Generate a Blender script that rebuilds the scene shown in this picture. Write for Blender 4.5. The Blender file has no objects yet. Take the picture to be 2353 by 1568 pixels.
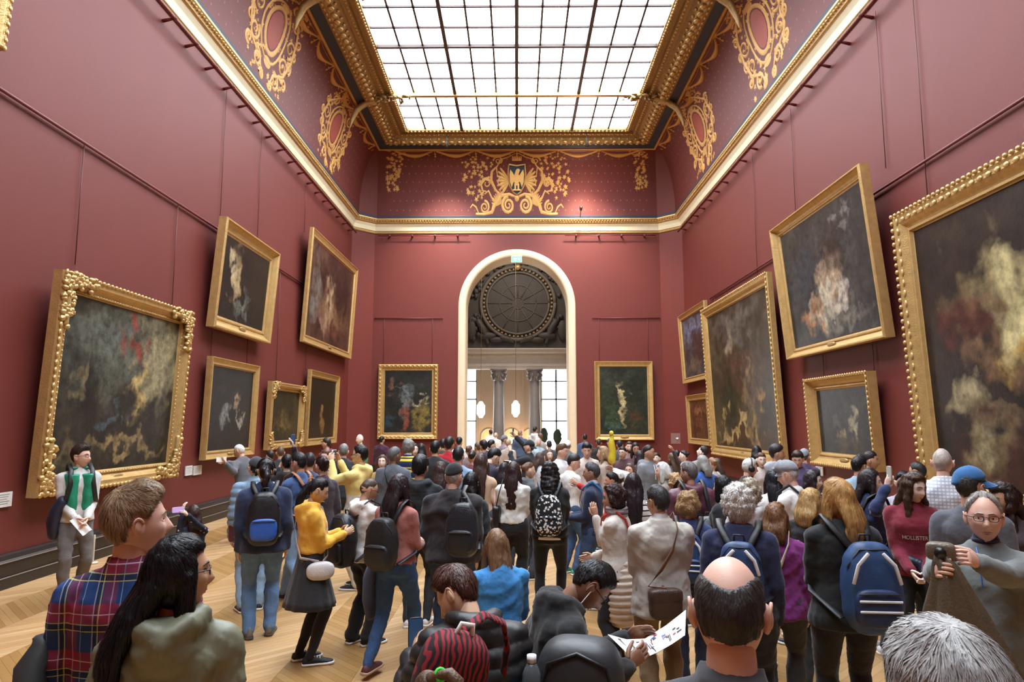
import bpy, math, random
import numpy as np
from mathutils import Matrix, Vector, noise as mnoise

# ------------------------------------------------------------------ camera, world, exposure
scene = bpy.context.scene
COL = scene.collection
F, CX, CY, CAMZ = 1569.0, 1176.5, 784.0, 2.05          # focal length in pixels of the 2353x1568 frame
PITCH = math.atan((970.0 - CY) / F)
YAW = math.atan((1188.0 - CX) / math.hypot(F, 970.0 - CY))
cam_d = bpy.data.cameras.new('camera')
cam_d.sensor_width = 36.0
cam_d.lens = 36.0 * F / 2353.0
cam_d.clip_start, cam_d.clip_end = 0.05, 200
cam = bpy.data.objects.new('camera', cam_d)
COL.objects.link(cam)
cam.location = (0, 0, CAMZ)
cam.rotation_euler = (math.pi / 2 + PITCH, 0, YAW)
scene.camera = cam

world = bpy.data.worlds.new('world')
scene.world = world
world.use_nodes = True
world.node_tree.nodes['Background'].inputs[0].default_value = (0.85, 0.92, 1.0, 1)
world.node_tree.nodes['Background'].inputs[1].default_value = 1.0

vs = scene.view_settings
vs.view_transform = 'Standard'
vs.look = 'None'
vs.gamma = 1.0
vs.use_curve_mapping = False
vs.exposure = 0.15
SKYLIGHT = 12.5            # radiance of the frosted ceiling panes under the daylight above them
WINDOW = 14.0              # radiance of the far windows

cyc = scene.cycles
cyc.use_denoising = True
cyc.max_bounces = 6
cyc.diffuse_bounces = 4
cyc.glossy_bounces = 2
cyc.transmission_bounces = 4
cyc.transparent_max_bounces = 6
cyc.sample_clamp_indirect = 6.0
cyc.caustics_reflective = False
cyc.caustics_refractive = False

# ------------------------------------------------------------------ pixel -> place helpers
_fw = np.array([-math.sin(YAW) * math.cos(PITCH), math.cos(YAW) * math.cos(PITCH), math.sin(PITCH)])
_rt = np.array([math.cos(YAW), math.sin(YAW), 0.0])
_up = np.cross(_rt, _fw)
_C = np.array([0, 0, CAMZ])


def ray(u, v): return _fw + _rt * (u - CX) / F + _up * (CY - v) / F
def onx(u, v, x): r = ray(u, v); return _C + r * (x / r[0])
def ony(u, v, y): r = ray(u, v); return _C + r * (y / r[1])
def onz(u, v, z): r = ray(u, v); return _C + r * ((z - CAMZ) / r[2])


def proj(p):
    d = np.asarray(p, float) - _C
    z = d @ _fw
    return CX + F * (d @ _rt) / z, CY - F * (d @ _up) / z


# ------------------------------------------------------------------ object helpers
def lin(c):
    if isinstance(c, str):
        c = c.lstrip('#')
        if len(c) == 3: c = ''.join(q * 2 for q in c)
        c = [int(c[i:i + 2], 16) / 255 for i in (0, 2, 4)]
    return tuple(x / 12.92 if x <= 0.04045 else ((x + 0.055) / 1.055) ** 2.4 for x in c[:3]) + (1.0,)


def tag(o, label=None, cat=None, group=None, kind=None):
    if label: o['label'] = label
    if cat: o['category'] = cat
    if group: o['group'] = group
    if kind: o['kind'] = kind
    return o


def empty(name, loc=(0, 0, 0), rot=(0, 0, 0), scale=1.0):
    o = bpy.data.objects.new(name, None)
    o.empty_display_size = 0.1
    COL.objects.link(o)
    o.location = loc
    o.rotation_euler = rot
    o.scale = (scale,) * 3
    return o


def mesh_from(name, v, f, smooth=True, mi=None):
    me = bpy.data.meshes.new(name)
    me.from_pydata([tuple(p) for p in v], [], [tuple(q) for q in f])
    if mi is not None: me.polygons.foreach_set('material_index', np.asarray(mi, np.int32))
    if smooth: me.polygons.foreach_set('use_smooth', np.ones(len(me.polygons), bool))
    me.update()
    return me


def link(name, me, mats=(), parent=None, loc=None, rot=None):
    o = bpy.data.objects.new(name, me)
    COL.objects.link(o)
    if mats is not None and not isinstance(mats, (list, tuple)): mats = [mats]
    if mats:
        while len(me.materials) < len(mats): me.materials.append(None)
        for i, m in enumerate(mats):
            if me.materials[i] is None and me.users <= 1:
                me.materials[i] = m
            elif me.materials[i] is not m:
                o.material_slots[i].link = 'OBJECT'
                o.material_slots[i].material = m
    if parent: o.parent = parent
    if loc is not None: o.location = loc
    if rot is not None: o.rotation_euler = rot
    return o


def norm(a):
    a = np.asarray(a, float)
    return a / (np.linalg.norm(a) + 1e-9)


class MB:
    """collects geometry for one mesh object"""
    def __init__(s): s.v, s.f, s.m, s.cur = [], [], [], 0

    def add(s, v, f, m=None):
        o = len(s.v)
        s.v += [tuple(p) for p in v]
        s.f += [tuple(i + o for i in q) for q in f]
        s.m += [s.cur if m is None else m] * len(f)
        return s

    def box(s, a, b, m=None):
        x0, y0, z0 = a; x1, y1, z1 = b
        v = [(x0, y0, z0), (x1, y0, z0), (x1, y1, z0), (x0, y1, z0), (x0, y0, z1), (x1, y0, z1), (x1, y1, z1), (x0, y1, z1)]
        return s.add(v, [(0, 3, 2, 1), (4, 5, 6, 7), (0, 1, 5, 4), (1, 2, 6, 5), (2, 3, 7, 6), (3, 0, 4, 7)], m)

    def loft(s, rings, closed=True, cap=True, m=None):
        n = len(rings[0]); v = [p for r in rings for p in r]; f = []
        k = n if closed else n - 1
        for i in range(len(rings) - 1):
            for j in range(k):
                a, b = i * n + j, i * n + (j + 1) % n
                f.append((a, b, b + n, a + n))
        if cap and closed:
            f.append(tuple(range(n - 1, -1, -1)))
            f.append(tuple((len(rings) - 1) * n + j for j in range(n)))
        return s.add(v, f, m)

    def tube(s, pts, r, n=8, side=None, round_ends=True, m=None, flat=1.0):
        """r: radius per point or (ra, rb) per point; side = axis of ra"""
        pts = [np.asarray(p, float) for p in pts]
        if np.isscalar(r): r = [r] * len(pts)
        rr = [(q, q * flat) if np.isscalar(q) else q for q in r]
        if round_ends:
            P, R = [], []
            for e, (i, j) in ((0, (0, 1)), (1, (-1, -2))):
                d = norm(pts[i] - pts[j]); q = min(rr[i])
                seq = [(math.sin(t), math.cos(t)) for t in (1.45, 0.95, 0.5)]
                if e: seq = seq[::-1]
                pp = [pts[i] + d * q * a * 0.9 for a, c in seq]; qq = [(rr[i][0] * c, rr[i][1] * c) for a, c in seq]
                if e: P, R = P + pp, R + qq
                else: P, R = pp + pts, qq + rr
            pts, rr = P, R
        ref = norm(side) if side is not None else None
        rings, prev = [], None
        for i, p in enumerate(pts):
            t = norm(pts[min(i + 1, len(pts) - 1)] - pts[max(i - 1, 0)])
            a = ref if ref is not None else (prev if prev is not None else np.array([0, 0, 1.0] if abs(t[2]) < .9 else [1.0, 0, 0]))
            a = a - t * (a @ t)
            if np.linalg.norm(a) < 1e-3: a = np.cross(t, [0.3, 0.8, 0.5])
            a = norm(a); prev = a; b = np.cross(t, a)
            rings.append([p + a * rr[i][0] * math.cos(q) + b * rr[i][1] * math.sin(q) for q in np.linspace(0, 2 * math.pi, n, endpoint=False)])
        return s.loft(rings, m=m)

    def ell(s, c, r, nu=12, nv=8, m=None, M=None):
        v, f = [], []
        for i in range(nv + 1):
            t = math.pi * i / nv
            for j in range(nu):
                q = 2 * math.pi * j / nu
                p = np.array([r[0] * math.sin(t) * math.cos(q), r[1] * math.sin(t) * math.sin(q), r[2] * math.cos(t)])
                v.append((M @ p if M is not None else p) + np.asarray(c))
        for i in range(nv):
            for j in range(nu):
                a, b = i * nu + j, i * nu + (j + 1) % nu
                f.append((a, a + nu, b + nu, b))
        return s.add(v, f, m)

    def rbox(s, c, h, e=4.0, nu=20, nv=12, m=None, M=None):
        """superellipsoid: a box with rounded edges"""
        v, f = [], []
        sp = lambda a: math.copysign(abs(a) ** (2 / e), a)
        for i in range(nv + 1):
            t = -math.pi / 2 + math.pi * i / nv
            for j in range(nu):
                q = 2 * math.pi * j / nu
                p = np.array([h[0] * sp(math.cos(t)) * sp(math.cos(q)), h[1] * sp(math.cos(t)) * sp(math.sin(q)), h[2] * sp(math.sin(t))])
                v.append((M @ p if M is not None else p) + np.asarray(c))
        for i in range(nv):
            for j in range(nu):
                a, b = i * nu + j, i * nu + (j + 1) % nu
                f.append((a, b, b + nu, a + nu))
        return s.add(v, f, m)

    def build(s, name, mats, parent=None, smooth=True, loc=None, rot=None):
        return link(name, mesh_from(name, s.v, s.f, smooth, s.m), mats, parent, loc, rot)

    def mesh(s, name, smooth=True): return mesh_from(name, s.v, s.f, smooth, s.m)


# ------------------------------------------------------------------ materials
def newmat(name):
    m = bpy.data.materials.new(name)
    m.use_nodes = True
    nt = m.node_tree
    return m, nt, nt.nodes['Principled BSDF']


def N(nt, typ, **kw):
    n = nt.nodes.new('ShaderNode' + typ)
    for k, v in kw.items():
        if k[0] == '_': n.inputs[k[1:].replace('_', ' ')].default_value = v
        else: setattr(n, k, v)
    return n


def _coord(nt, scale=(1, 1, 1)):
    tc = N(nt, 'TexCoord'); mp = N(nt, 'Mapping')
    mp.inputs['Scale'].default_value = scale
    nt.links.new(tc.outputs['Object'], mp.inputs[0])
    return mp.outputs[0]


MATS = {}


def mat(color, rough=0.6, metal=0.0, var=0.12, scale=6.0, bump=0.0, bscale=40.0, stretch=(1, 1, 1), spec=0.5, coat=0.0, name=None, sheen=0.0):
    key = (color, rough, metal, var, scale, bump, bscale, stretch, spec, coat, sheen)
    if key in MATS: return MATS[key]
    m, nt, b = newmat(name or 'mat')
    b.inputs['Roughness'].default_value = rough
    b.inputs['Metallic'].default_value = metal
    b.inputs['Specular IOR Level'].default_value = spec
    b.inputs['Coat Weight'].default_value = coat
    if sheen: b.inputs['Sheen Weight'].default_value = sheen
    c = lin(color)
    if var or bump: co = _coord(nt, stretch)
    if var:
        no = N(nt, 'TexNoise', _Scale=scale, _Detail=3.0)
        nt.links.new(co, no.inputs['Vector'])
        mx = N(nt, 'MixRGB')
        mx.inputs[1].default_value = tuple(x * (1 - var) for x in c[:3]) + (1,)
        mx.inputs[2].default_value = tuple(min(1, x * (1 + var)) for x in c[:3]) + (1,)
        nt.links.new(no.outputs[0], mx.inputs[0])
        nt.links.new(mx.outputs[0], b.inputs['Base Color'])
    else:
        b.inputs['Base Color'].default_value = c
    if bump:
        n2 = N(nt, 'TexNoise', _Scale=bscale, _Detail=2.0)
        nt.links.new(co, n2.inputs['Vector'])
        bp = N(nt, 'Bump', _Strength=bump, _Distance=0.02)
        nt.links.new(n2.outputs[0], bp.inputs['Height'])
        nt.links.new(bp.outputs[0], b.inputs['Normal'])
    MATS[key] = m
    return m


def emit(color, strength, name='emit'):
    m, nt, b = newmat(name)
    b.inputs['Base Color'].default_value = (0, 0, 0, 1) if strength > 1 else lin(color)
    b.inputs['Emission Color'].default_value = lin(color)
    b.inputs['Emission Strength'].default_value = strength
    b.inputs['Roughness'].default_value = 0.4
    return m


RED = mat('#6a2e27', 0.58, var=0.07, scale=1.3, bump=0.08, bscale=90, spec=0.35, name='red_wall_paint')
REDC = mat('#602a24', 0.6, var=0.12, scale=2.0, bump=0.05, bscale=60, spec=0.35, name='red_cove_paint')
GOLD = mat('#c6a368', 0.40, 0.5, var=0.25, scale=9, bump=0.25, bscale=45, name='gilding')
GOLDD = mat('#a98c5c', 0.45, 0.5, var=0.35, scale=14, bump=0.35, bscale=60, name='dull_gilding')
GOLDP = mat('#c2924e', 0.55, 0.25, var=0.2, scale=12, bump=0.1, bscale=60, name='gold_paint')
CREAM = mat('#e6dcb8', 0.5, var=0.06, scale=5, name='cream_plaster')
STONE = mat('#d8cdbd', 0.6, var=0.07, scale=3, name='pale_stone')
BLUED = mat('#2b3040', 0.6, var=0.15, scale=8, name='dark_blue_band')
RAIL = mat('#6b2a2a', 0.45, var=0.1, scale=6, name='dark_red_rail')
BLACKW = mat('#231a16', 0.4, var=0.25, scale=8, name='dark_plinth')
LEAD = mat('#4a3c38', 0.55, 0.1, var=0.1, name='glazing_bar')
PANE = emit('#ecf5ff', SKYLIGHT, 'skylight_pane')
WPANE = emit('#f4f8ff', WINDOW, 'daylit_pane')

# ------------------------------------------------------------------ the hall: walls, floor, cornice
W, YB, YC, YN = 6.4, 26.5, 25.8, -4.5           # half width, back wall, corner, wall behind the camera
XC = 5.66                                        # back wall ends here, small splayed corners join it to the side walls
ZW = 10.05                                       # wall height (cornice top)


def quad(name, pts, m, thick=None, kind='structure', parent=None):
    b = MB(); b.add(pts, [tuple(range(len(pts)))])
    o = b.build(name, m, parent, smooth=False)
    if kind: o['kind'] = kind
    return o


wall_left = MB().box((-W - .3, YN, 0), (-W, YC, ZW)).build('wall_left', RED, smooth=False); wall_left['kind'] = 'structure'
wall_right = MB().box((W, YN, 0), (W + .3, YC, ZW)).build('wall_right', RED, smooth=False); wall_right['kind'] = 'structure'
wall_near = MB().box((-W - .3, YN - .3, 0), (W + .3, YN, ZW)).build('wall_near', RED, smooth=False); wall_near['kind'] = 'structure'
for s, nm in ((-1, 'wall_corner_left'), (1, 'wall_corner_right')):
    b = MB(); b.add([(s * W, YC, 0), (s * XC, YB, 0), (s * (XC + .1), YB + .3, 0), (s * (W + .3), YC, 0)] + [(s * W, YC, ZW), (s * XC, YB, ZW), (s * (XC + .1), YB + .3, ZW), (s * (W + .3), YC, ZW)],
                    [(0, 1, 5, 4), (1, 2, 6, 5), (2, 3, 7, 6), (3, 0, 4, 7), (4, 5, 6, 7)])
    o = b.build(nm, RED, smooth=False); o['kind'] = 'structure'

# back wall with the arched opening
AR, AZ, AD = 2.0, 6.55, 1.1                      # arch radius (inside the stone trim), springing height, depth of the reveal
AO = AR + 0.30
b = MB()
arc = [(AO * math.cos(t), AZ + AO * math.sin(t)) for t in np.linspace(math.pi, 0, 33)]
b.add([(-XC, YB, 0), (-AO, YB, 0), (-AO, YB, ZW), (-XC, YB, ZW)], [(0, 1, 2, 3)])
b.add([(XC, YB, 0), (AO, YB, 0), (AO, YB, ZW), (XC, YB, ZW)], [(3, 2, 1, 0)])
b.add([(x, YB, z) for x, z in arc] + [(x, YB, ZW) for x, z in arc], [(i, i + 1, 33 + i + 1, 33 + i) for i in range(32)])
b.box((-XC - .1, YB + .3, 0), (-AO, YB + AD, ZW)); b.box((AO, YB + .3, 0), (XC + .1, YB + AD, ZW)); b.box((-XC, YB + .3, AZ + AO), (XC, YB + AD, ZW))
wall_back = b.build('wall_back', RED, smooth=False); wall_back['kind'] = 'structure'
# stone trim of the arch: front architrave and the reveal
prof = [(AO, 0.0), (AO, -.05), (AO - .05, -.07), (AR + .12, -.05), (AR + .03, -.04), (AR, 0.02), (AR, AD)]
rings = []
path = [(-1, 0.0, 0)] + [(math.cos(t), math.sin(t), 1) for t in np.linspace(math.pi, 0, 41)] + [(1, 0.0, 0)]
for c, sn, up in path:
    z0 = AZ if up else 0.0
    rings.append([(c * r if up else c * r, YB + d, z0 + sn * r) for r, d in prof])
o = MB().loft(rings, closed=False).build('trim_arch', mat('#d8c6a6', 0.55, var=0.05, name='arch_stone')); o['kind'] = 'structure'

# cornice swept round the hall
def outline(p, zc=None):
    """inside outline of the hall at distance p from the walls, near end first, going left side, back, right side"""
    k = p * 0.45
    return [(-W + p, YN), (-W + p, YC - k), (-XC + k, YB - p), (XC - k, YB - p), (W - p, YC - k), (W - p, YN)]


def sweep(profile, name, mats, parent=None, slot=None):
    b = MB()
    for i in range(len(profile) - 1):
        (p0, z0), (p1, z1) = profile[i], profile[i + 1]
        A, B = outline(p0), outline(p1)
        b.add([(x, y, z0) for x, y in A] + [(x, y, z1) for x, y in B], [(j, j + 1, j + 7, j + 6) for j in range(5)], m=slot[i] if slot else 0)
    o = b.build(name, mats, parent, smooth=False)
    return o


cornice = sweep([(0, 9.50), (.035, 9.50), (.05, 9.54), (.035, 9.575), (.06, 9.60), (.075, 9.66), (.10, 9.75), (.16, 9.85), (.19, 9.88), (.21, 9.88), (.225, 9.93), (.25, 9.96), (.285, 10.00), (.285, 10.05), (.2, 10.07), (0, 10.07)],
                'trim_1', [GOLD, CREAM], slot=[0, 0, 0, 0, 1, 1, 1, 0, 0, 0, 0, 0, 0, 0, 0])
cornice['kind'] = 'structure'
# bead course along the cornice (too small to pick apart)
b = MB()
OL = outline(.255)
for (x0, y0), (x1, y1) in zip(OL[:-1], OL[1:]):
    L = math.hypot(x1 - x0, y1 - y0); n = int(L / .11)
    for i in range(n):
        t = (i + .5) / n; x, y = x0 + (x1 - x0) * t, y0 + (y1 - y0) * t
        if y > 6: b.ell((x, y, 9.945), (.036, .036, .03), 5, 3)
o = b.build('bead_course', GOLD, cornice); o['kind'] = 'stuff'
sweep([(0, 10.07), (.27, 10.07), (.28, 10.14), (.27, 10.16)], 'painted_band', [BLUED], cornice)

# cove between cornice and skylight frame
SX, SYF, SYN, SZ = 4.05, 24.1, -1.1, 12.80       # glass half width, far edge, near edge, height
FO, FZ = 0.92, 12.50                             # width of the gilt frame, height of its outer edge
CX1, CY1, CZ1 = SX + FO + .32, SYF + FO * .72 + .32, 12.42
CZ0 = 10.16
BOT = [(-W + .27, YN), (-W + .27, YC - .12), (-XC + .12, YB - .27), (XC - .12, YB - .27), (W - .27, YC - .12), (W - .27, YN)]
TOP = [(-CX1, YN), (-CX1, CY1), (-CX1, CY1), (CX1, CY1), (CX1, CY1), (CX1, YN)]


def cove(seg, s, t):
    """point on cove panel seg (0 left, 1 corner, 2 back, 3 corner, 4 right); s 0..1 along, t 0..1 up; second value = inward normal"""
    a = np.array(BOT[seg]) * (1 - s) + np.array(BOT[seg + 1]) * s
    c = np.array(TOP[seg]) * (1 - s) + np.array(TOP[seg + 1]) * s
    if seg == 0: c[1] = a[1] if a[1] < CY1 else c[1]
    h = 1 - math.cos(t * math.pi / 2); z = CZ0 + (CZ1 - CZ0) * math.sin(t * math.pi / 2)
    p = a * (1 - h) + c * h
    return np.array([p[0], p[1], z])


def covexy(seg, q, t):
    """cove point by world coordinate along the panel: y for the sides, x for the back"""
    if seg == 2:
        w = 1 - math.cos(t * math.pi / 2)
        z = CZ0 + (CZ1 - CZ0) * math.sin(t * math.pi / 2)
        return np.array([q, (YB - .27) * (1 - w) + CY1 * w, z])
    w = 1 - math.cos(t * math.pi / 2); z = CZ0 + (CZ1 - CZ0) * math.sin(t * math.pi / 2)
    x = (W - .27) * (1 - w) + CX1 * w
    return np.array([-x if seg == 0 else x, q, z])


def cove_n(seg, t):
    a = covexy(seg, 0, max(0, t - .02)); c = covexy(seg, 0, min(1, t + .02))
    d = norm(c - a)
    if seg == 2: n = np.array([0, -d[2], d[1]])
    elif seg == 0: n = np.array([d[2], 0, -d[0]])
    else: n = np.array([-d[2], 0, d[0]])
    if n[2] > 0: n = -n if seg == 2 and n[1] > 0 else n
    return norm(n)


b = MB(); K = 12
for seg in range(5):
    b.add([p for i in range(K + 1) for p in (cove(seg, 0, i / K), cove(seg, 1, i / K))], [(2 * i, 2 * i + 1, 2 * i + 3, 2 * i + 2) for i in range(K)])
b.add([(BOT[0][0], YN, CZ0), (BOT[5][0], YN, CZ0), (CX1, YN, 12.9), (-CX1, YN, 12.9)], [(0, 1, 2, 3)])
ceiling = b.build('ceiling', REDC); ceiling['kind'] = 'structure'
# dark blue painted band round the frame and the flat soffit near the entrance
b = MB()
yo = SYF + FO * .72
b.add([(-CX1, YN, CZ1), (-CX1 + .34, YN, FZ), (-CX1 + .34, yo, FZ), (-CX1, CY1, CZ1)], [(0, 1, 2, 3)])
b.add([(CX1, YN, CZ1), (CX1 - .34, YN, FZ), (CX1 - .34, yo, FZ), (CX1, CY1, CZ1)], [(3, 2, 1, 0)])
b.add([(-CX1, CY1, CZ1), (-CX1 + .34, yo, FZ), (CX1 - .34, yo, FZ), (CX1, CY1, CZ1)], [(0, 1, 2, 3)])
b.add([(-CX1, YN, 12.55), (CX1, YN, 12.55), (CX1, SYN - .6, 12.55), (-CX1, SYN - .6, 12.55)], [(0, 1, 2, 3)])
b.build('painted_band', BLUED, ceiling, smooth=False)
for pts in ([(-CX1 + .01, YN, CZ1), (-CX1 + .01, CY1 - .01, CZ1), (CX1 - .01, CY1 - .01, CZ1), (CX1 - .01, YN, CZ1)],):
    MB().tube(pts, .05, 6).build('gilt_fillet', GOLDP, ceiling)

# gilt skylight frame, mitred
fr = [(-.06, SZ + .10), (-.02, SZ - .06), (.10, SZ - .10), (.13, SZ - .02), (.24, SZ - .02), (.27, SZ - .12), (.36, SZ - .14), (.40, SZ - .06), (.46, SZ - .07), (.60, SZ - .24), (.76, SZ - .34), (.88, SZ - .34), (.92, FZ - .02), (.93, FZ + .1)]
b = MB()
for i in range(len(fr) - 1):
    def loop(o, z): return [(-SX - o, SYN - o, z), (-SX - o, SYF + o * .72, z), (SX + o, SYF + o * .72, z), (SX + o, SYN - o, z)]
    A, B = loop(*fr[i]), loop(*fr[i + 1])
    b.add(A + B, [(j, (j + 1) % 4, 4 + (j + 1) % 4, 4 + j) for j in range(4)])
skylight = empty('skylight', (0, 10, SZ)); tag(skylight, kind='structure')
skylight.location = (0, 0, 0)
b.build('gilt_frame', GOLDD, skylight, smooth=False)
# leaf and bead relief along the frame (small repeats)
b = MB()
def along(o, z, step, r, nu=5, nv=4, y_min=9):
    P = [(-SX - o, y_min), (-SX - o, SYF + o * .72), (SX + o, SYF + o * .72), (SX + o, y_min)]
    for (x0, y0), (x1, y1) in zip(P[:-1], P[1:]):
        L = math.hypot(x1 - x0, y1 - y0); n = max(1, int(L / step))
        for i in range(n):
            t = (i + .5) / n
            rr = r if x0 == x1 else (r[1], r[0], r[2])
            b.ell((x0 + (x1 - x0) * t, y0 + (y1 - y0) * t, z), rr, nu, nv)
along(.05, SZ - .09, .14, (.05, .05, .04)); along(.315, SZ - .135, .17, (.035, .06, .03)); along(.68, SZ - .32, .30, (.10, .11, .05), 6, 4); along(.56, SZ - .22, .30, (.05, .05, .05)); along(.83, SZ - .35, .22, (.04, .08, .03))
o = b.build('leaf_relief', GOLD, skylight); o['kind'] = 'stuff'

# glazing: 9 bays of 3 rows x 12 columns
BAY = 2.8; PW, PL = 2 * SX / 12, BAY / 3
pane_me = MB().box((-PW / 2 + .012, -PL / 2 + .012, 0), (PW / 2 - .012, PL / 2 - .012, .02)).mesh('pane', False)
pane_me.materials.append(PANE)
far = MB()
for r in range(27):
    for c in range(12):
        x, y = -SX + (c + .5) * PW, SYF - (r + .5) * PL
        if r < 13:
            link('pane', pane_me, (), skylight, (x, y, SZ + .03))
        else:
            far.box((x - PW / 2 + .012, y - PL / 2 + .012, SZ + .03), (x + PW / 2 - .012, y + PL / 2 - .012, SZ + .05))
o = far.build('pane', PANE, skylight, smooth=False); o['kind'] = 'stuff'
for c in range(1, 12):
    w, d = (.05, .12) if c % 3 == 0 else (.027, .05)
    x = -SX + c * PW
    MB().box((x - w, SYN, SZ + .03 - d), (x + w, SYF, SZ + .045)).build('glazing_bar', LEAD, skylight, smooth=False)
for r in range(1, 27):
    w, d = (.045, .09) if r % 3 == 0 else (.027, .05)
    y = SYF - r * PL
    if r % 3 == 0 and (r // 3) % 2 == 1:
        bm = MB().box((-SX, y - .07, SZ - .14), (SX, y + .07, SZ + .04)).build('gilt_beam', GOLD, skylight, smooth=False)
    else:
        MB().box((-SX, y - w, SZ + .03 - d), (SX, y + w, SZ + .045)).build('glazing_bar', LEAD, skylight, smooth=False)
# opaque roof above so no light leaks round the frame
o = MB().box((-W - .3, YN - .3, 13.4), (W + .3, YB + .4, 13.5)).box((-W - .3, YN, ZW), (-W - .1, YB, 13.4)).box((W + .1, YN, ZW), (W + .3, YB, 13.4)).box((-W, YB, ZW), (W, YB + .3, 13.4)).build('roof', BLACKW, smooth=False); o['kind'] = 'structure'
# carved brackets where the gilt beams meet the frame
def bracket_mesh(seed):
    rnd = random.Random(seed); b = MB()
    for k in range(3):                                   # scrolls
        cx, r0 = (.0, .20) if k == 0 else ((.34, .13) if k == 1 else (-.34, .15))
        pts = [(cx + (r0 - .022 * i) * math.cos(i * .55), rnd.uniform(-.02, .02) + (-.1 if k else 0), -.12 - .04 * k + (r0 - .022 * i) * math.sin(i * .55)) for i in range(9)]
        b.tube(pts, [.05 - .003 * i for i in range(9)], 6)
    for i in range(26):                                  # leaves
        a = rnd.uniform(-1.0, .75); 
        M = np.array(Matrix.Rotation(rnd.uniform(0, 6.28), 3, Vector((rnd.uniform(-1, 1), rnd.uniform(-1, 1), rnd.uniform(-1, 1))).normalized()))
        b.ell((a, rnd.uniform(-.16, .16), -.1 - .25 * max(0, -a) + rnd.uniform(-.08, .05)), (.11, .05, .03), 6, 4, M=M)
    b.tube([(.25, 0, -.06), (.7, 0, -.05), (1.1, 0, -.04), (1.35, 0, -.03)], [.07, .05, .055, .015], 6)
    b.tube([(-.3, 0, -.15), (-.7, 0, -.25), (-1.0, 0, -.5), (-1.15, 0, -.85), (-1.2, 0, -1.1)], [.09, .12, .10, .07, .02], 7)
    return b.mesh('carved_bracket')
bkt = bracket_mesh(3)
bkt.materials.append(GOLDD)
for r in (3, 9, 15):
    y = SYF - r * PL
    o = link('carved_bracket', bkt, (), skylight, (-SX - .2, y, SZ - .08))
    o = link('carved_bracket', bkt, (), skylight, (SX + .2, y, SZ - .08), (0, 0, math.pi))


# ------------------------------------------------------------------ painted and gilded cove decoration
class Orn:
    def __init__(s, seg, q0, L=2.55, flip=1): s.seg, s.q0, s.L, s.b, s.fl = seg, q0, L, MB(), flip
    def P(s, a, h, off): return covexy(s.seg, s.q0 + a * s.fl, min(max(h / s.L, 0), 1)) + cove_n(s.seg, min(max(h / s.L, 0), 1)) * off
    def stroke(s, pts, w, rel=.02):
        pts = [np.array(p, float) for p in pts]; n = len(pts); rows = []
        if np.isscalar(w): w = [w * (1 - .5 * abs(2 * i / (n - 1) - 1)) for i in range(n)]
        for i in range(n):
            t = norm(pts[min(i + 1, n - 1)] - pts[max(i - 1, 0)]); nn = np.array([-t[1], t[0]])
            rows.append([s.P(*(pts[i] + nn * w[i]), .004), s.P(*pts[i], .006 + rel), s.P(*(pts[i] - nn * w[i]), .004)])
        s.b.loft(rows, closed=False)
    def spiral(s, c, r, turns, a0, d, w):
        n = int(10 * turns) + 4
        s.stroke([(c[0] + r * (1 - .85 * i / n) * math.cos(a0 + d * 2 * math.pi * turns * i / n), c[1] + r * (1 - .85 * i / n) * math.sin(a0 + d * 2 * math.pi * turns * i / n)) for i in range(n + 1)], [w * (1 - .55 * i / n) for i in range(n + 1)])
    def leaf(s, c, r, rnd):
        n = 10; a0 = rnd.uniform(0, 6.28)
        v = [s.P(c[0], c[1], .02)] + [s.P(c[0] + r * (1 if i % 2 else .42) * math.cos(a0 + 2 * math.pi * i / n), c[1] + r * (1 if i % 2 else .42) * math.sin(a0 + 2 * math.pi * i / n), .006) for i in range(n)]
        s.b.add(v, [(0, i + 1, (i + 1) % n + 1) for i in range(n)])
    def blob(s, c, rx, ry, off=.02, n=14):
        v = [s.P(c[0], c[1], off)] + [s.P(c[0] + rx * math.cos(2 * math.pi * i / n), c[1] + ry * math.sin(2 * math.pi * i / n), .005) for i in range(n)]
        s.b.add(v, [(0, i + 1, (i + 1) % n + 1) for i in range(n)])
    def done(s, name, m=GOLDP):
        o = s.b.build(name, m, ceiling); return o


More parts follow.
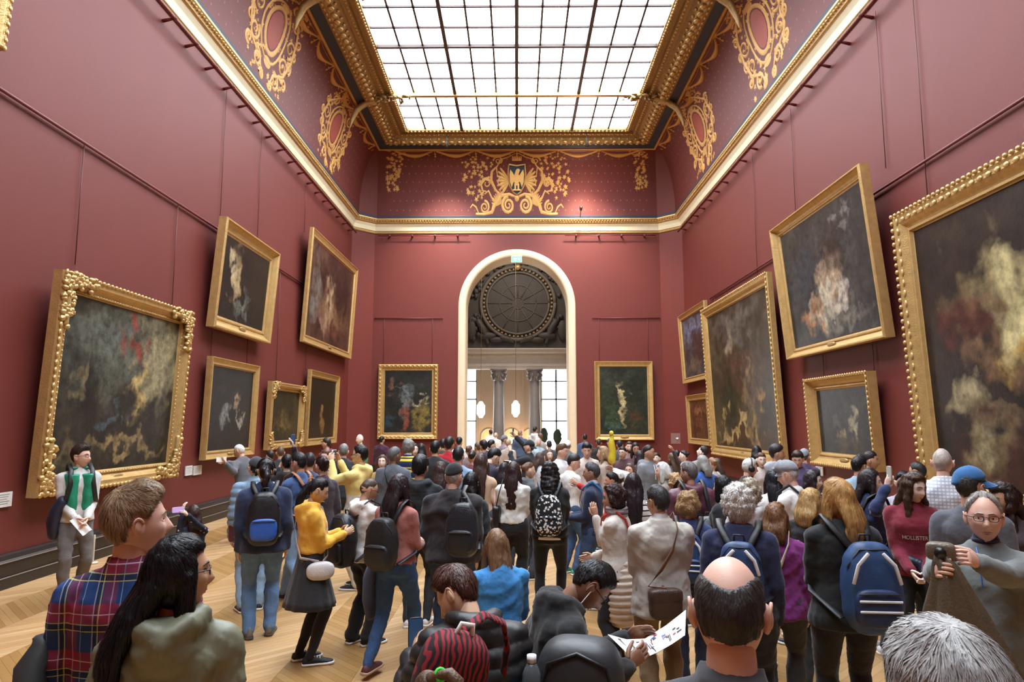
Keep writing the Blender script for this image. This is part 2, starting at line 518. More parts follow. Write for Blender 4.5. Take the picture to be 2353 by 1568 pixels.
# back centrepiece: two great volutes, rising scrolls, leaf sprays, shield with crowned eagle
rnd = random.Random(7)
for sg in (-1, 1):
    g = Orn(2, 0.0, flip=sg)
    g.spiral((.34, .30), .26, 2.0, math.pi / 2, -1, .055)
    g.spiral((1.28, .24), .19, 1.8, math.pi / 2, 1, .04)
    g.stroke([(.08, .55), (.30, .62), (.62, .58), (.90, .30), (.98, .10), (1.3, .03), (1.62, .05)], .07)
    g.stroke([(.60, .55), (.85, .75), (1.02, 1.05), (.98, 1.35), (.80, 1.52)], .06)
    g.stroke([(1.0, 1.0), (1.25, 1.08), (1.42, .92), (1.35, .72), (1.2, .70)], .045)
    g.spiral((1.2, .95), .2, 1.2, 0, 1, .035)
    g.spiral((.72, 1.78), .2, 1.5, 0, 1, .035)
    g.spiral((.62, .98), .18, 1.4, math.pi, -1, .03)
    g.stroke([(1.5, .05), (1.62, .25), (1.75, .32), (1.84, .22)], .035)
    g.stroke([(.86, .36), (1.0, .52), (1.12, .72), (1.28, .62)], .04)
    g.stroke([(.05, 2.2), (.35, 1.95), (.62, 1.85), (.80, 1.5), (.76, 1.15)], .035)
    for i in range(7):                                   # shell behind the shield
        a = -.9 + i * .28
        g.stroke([(.28, 1.02), (.28 + .35 * math.cos(a), 1.05 + .38 * math.sin(a)), (.28 + .52 * math.cos(a), 1.07 + .58 * math.sin(a))], .05)
    for i in range(9):                                   # acanthus
        a = -.2 + i * .21
        g.stroke([(.62, .35), (.62 + .20 * math.cos(a), .33 + .2 * math.sin(a)), (.62 + .38 * math.cos(a + .3), .33 + .38 * math.sin(a + .3))], .035)
    for i in range(95):
        a, h = rnd.uniform(.95, 2.15), rnd.uniform(.42, 2.05)
        if (a - 1.5) ** 2 / .45 + (h - 1.25) ** 2 / .75 < 1 + rnd.uniform(-.3, .2) and not (a < 1.3 and h < .9): g.leaf((a, h), rnd.uniform(.06, .10), rnd)
    g.done('gilt_scrollwork')
    # corner leaf drops
    g = Orn(2, 0.0, flip=sg)
    for i in range(70):
        h = rnd.uniform(.75, 2.5); a = 4.75 + .30 * (1.9 - h) * .55 + rnd.uniform(-.34, .34) * (.45 + h / 4)
        g.leaf((a, h), rnd.uniform(.06, .10), rnd)
    g.done('gilt_leaf_drop')
g = Orn(2, 0); n = 20                                    # shield
sh = [(-.31, 1.62), (0, 1.56), (.31, 1.62), (.34, 1.2), (.28, .88), (.14, .68), (0, .60), (-.14, .68), (-.28, .88), (-.34, 1.2)]
g.b.add([g.P(0, 1.1, .07)] + [g.P(a, h, .05) for a, h in sh], [(0, i + 1, (i + 1) % 10 + 1) for i in range(10)]); g.done('shield', mat('#23303a', .5, name='shield_blue'))
g = Orn(2, 0)
g.stroke(sh + sh[:1], [.035] * 11, .08)
g.blob((0, .5), .09, .10, .06); g.blob((0, 1.86), .2, .07, .05)
for i in range(5): g.blob((-.16 + .08 * i, 1.95), .035, .06, .06)
g.stroke([(-.18, 1.80), (.18, 1.80)], [.03, .03], .06); g.stroke([(0, 1.98), (0, 2.2)], [.012, .012])
g.done('crown_and_rim')
g = Orn(2, 0)
off = lambda pts: [g.P(a, h, .10) for a, h in pts]
for sg in (-1, 1):                                       # spread wings, legs
    w = [(.03, 1.15), (.10, 1.22), (.17, 1.33), (.25, 1.44), (.29, 1.25), (.27, 1.0), (.20, .82), (.13, .98), (.06, 1.02)]
    v = off([(.17, 1.12)]) + off([(sg * a, h) for a, h in w]); v[0] = g.P(sg * .17, 1.12, .115)
    g.b.add(v, [(0, i + 1, (i + 1) % 9 + 1) if sg < 0 else (0, (i + 1) % 9 + 1, i + 1) for i in range(9)])
    g.b.add(off([(sg * .03, .95), (sg * .10, .95), (sg * .09, .78), (sg * .14, .76), (sg * .03, .76)]), [(0, 1, 2, 3, 4)])
g.b.add([g.P(0, 1.1, .13)] + off([(-.09, 1.25), (-.04, 1.40), (0, 1.46), (.08, 1.47), (.13, 1.42), (.05, 1.40), (.03, 1.33), (.09, 1.22), (.10, 1.02), (.03, .88), (-.05, .88), (-.11, 1.02)]), [(0, i + 1, i % 12 + 2 if i < 11 else 1) for i in range(12)])
g.b.add(off([(-.17, .72), (.17, .72), (.15, .76), (-.15, .76)]), [(0, 1, 2, 3)])
g.done('gilt_eagle', mat('#d8a763', .5, .2, name='eagle_gold'))
# oval cartouches on the side coves, below the brackets
for seg in (0, 4):
    for yq in (SYF - 3 * PL, SYF - 9 * PL):
        g = Orn(seg, yq, flip=1.4)
        g.stroke([(.34 * math.cos(t) * (1), 1.15 + .52 * math.sin(t)) for t in np.linspace(0, 2 * math.pi, 25)], [.05] * 25)
        g.stroke([(.50 * math.cos(t), 1.15 + .70 * math.sin(t)) for t in np.linspace(0, 2 * math.pi, 25)], [.03] * 25)
        for sg in (-1, 1):
            for c, r in (((.62, 1.75), .2), ((.75, 1.2), .22), ((.66, .7), .2), ((.42, .32), .17), ((.9, .85), .14), ((.32, 2.05), .16), ((.95, 1.5), .13), ((.5, 2.25), .12), ((.82, .45), .12), ((.2, .12), .1), ((1.0, 1.15), .1)):
                g.spiral((sg * c[0], c[1]), r, 1.6, rnd.uniform(0, 6), sg, .036)
            g.stroke([(sg * .15, .05), (sg * .3, .35), (sg * .75, .55), (sg * .95, 1.0), (sg * .85, 1.5), (sg * .5, 1.95), (sg * .2, 2.3)], .045)
            for i in range(85):
                h = rnd.uniform(.05, 2.4); a = sg * rnd.uniform(.1, .95) * (1.05 - .18 * abs(h - 1.2))
                if (a / .34) ** 2 + ((h - 1.15) / .52) ** 2 > 1.2: g.leaf((a, h), rnd.uniform(.04, .08), rnd)
        g.blob((0, .45), .16, .1); g.blob((0, 1.75), .14, .1)
        g.done('gilt_cartouche')
        g = Orn(seg, yq, flip=1.4); g.blob((0, 1.15), .27, .43, .03)
        g.done('cartouche_field', mat('#96402f', .6, name='cartouche_red'))
# garlands hung below the painted band
def garland(seg, q0, q1):
    g = Orn(seg, 0); m = (q0 + q1) / 2; hw = (q1 - q0) / 2
    g.stroke([(m + hw * .92 * t, 2.42 - .40 * (1 - t * t)) for t in np.linspace(-1, 1, 13)], [.025 + .085 * (1 - abs(t)) for t in np.linspace(-1, 1, 13)], .06)
    g.stroke([(m + hw * t, 2.46 - .10 * (1 - t * t)) for t in np.linspace(-1, 1, 9)], [.014] * 9)
    for i in range(9):
        a = i * .7; g.leaf((q1 + .07 * math.cos(a), 2.45 + .07 * math.sin(a)), .09, rnd)
    g.blob((q1, 2.15), .045, .05, .05); g.blob((q1, 2.0), .04, .055, .05); g.stroke([(q1, 2.4), (q1, 1.95)], [.012, .012])
    for sg in (-1, 1): g.stroke([(q1 + sg * .22, 2.05), (q1 + sg * .3, 2.12), (q1 + sg * .26, 2.22)], [.012, .02, .01])
    g.done('gilt_garland')
xs = np.linspace(-4.75, 4.75, 7)
for a, c in zip(xs[:-1], xs[1:]): garland(2, a, c)
for seg in (0, 4):
    ys = [SYF + .55 - 1.45 * k for k in range(9)]
    for a, c in zip(ys[1:], ys[:-1]): garland(seg, a, c) if seg == 0 else garland(seg, a, c)
# small stencil stars over the cove
b = MB()
for seg in (0, 2, 4):
    for i in range(40):
        for j in range(7):
            q = (-5 + 10 * (i + .5 * (j % 2)) / 39) if seg == 2 else 11 + 14 * (i + .5 * (j % 2)) / 40
            t = .06 + j * .11; p = covexy(seg, q, t) + cove_n(seg, t) * .004; d = np.array([1.0, 0, 0]) if seg == 2 else np.array([0, 1.0, 0])
            e = np.cross(cove_n(seg, t), d)
            b.add([p + d * .02, p + e * .04, p - d * .02, p - e * .04], [(0, 1, 2, 3)])
o = b.build('stencil_stars', mat('#9a5244', .6, name='faded_stencil'), ceiling); o['kind'] = 'stuff'

# ------------------------------------------------------------------ plinth, picture rails, hanging wires
bb_profile = [(0, 0), (.10, 0), (.10, .13), (.085, .14), (.085, .30), (.095, .31), (.095, .335), (.08, .35), (.06, .40), (.03, .42), (0, .42)]
for s, nm in ((-1, 'baseboard_left'), (1, 'baseboard_right')):
    b = MB()
    b.loft([[(s * (W - p), y, z) for p, z in bb_profile] for y in (YN, YC)], closed=False)
    o = b.build(nm, BLACKW, smooth=False); o['kind'] = 'structure'
    for z in (.135, .32):
        MB().box((min(s * (W - .1), s * (W - .108)), YN, z), (max(s * (W - .1), s * (W - .108)), YC, z + .012)).build('edge_line', mat('#8a8078', .5, name='plinth_line'), o, smooth=False)
for s, nm in ((-1, 'baseboard_back_left'), (1, 'baseboard_back_right')):
    xs = sorted((s * XC, s * AO))
    o = MB().box((xs[0], YB - .09, 0), (xs[1], YB, .42)).build(nm, BLACKW, smooth=False); o['kind'] = 'structure'


def rail_run(name, pts, r, m, label, brackets=None, knob=None):
    root = empty(name, pts[0]); tag(root, label, 'rail')
    p0 = np.array(pts[0])
    MB().tube([np.array(p) - p0 for p in pts], r, 8, round_ends=False).build('bar', m, root)
    if brackets:
        step, out = brackets
        A, B = np.array(pts[0]), np.array(pts[-1]); L = np.linalg.norm(B - A); n = int(L / step)
        for i in range(n + 1):
            q = A + (B - A) * (i + .5) / (n + 1)
            if q[1] < 6: continue
            bk = MB().tube([q - p0, q - p0 + np.array(out)], [.028, .035], 6, round_ends=False).ell(q - p0, (.05, .05, .05), 8, 6)
            bk.build('standoff', m, root)
    return root


rail_run('ceiling_rail', [(-W + .22, YN + .3, 9.30), (-W + .22, YC - .25, 9.30)], .032, RAIL, 'dark red bar on standoffs below the left cornice', (.86, (-.21, 0, -.05)))
rail_run('ceiling_rail', [(W - .22, YN + .3, 9.30), (W - .22, YC - .25, 9.30)], .032, RAIL, 'dark red bar on standoffs below the right cornice', (.86, (.21, 0, -.05)))
for x0, x1, lb in ((-5.5, -1.9, 'dark red bar on standoffs left of the arch, under the back cornice'), (1.9, 5.5, 'dark red bar on standoffs right of the arch, under the back cornice')):
    rail_run('ceiling_rail', [(x0, YB - .16, 9.38), (x1, YB - .16, 9.38)], .022, RAIL, lb, (1.2, (0, .155, 0)))
rail_run('picture_rail', [(-W + .05, YN + .2, 6.12), (-W + .05, 20.0, 6.12)], .024, RAIL, 'long slim picture rail half way up the left wall')
rail_run('picture_rail', [(W - .05, YN + .2, 6.08), (W - .05, 22.2, 6.08)], .024, RAIL, 'long slim picture rail half way up the right wall')
for x0, x1, lb in ((-5.6, -2.9, 'short thin picture rail on the back wall left of the arch'), (2.95, 5.6, 'short thin picture rail on the back wall right of the arch')):
    rail_run('picture_rail', [(x0, YB - .03, 6.09), (x1, YB - .03, 6.09)], .018, RAIL, lb)
WIRE = mat('#5e2822', .5, name='wire')


def wire(x, y, z0, z1, label):
    o = MB().tube([(0, 0, 0), (0, 0, z1 - z0)], .007, 5, round_ends=False).build('hanging_wire', WIRE, loc=(x, y, z0))
    tag(o, label, 'wire', 'thin wires down the red walls')


for s, lst in ((-1, ((9.6, 4.3, 6.1, 'above the left end of the largest left wall painting'), (12.4, 4.1, 6.1, 'above the right end of the largest left wall painting'), (14.2, 6.2, 9.3, 'rising from the left of the pale streak painting'), (16.3, 6.2, 9.3, 'rising from the right of the pale streak painting'), (14.1, 3.4, 3.95, 'between the pale streak and the near-black painting, left one'), (16.0, 3.4, 4.0, 'between the pale streak and the near-black painting, right one'), (19.9, 7.7, 9.3, 'rising from the upper painting by the left back corner'), (20.5, 3.6, 4.3, 'above the amber glow painting'), (18.0, 3.1, 6.1, 'above the small olive brown painting'))),
               (1, ((11.4, 6.4, 9.3, 'rising from the near end of the stormy grey painting'), (10.3, 5.3, 9.3, 'rising from the huge painting at the right edge'), (15.2, 6.4, 9.3, 'rising from the far end of the stormy grey painting'), (16.2, 5.6, 6.08, 'above the near end of the tall brown painting'), (12.2, 2.95, 3.45, 'below the stormy grey painting, nearer one'), (14.2, 2.95, 3.45, 'below the stormy grey painting, farther one'), (21.7, 5.7, 6.08, 'above the far end of the tall brown painting'), (17.8, 5.7, 9.3, 'up the wall above the tall brown painting')))):
    for y, z0, z1, lb in lst: wire(s * (W - .03), y, z0, z1, 'thin dark wire ' + lb)
for x, lb in ((-5.2, 'left wire above the back wall painting left of the arch'), (-3.3, 'right wire above the back wall painting left of the arch'), (3.2, 'left wire above the back wall painting right of the arch'), (5.1, 'right wire above the back wall painting right of the arch')): wire(x, YB - .03, 4.3, 6.09, 'thin ' + lb)

# ------------------------------------------------------------------ floor: chevron parquet in bands along the hall
def wood(name, c0, c1, ang):
    m, nt, p = newmat(name)
    tc = N(nt, 'TexCoord'); mp = N(nt, 'Mapping'); mp.inputs['Rotation'].default_value = (0, 0, ang); mp.inputs['Scale'].default_value = (1.2, 14, 1)
    nt.links.new(tc.outputs['Object'], mp.inputs[0])
    oi = N(nt, 'ObjectInfo'); ad = N(nt, 'VectorMath', operation='ADD'); nt.links.new(mp.outputs[0], ad.inputs[0]); nt.links.new(oi.outputs['Location'], ad.inputs[1])
    no = N(nt, 'TexNoise', _Scale=2.2, _Detail=5.0, _Roughness=.6); nt.links.new(ad.outputs[0], no.inputs['Vector'])
    mx = N(nt, 'MixRGB'); mx.inputs[1].default_value = lin(c0); mx.inputs[2].default_value = lin(c1); nt.links.new(no.outputs[0], mx.inputs[0])
    nt.links.new(mx.outputs[0], p.inputs['Base Color'])
    p.inputs['Roughness'].default_value = .38
    p.inputs['Specular IOR Level'].default_value = .45
    return m


BW, PWD, SL = .64, .105, 1.0                     # band width, plank width along the band, slope of the chevron
bx0 = -3.88 - 4 * BW
WOODS = [[wood('oak_plank', a, c, ang) for a, c in cc] for ang, cc in ((math.atan(SL), (('#b08a5c', '#c4a072'), ('#a57f52', '#ba9466'), ('#b8946a', '#cbaa80'))), (-math.atan(SL), (('#95703f', '#ab8552'), ('#8c6638', '#a27b49'), ('#9c7848', '#b28d5c'))))]  # second set darker: directional gloss of alternate bands put into the wood colour
floor = MB().box((-W - .3, YN - .3, -.3), (W + .3, YB + AD, -.012)).build('floor', mat('#5a3d22', .7, name='subfloor'), smooth=False); floor['kind'] = 'structure'
plank_me = []
for k in range(2):
    sg = 1 if k == 0 else -1; g = .0012; x = BW / 2 - g; y = PWD / 2 - g; d = sg * SL * BW / 2
    v = [(-x, -y - d, -.012), (x, -y + d, -.012), (x, y + d, -.012), (-x, y - d, -.012)]
    v += [(a, b_, 0.0) for a, b_, c in v]
    for t in range(3):
        me = mesh_from('plank', v, [(4, 5, 6, 7), (0, 1, 5, 4), (1, 2, 6, 5), (2, 3, 7, 6), (3, 0, 4, 7)], False); me.materials.append(WOODS[k][t]); plank_me.append(me)
cand = []
rnd = random.Random(11)
for i in range(20):
    x = bx0 + (i + .5) * BW
    if x - BW / 2 < -W - .01 or x + BW / 2 > W + .01: pass
    for j in range(int((YB + AD - YN) / PWD)):
        cand.append((i, x, YN + (j + .5) * PWD, rnd.choice((0, 0, 1, 1, 2))))
vis = []
for q in cand:
    if q[2] > 2.5:
        u, v = proj((q[1], q[2], 0))
        if -60 < u < 2420 and v < 1610 and (u < 1080 or 1190 < u < 1330): vis.append(q)
vis.sort(key=lambda q: q[2])
show = set((q[0], q[2]) for q in vis[:300])
rest = [MB() for _ in range(6)]
for i, x, y, t in cand:
    k = i % 2
    if (i, y) in show: link('plank', plank_me[k * 3 + t], (), floor, (x, y, 0))
    else:
        d = (1 if k == 0 else -1) * SL * BW / 2; a, c = BW / 2 - .0012, PWD / 2 - .0012
        rest[k * 3 + t].add([(x - a, y - c - d, 0), (x + a, y - c + d, 0), (x + a, y + c + d, 0), (x - a, y + c - d, 0)], [(0, 1, 2, 3)])
for q in range(6):
    o = rest[q].build('plank', WOODS[q // 3][q % 3], floor, smooth=False); o['kind'] = 'stuff'

# ------------------------------------------------------------------ the rotunda seen through the arch
Y2 = 35.0
DST = mat('#6d645b', .7, var=.25, scale=2.5, bump=.2, bscale=12, name='grey_stone')
DRK = mat('#4b443e', .65, var=.3, scale=3, bump=.3, bscale=9, name='dark_relief_stone')
WARM = mat('#e3cdb4', .6, var=.06, scale=2, name='warm_stone')
YR = YB + AD
o = MB().box((-7, YR, -.3), (7, 40, 0)).build('floor_rotunda', mat('#b9a688', .4, name='rotunda_floor'), smooth=False); o['kind'] = 'structure'
for s, nm in ((-1, 'wall_rotunda_left'), (1, 'wall_rotunda_right')):
    o = MB().box((min(s * 7, s * 6.7), YR, 0), (max(s * 7, s * 6.7), 40, 12)).build(nm, DST, smooth=False); o['kind'] = 'structure'
o = MB().box((-7, YR, 11.5), (7, 40, 12)).build('ceiling_rotunda', DST, smooth=False); o['kind'] = 'structure'
wall_up = MB().box((-6.8, Y2, 5.7), (6.8, Y2 + .4, 11.6)).build('wall_rotunda_upper', DRK, smooth=False); wall_up['kind'] = 'structure'
md = MB()
for r, w, y in ((1.92, .10, -.05), (1.62, .06, -.04)):
    md.tube([(.05 + r * math.cos(t), Y2 + y, 8.18 + r * math.sin(t)) for t in np.linspace(0, 2 * math.pi, 49)], w, 6, round_ends=False)
md.build('medallion_ring', DST, wall_up)
b = MB()
for k in range(52):
    t = 2 * math.pi * k / 52; b.ell((.05 + 1.77 * math.cos(t), Y2 - .06, 8.18 + 1.77 * math.sin(t)), (.075, .07, .075), 6, 4)
o = b.build('medallion_beads', mat('#a58a63', .5, .3, name='tarnished_gilt'), wall_up); o['kind'] = 'stuff'
b = MB()
for k in range(12):
    t = 2 * math.pi * k / 12; b.tube([(.05 + .3 * math.cos(t), Y2 - .02, 8.18 + .3 * math.sin(t)), (.05 + 1.6 * math.cos(t), Y2 - .02, 8.18 + 1.6 * math.sin(t))], .02, 4, round_ends=False)
for r in (.3, .95): b.tube([(.05 + r * math.cos(t), Y2 - .02, 8.18 + r * math.sin(t)) for t in np.linspace(0, 2 * math.pi, 33)], .02, 4, round_ends=False)
b.build('medallion_ribs', DST, wall_up)
rnd = random.Random(5); b = MB()
for sg in (-1, 1):                                       # carved figures and festoons round the medallion
    b.ell((sg * 2.35, Y2 - .1, 6.75), (.26, .12, .52), 12, 8); b.ell((sg * 1.55, Y2 - .1, 6.45), (.5, .16, .2), 10, 6); b.ell((sg * 1.05, Y2 - .1, 6.25), (.4, .14, .15), 10, 6)
    b.tube([(sg * 2.0, Y2 - .1, 7.2), (sg * 1.75, Y2 - .14, 6.8), (sg * 1.5, Y2 - .1, 6.1)], [.16, .18, .08], 7)
    b.tube([(sg * .75, Y2 - .1, 6.35), (sg * .4, Y2 - .12, 6.25), (sg * .2, Y2 - .1, 6.12)], [.16, .14, .06], 7)
    for k in range(26):
        a = rnd.uniform(.15, 1.5); r = rnd.uniform(2.1, 2.55)
        b.ell((sg * r * math.cos(a) + .05, Y2 - .08, 8.18 + r * math.sin(a)), (rnd.uniform(.08, .2), .09, rnd.uniform(.06, .16)), 6, 4)
    for k in range(16): b.ell((sg * rnd.uniform(1.9, 2.7), Y2 - .08, rnd.uniform(6.1, 7.6)), (rnd.uniform(.06, .16), .1, rnd.uniform(.06, .18)), 6, 4)
b.ell((.05, Y2 - .12, 10.25), (.22, .12, .22), 10, 6)
b.build('carved_relief', DRK, wall_up)
MB().ell((.05, Y2 - .16, 10.05), (.18, .12, .16), 10, 6).build('gilt_mask', GOLD, wall_up)
ent = MB().loft([[(x, Y2 - p, z) for p, z in ((0, 4.72), (.32, 4.72), (.32, 4.85), (.35, 4.86), (.35, 5.0), (.30, 5.02), (.30, 5.28), (.36, 5.31), (.40, 5.40), (.40, 5.46), (.62, 5.50), (.62, 5.58), (.70, 5.70), (.70, 5.76), (0, 5.8))] for x in (-6.8, 6.8)], closed=False).build('entablature', STONE, smooth=False); ent['kind'] = 'structure'
b = MB()
for k in range(76): b.box((-6.7 + k * .176, Y2 - .44, 5.33), (-6.62 + k * .176, Y2 - .36, 5.41))
o = b.build('dentils', STONE, ent, smooth=False); o['kind'] = 'stuff'
COLM = mat('#8e8580', .5, var=.12, scale=4, name='column_stone')
for i, cx in enumerate((-4.3, -.93, .90, 4.3)):
    root = empty('column', (cx, Y2 - .05, 0)); tag(root, ('round grey column at the far left of the rotunda', 'grey column left of the arch centre, behind the crowd', 'grey column right of the arch centre, beside the bright window', 'round grey column at the far right of the rotunda')[i], 'column')
    MB().tube([(0, 0, .35), (0, 0, 1.5), (0, 0, 4.12)], [.30, .30, .255], 20, round_ends=False).build('shaft', COLM, root)
    MB().tube([(0, 0, .0), (0, 0, .12), (0, 0, .121), (0, 0, .22), (0, 0, .35)], [.42, .42, .36, .38, .31], 20, round_ends=False).build('base', COLM, root)
    c = MB().tube([(0, 0, 4.12), (0, 0, 4.3), (0, 0, 4.55), (0, 0, 4.66)], [.26, .28, .36, .40], 16, round_ends=False).box((-.42, -.42, 4.64), (.42, .42, 4.73))
    for k in range(8):
        for z, r in ((4.26, .31), (4.42, .36)): c.ell((r * math.cos(k * .785 + z), r * math.sin(k * .785 + z), z), (.07, .07, .10), 6, 4)
    for k in range(4): c.ell((.42 * math.cos(k * 1.571 + .785), .42 * math.sin(k * 1.571 + .785), 4.58), (.09, .09, .07), 8, 5)
    c.build('capital', COLM, root)
# far wall with two tall windows, warm stone between
YF = 38.0
b = MB()
wins = [(-4.3, -2.25), (1.35, 3.0)]
xs = [-6.8] + [q for w in wins for q in w] + [6.8]
for i in range(0, 6, 2): b.box((xs[i], YF, 0), (xs[i + 1], YF + .3, 11.5))
for a, c in wins: b.box((a, YF, 5.15), (c, YF + .3, 11.5)); b.box((a, YF, 0), (c, YF + .3, .5))
wf = b.build('wall_rotunda_far', WARM, smooth=False); wf['kind'] = 'structure'
for n_, (a, c) in enumerate(wins):
    root = empty('window_%d' % (n_ + 1), (a, YF, 0)); root['kind'] = 'structure'
    w = c - a
    FRM = mat('#9fa8b0', .5, name='window_frame')
    vb = (0, .5, 1); hb = (.5, 2.1, 3.3, 4.3, 5.15)
    for v_ in vb: MB().box((v_ * w - .05, .05, .5), (v_ * w + .05, .15, 5.15)).build('window_frame', FRM, root, smooth=False)
    for h_ in hb: MB().box((0, .05, h_ - .04), (w, .15, h_ + .04)).build('window_frame', FRM, root, smooth=False)
    for i in range(2):
        for j in range(4):
            MB().box((i * w / 2 + .04, .12, hb[j] + .03), ((i + 1) * w / 2 - .04, .13, hb[j + 1] - .03)).build('pane', WPANE, root, smooth=False)
# arched niches in the far wall lit by small warm lamps
for cx in (-1.55, -.3, .75):
    b = MB(); b.tube([(cx + .42 * math.cos(t), YF - .02, 1.25 + .42 * math.sin(t)) for t in np.linspace(0, math.pi, 17)], .05, 6)
    b.tube([(cx - .42, YF - .02, 0), (cx - .42, YF - .02, 1.25)], .05, 6); b.tube([(cx + .42, YF - .02, 0), (cx + .42, YF - .02, 1.25)], .05, 6)
    b.build('niche_arch', WARM, wf)
MB().box((-1.0, YF - .12, .0), (-.85, YF, 5.2)).box((.28, YF - .12, 0), (.38, YF, 5.2)).build('pilaster', WARM, wf, smooth=False)


def light(name, typ, loc, energy, color, size=.1, rot=None, **kw):
    l = bpy.data.lights.new(name, typ); l.energy = energy; l.color = lin(color)[:3]
    if typ in ('POINT', 'SPOT'): l.shadow_soft_size = size
    if typ == 'AREA': l.size = size
    for k, v in kw.items(): setattr(l, k, v)
    o = bpy.data.objects.new(name, l); COL.objects.link(o); o.location = loc
    if rot: o.rotation_euler = rot
    return o


def lantern(px, py, y, label):
    p = ony(px, py, y)
    root = empty('hanging_lantern', (p[0], y, p[2])); tag(root, label, 'lantern')
    MB().tube([(0, 0, -.30), (0, 0, -.2), (0, 0, .2), (0, 0, .30)], [.12, .2, .2, .12], 14).build('glass_globe', emit('#fff1e6', 6, 'lantern_glass'), root)
    MB().tube([(0, 0, -.42), (0, 0, -.36)], [.03, .08], 8).build('finial', GOLDD, root); MB().tube([(0, 0, .34), (0, 0, .42)], [.1, .03], 8).build('metal_cap', GOLDD, root)
    MB().tube([(0, 0, .4), (0, 0, 11.5 - p[2])], .012, 5).build('chain', GOLDD, root)


lantern(1105, 942, 33.0, 'glowing hanging lantern in front of the left window of the rotunda')
lantern(1185, 940, 33.0, 'glowing hanging lantern between the two rotunda columns')
for cx, lb in ((-1.55, 'left'), (-.3, 'middle'), (.75, 'right')):
    root = empty('niche_lamp', (cx, YF - .45, 0)); tag(root, 'small floor lamp in front of the %s warm lit niche' % lb, 'lamp', 'warm lamps along the far wall')
    MB().tube([(0, 0, 0), (0, 0, .9)], .02, 6).build('stem', GOLDD, root)
    MB().tube([(0, 0, .9), (0, 0, 1.05)], [.04, .12], 10).build('shade', emit('#ffd9a8', 3, 'lamp_shade'), root)
    light('niche_light', 'POINT', (cx, YF - .45, 1.25), 14, '#ffcf94', .1)
for px, py, y, lb in ((1250, 1003, 37.2, 'tall dark green clipped shrub before the right window'), (1281, 1006, 37.0, 'rounder dark green clipped shrub before the right window')):
    p = ony(px, py, y); root = empty('topiary', (p[0], y, 0)); tag(root, lb, 'plant')
    b = MB(); rnd = random.Random(px)
    b.ell((0, 0, p[2] + .05), (.22, .22, .42), 14, 12)
    b.v = [(x * rnd.uniform(.85, 1.15), y_ * rnd.uniform(.85, 1.15), z) for x, y_, z in b.v]
    b.build('foliage', mat('#3c4a3a', .8, name='foliage'), root)
    MB().tube([(0, 0, .4), (0, 0, p[2] - .2)], .04, 6).build('stem', BLACKW, root); MB().tube([(0, 0, 0), (0, 0, .45)], [.18, .24], 12).build('pot', STONE, root)

# light of the hall and rotunda, then two added spotlights
light('rotunda_area_lamp', 'AREA', (0, 31.5, 11.2), 300, '#fff4e8', 3.0)  # area lamp below the closed rotunda ceiling, no opening is built
root = empty('spot_uplight', (2.5, YB - .62, 10.3)); tag(root, 'small uplight on the cornice right of the gilt crest', 'lamp')
MB().tube([(0, 0, -.02), (0, -.08, .05)], [.05, .06], 10).build('housing', BLACKW, root); MB().tube([(0, 0, 0), (0, .3, -.24)], .015, 6).build('arm', BLACKW, root)
light('uplight', 'POINT', (2.5, YB - .95, 10.45), 75, '#ffe2cc', .25)

for x, lb in ((-2.6, 'left'), (2.6, 'right')):  # added spotlights, no such lamps known here; they brighten the back wall
    q = np.array([x, SYF + .2, SZ - .42]); dirn = norm(np.array([x * 1.15, YB, 4.2]) - q)
    root = empty('added_wall_spot', q); tag(root, 'small black spotlight added under the %s end of the far skylight frame' % lb, 'lamp')
    MB().tube([np.zeros(3), dirn * .16], [.045, .06], 12).build('housing', BLACKW, root); MB().tube([(0, 0, 0), (0, 0, .34)], .012, 6).build('stem', BLACKW, root)
    l = light('added_spot', 'SPOT', q + dirn * .24, 2300, '#fff0e4', .08, spot_size=math.radians(88), spot_blend=1.0)
    l.rotation_euler = Vector(dirn).to_track_quat('-Z', 'Y').to_euler()

# exit sign at the crown of the arch
p = ony(1187, 596, YB - .05)
root = empty('exit_sign', (p[0], YB - .02, p[2])); tag(root, 'small green lit exit sign at the top of the arch', 'sign')
MB().box((-.21, -.06, -.13), (.21, 0, .13)).build('housing', mat('#d8efe6', .4, name='sign_white'), root, smooth=False)
MB().box((-.19, -.065, -.11), (.19, -.06, .11)).build('face', emit('#7fd8bd', 1.2, 'sign_green'), root, smooth=False)
s_ = MB().box((-.13, -.07, .0), (.02, -.064, .05)).box((.05, -.07, -.05), (.14, -.064, .06)).box((-.13, -.07, -.06), (.0, -.064, -.03))
s_.build('pictogram', emit('#f0fff8', 1.3, 'sign_print'), root, smooth=False)


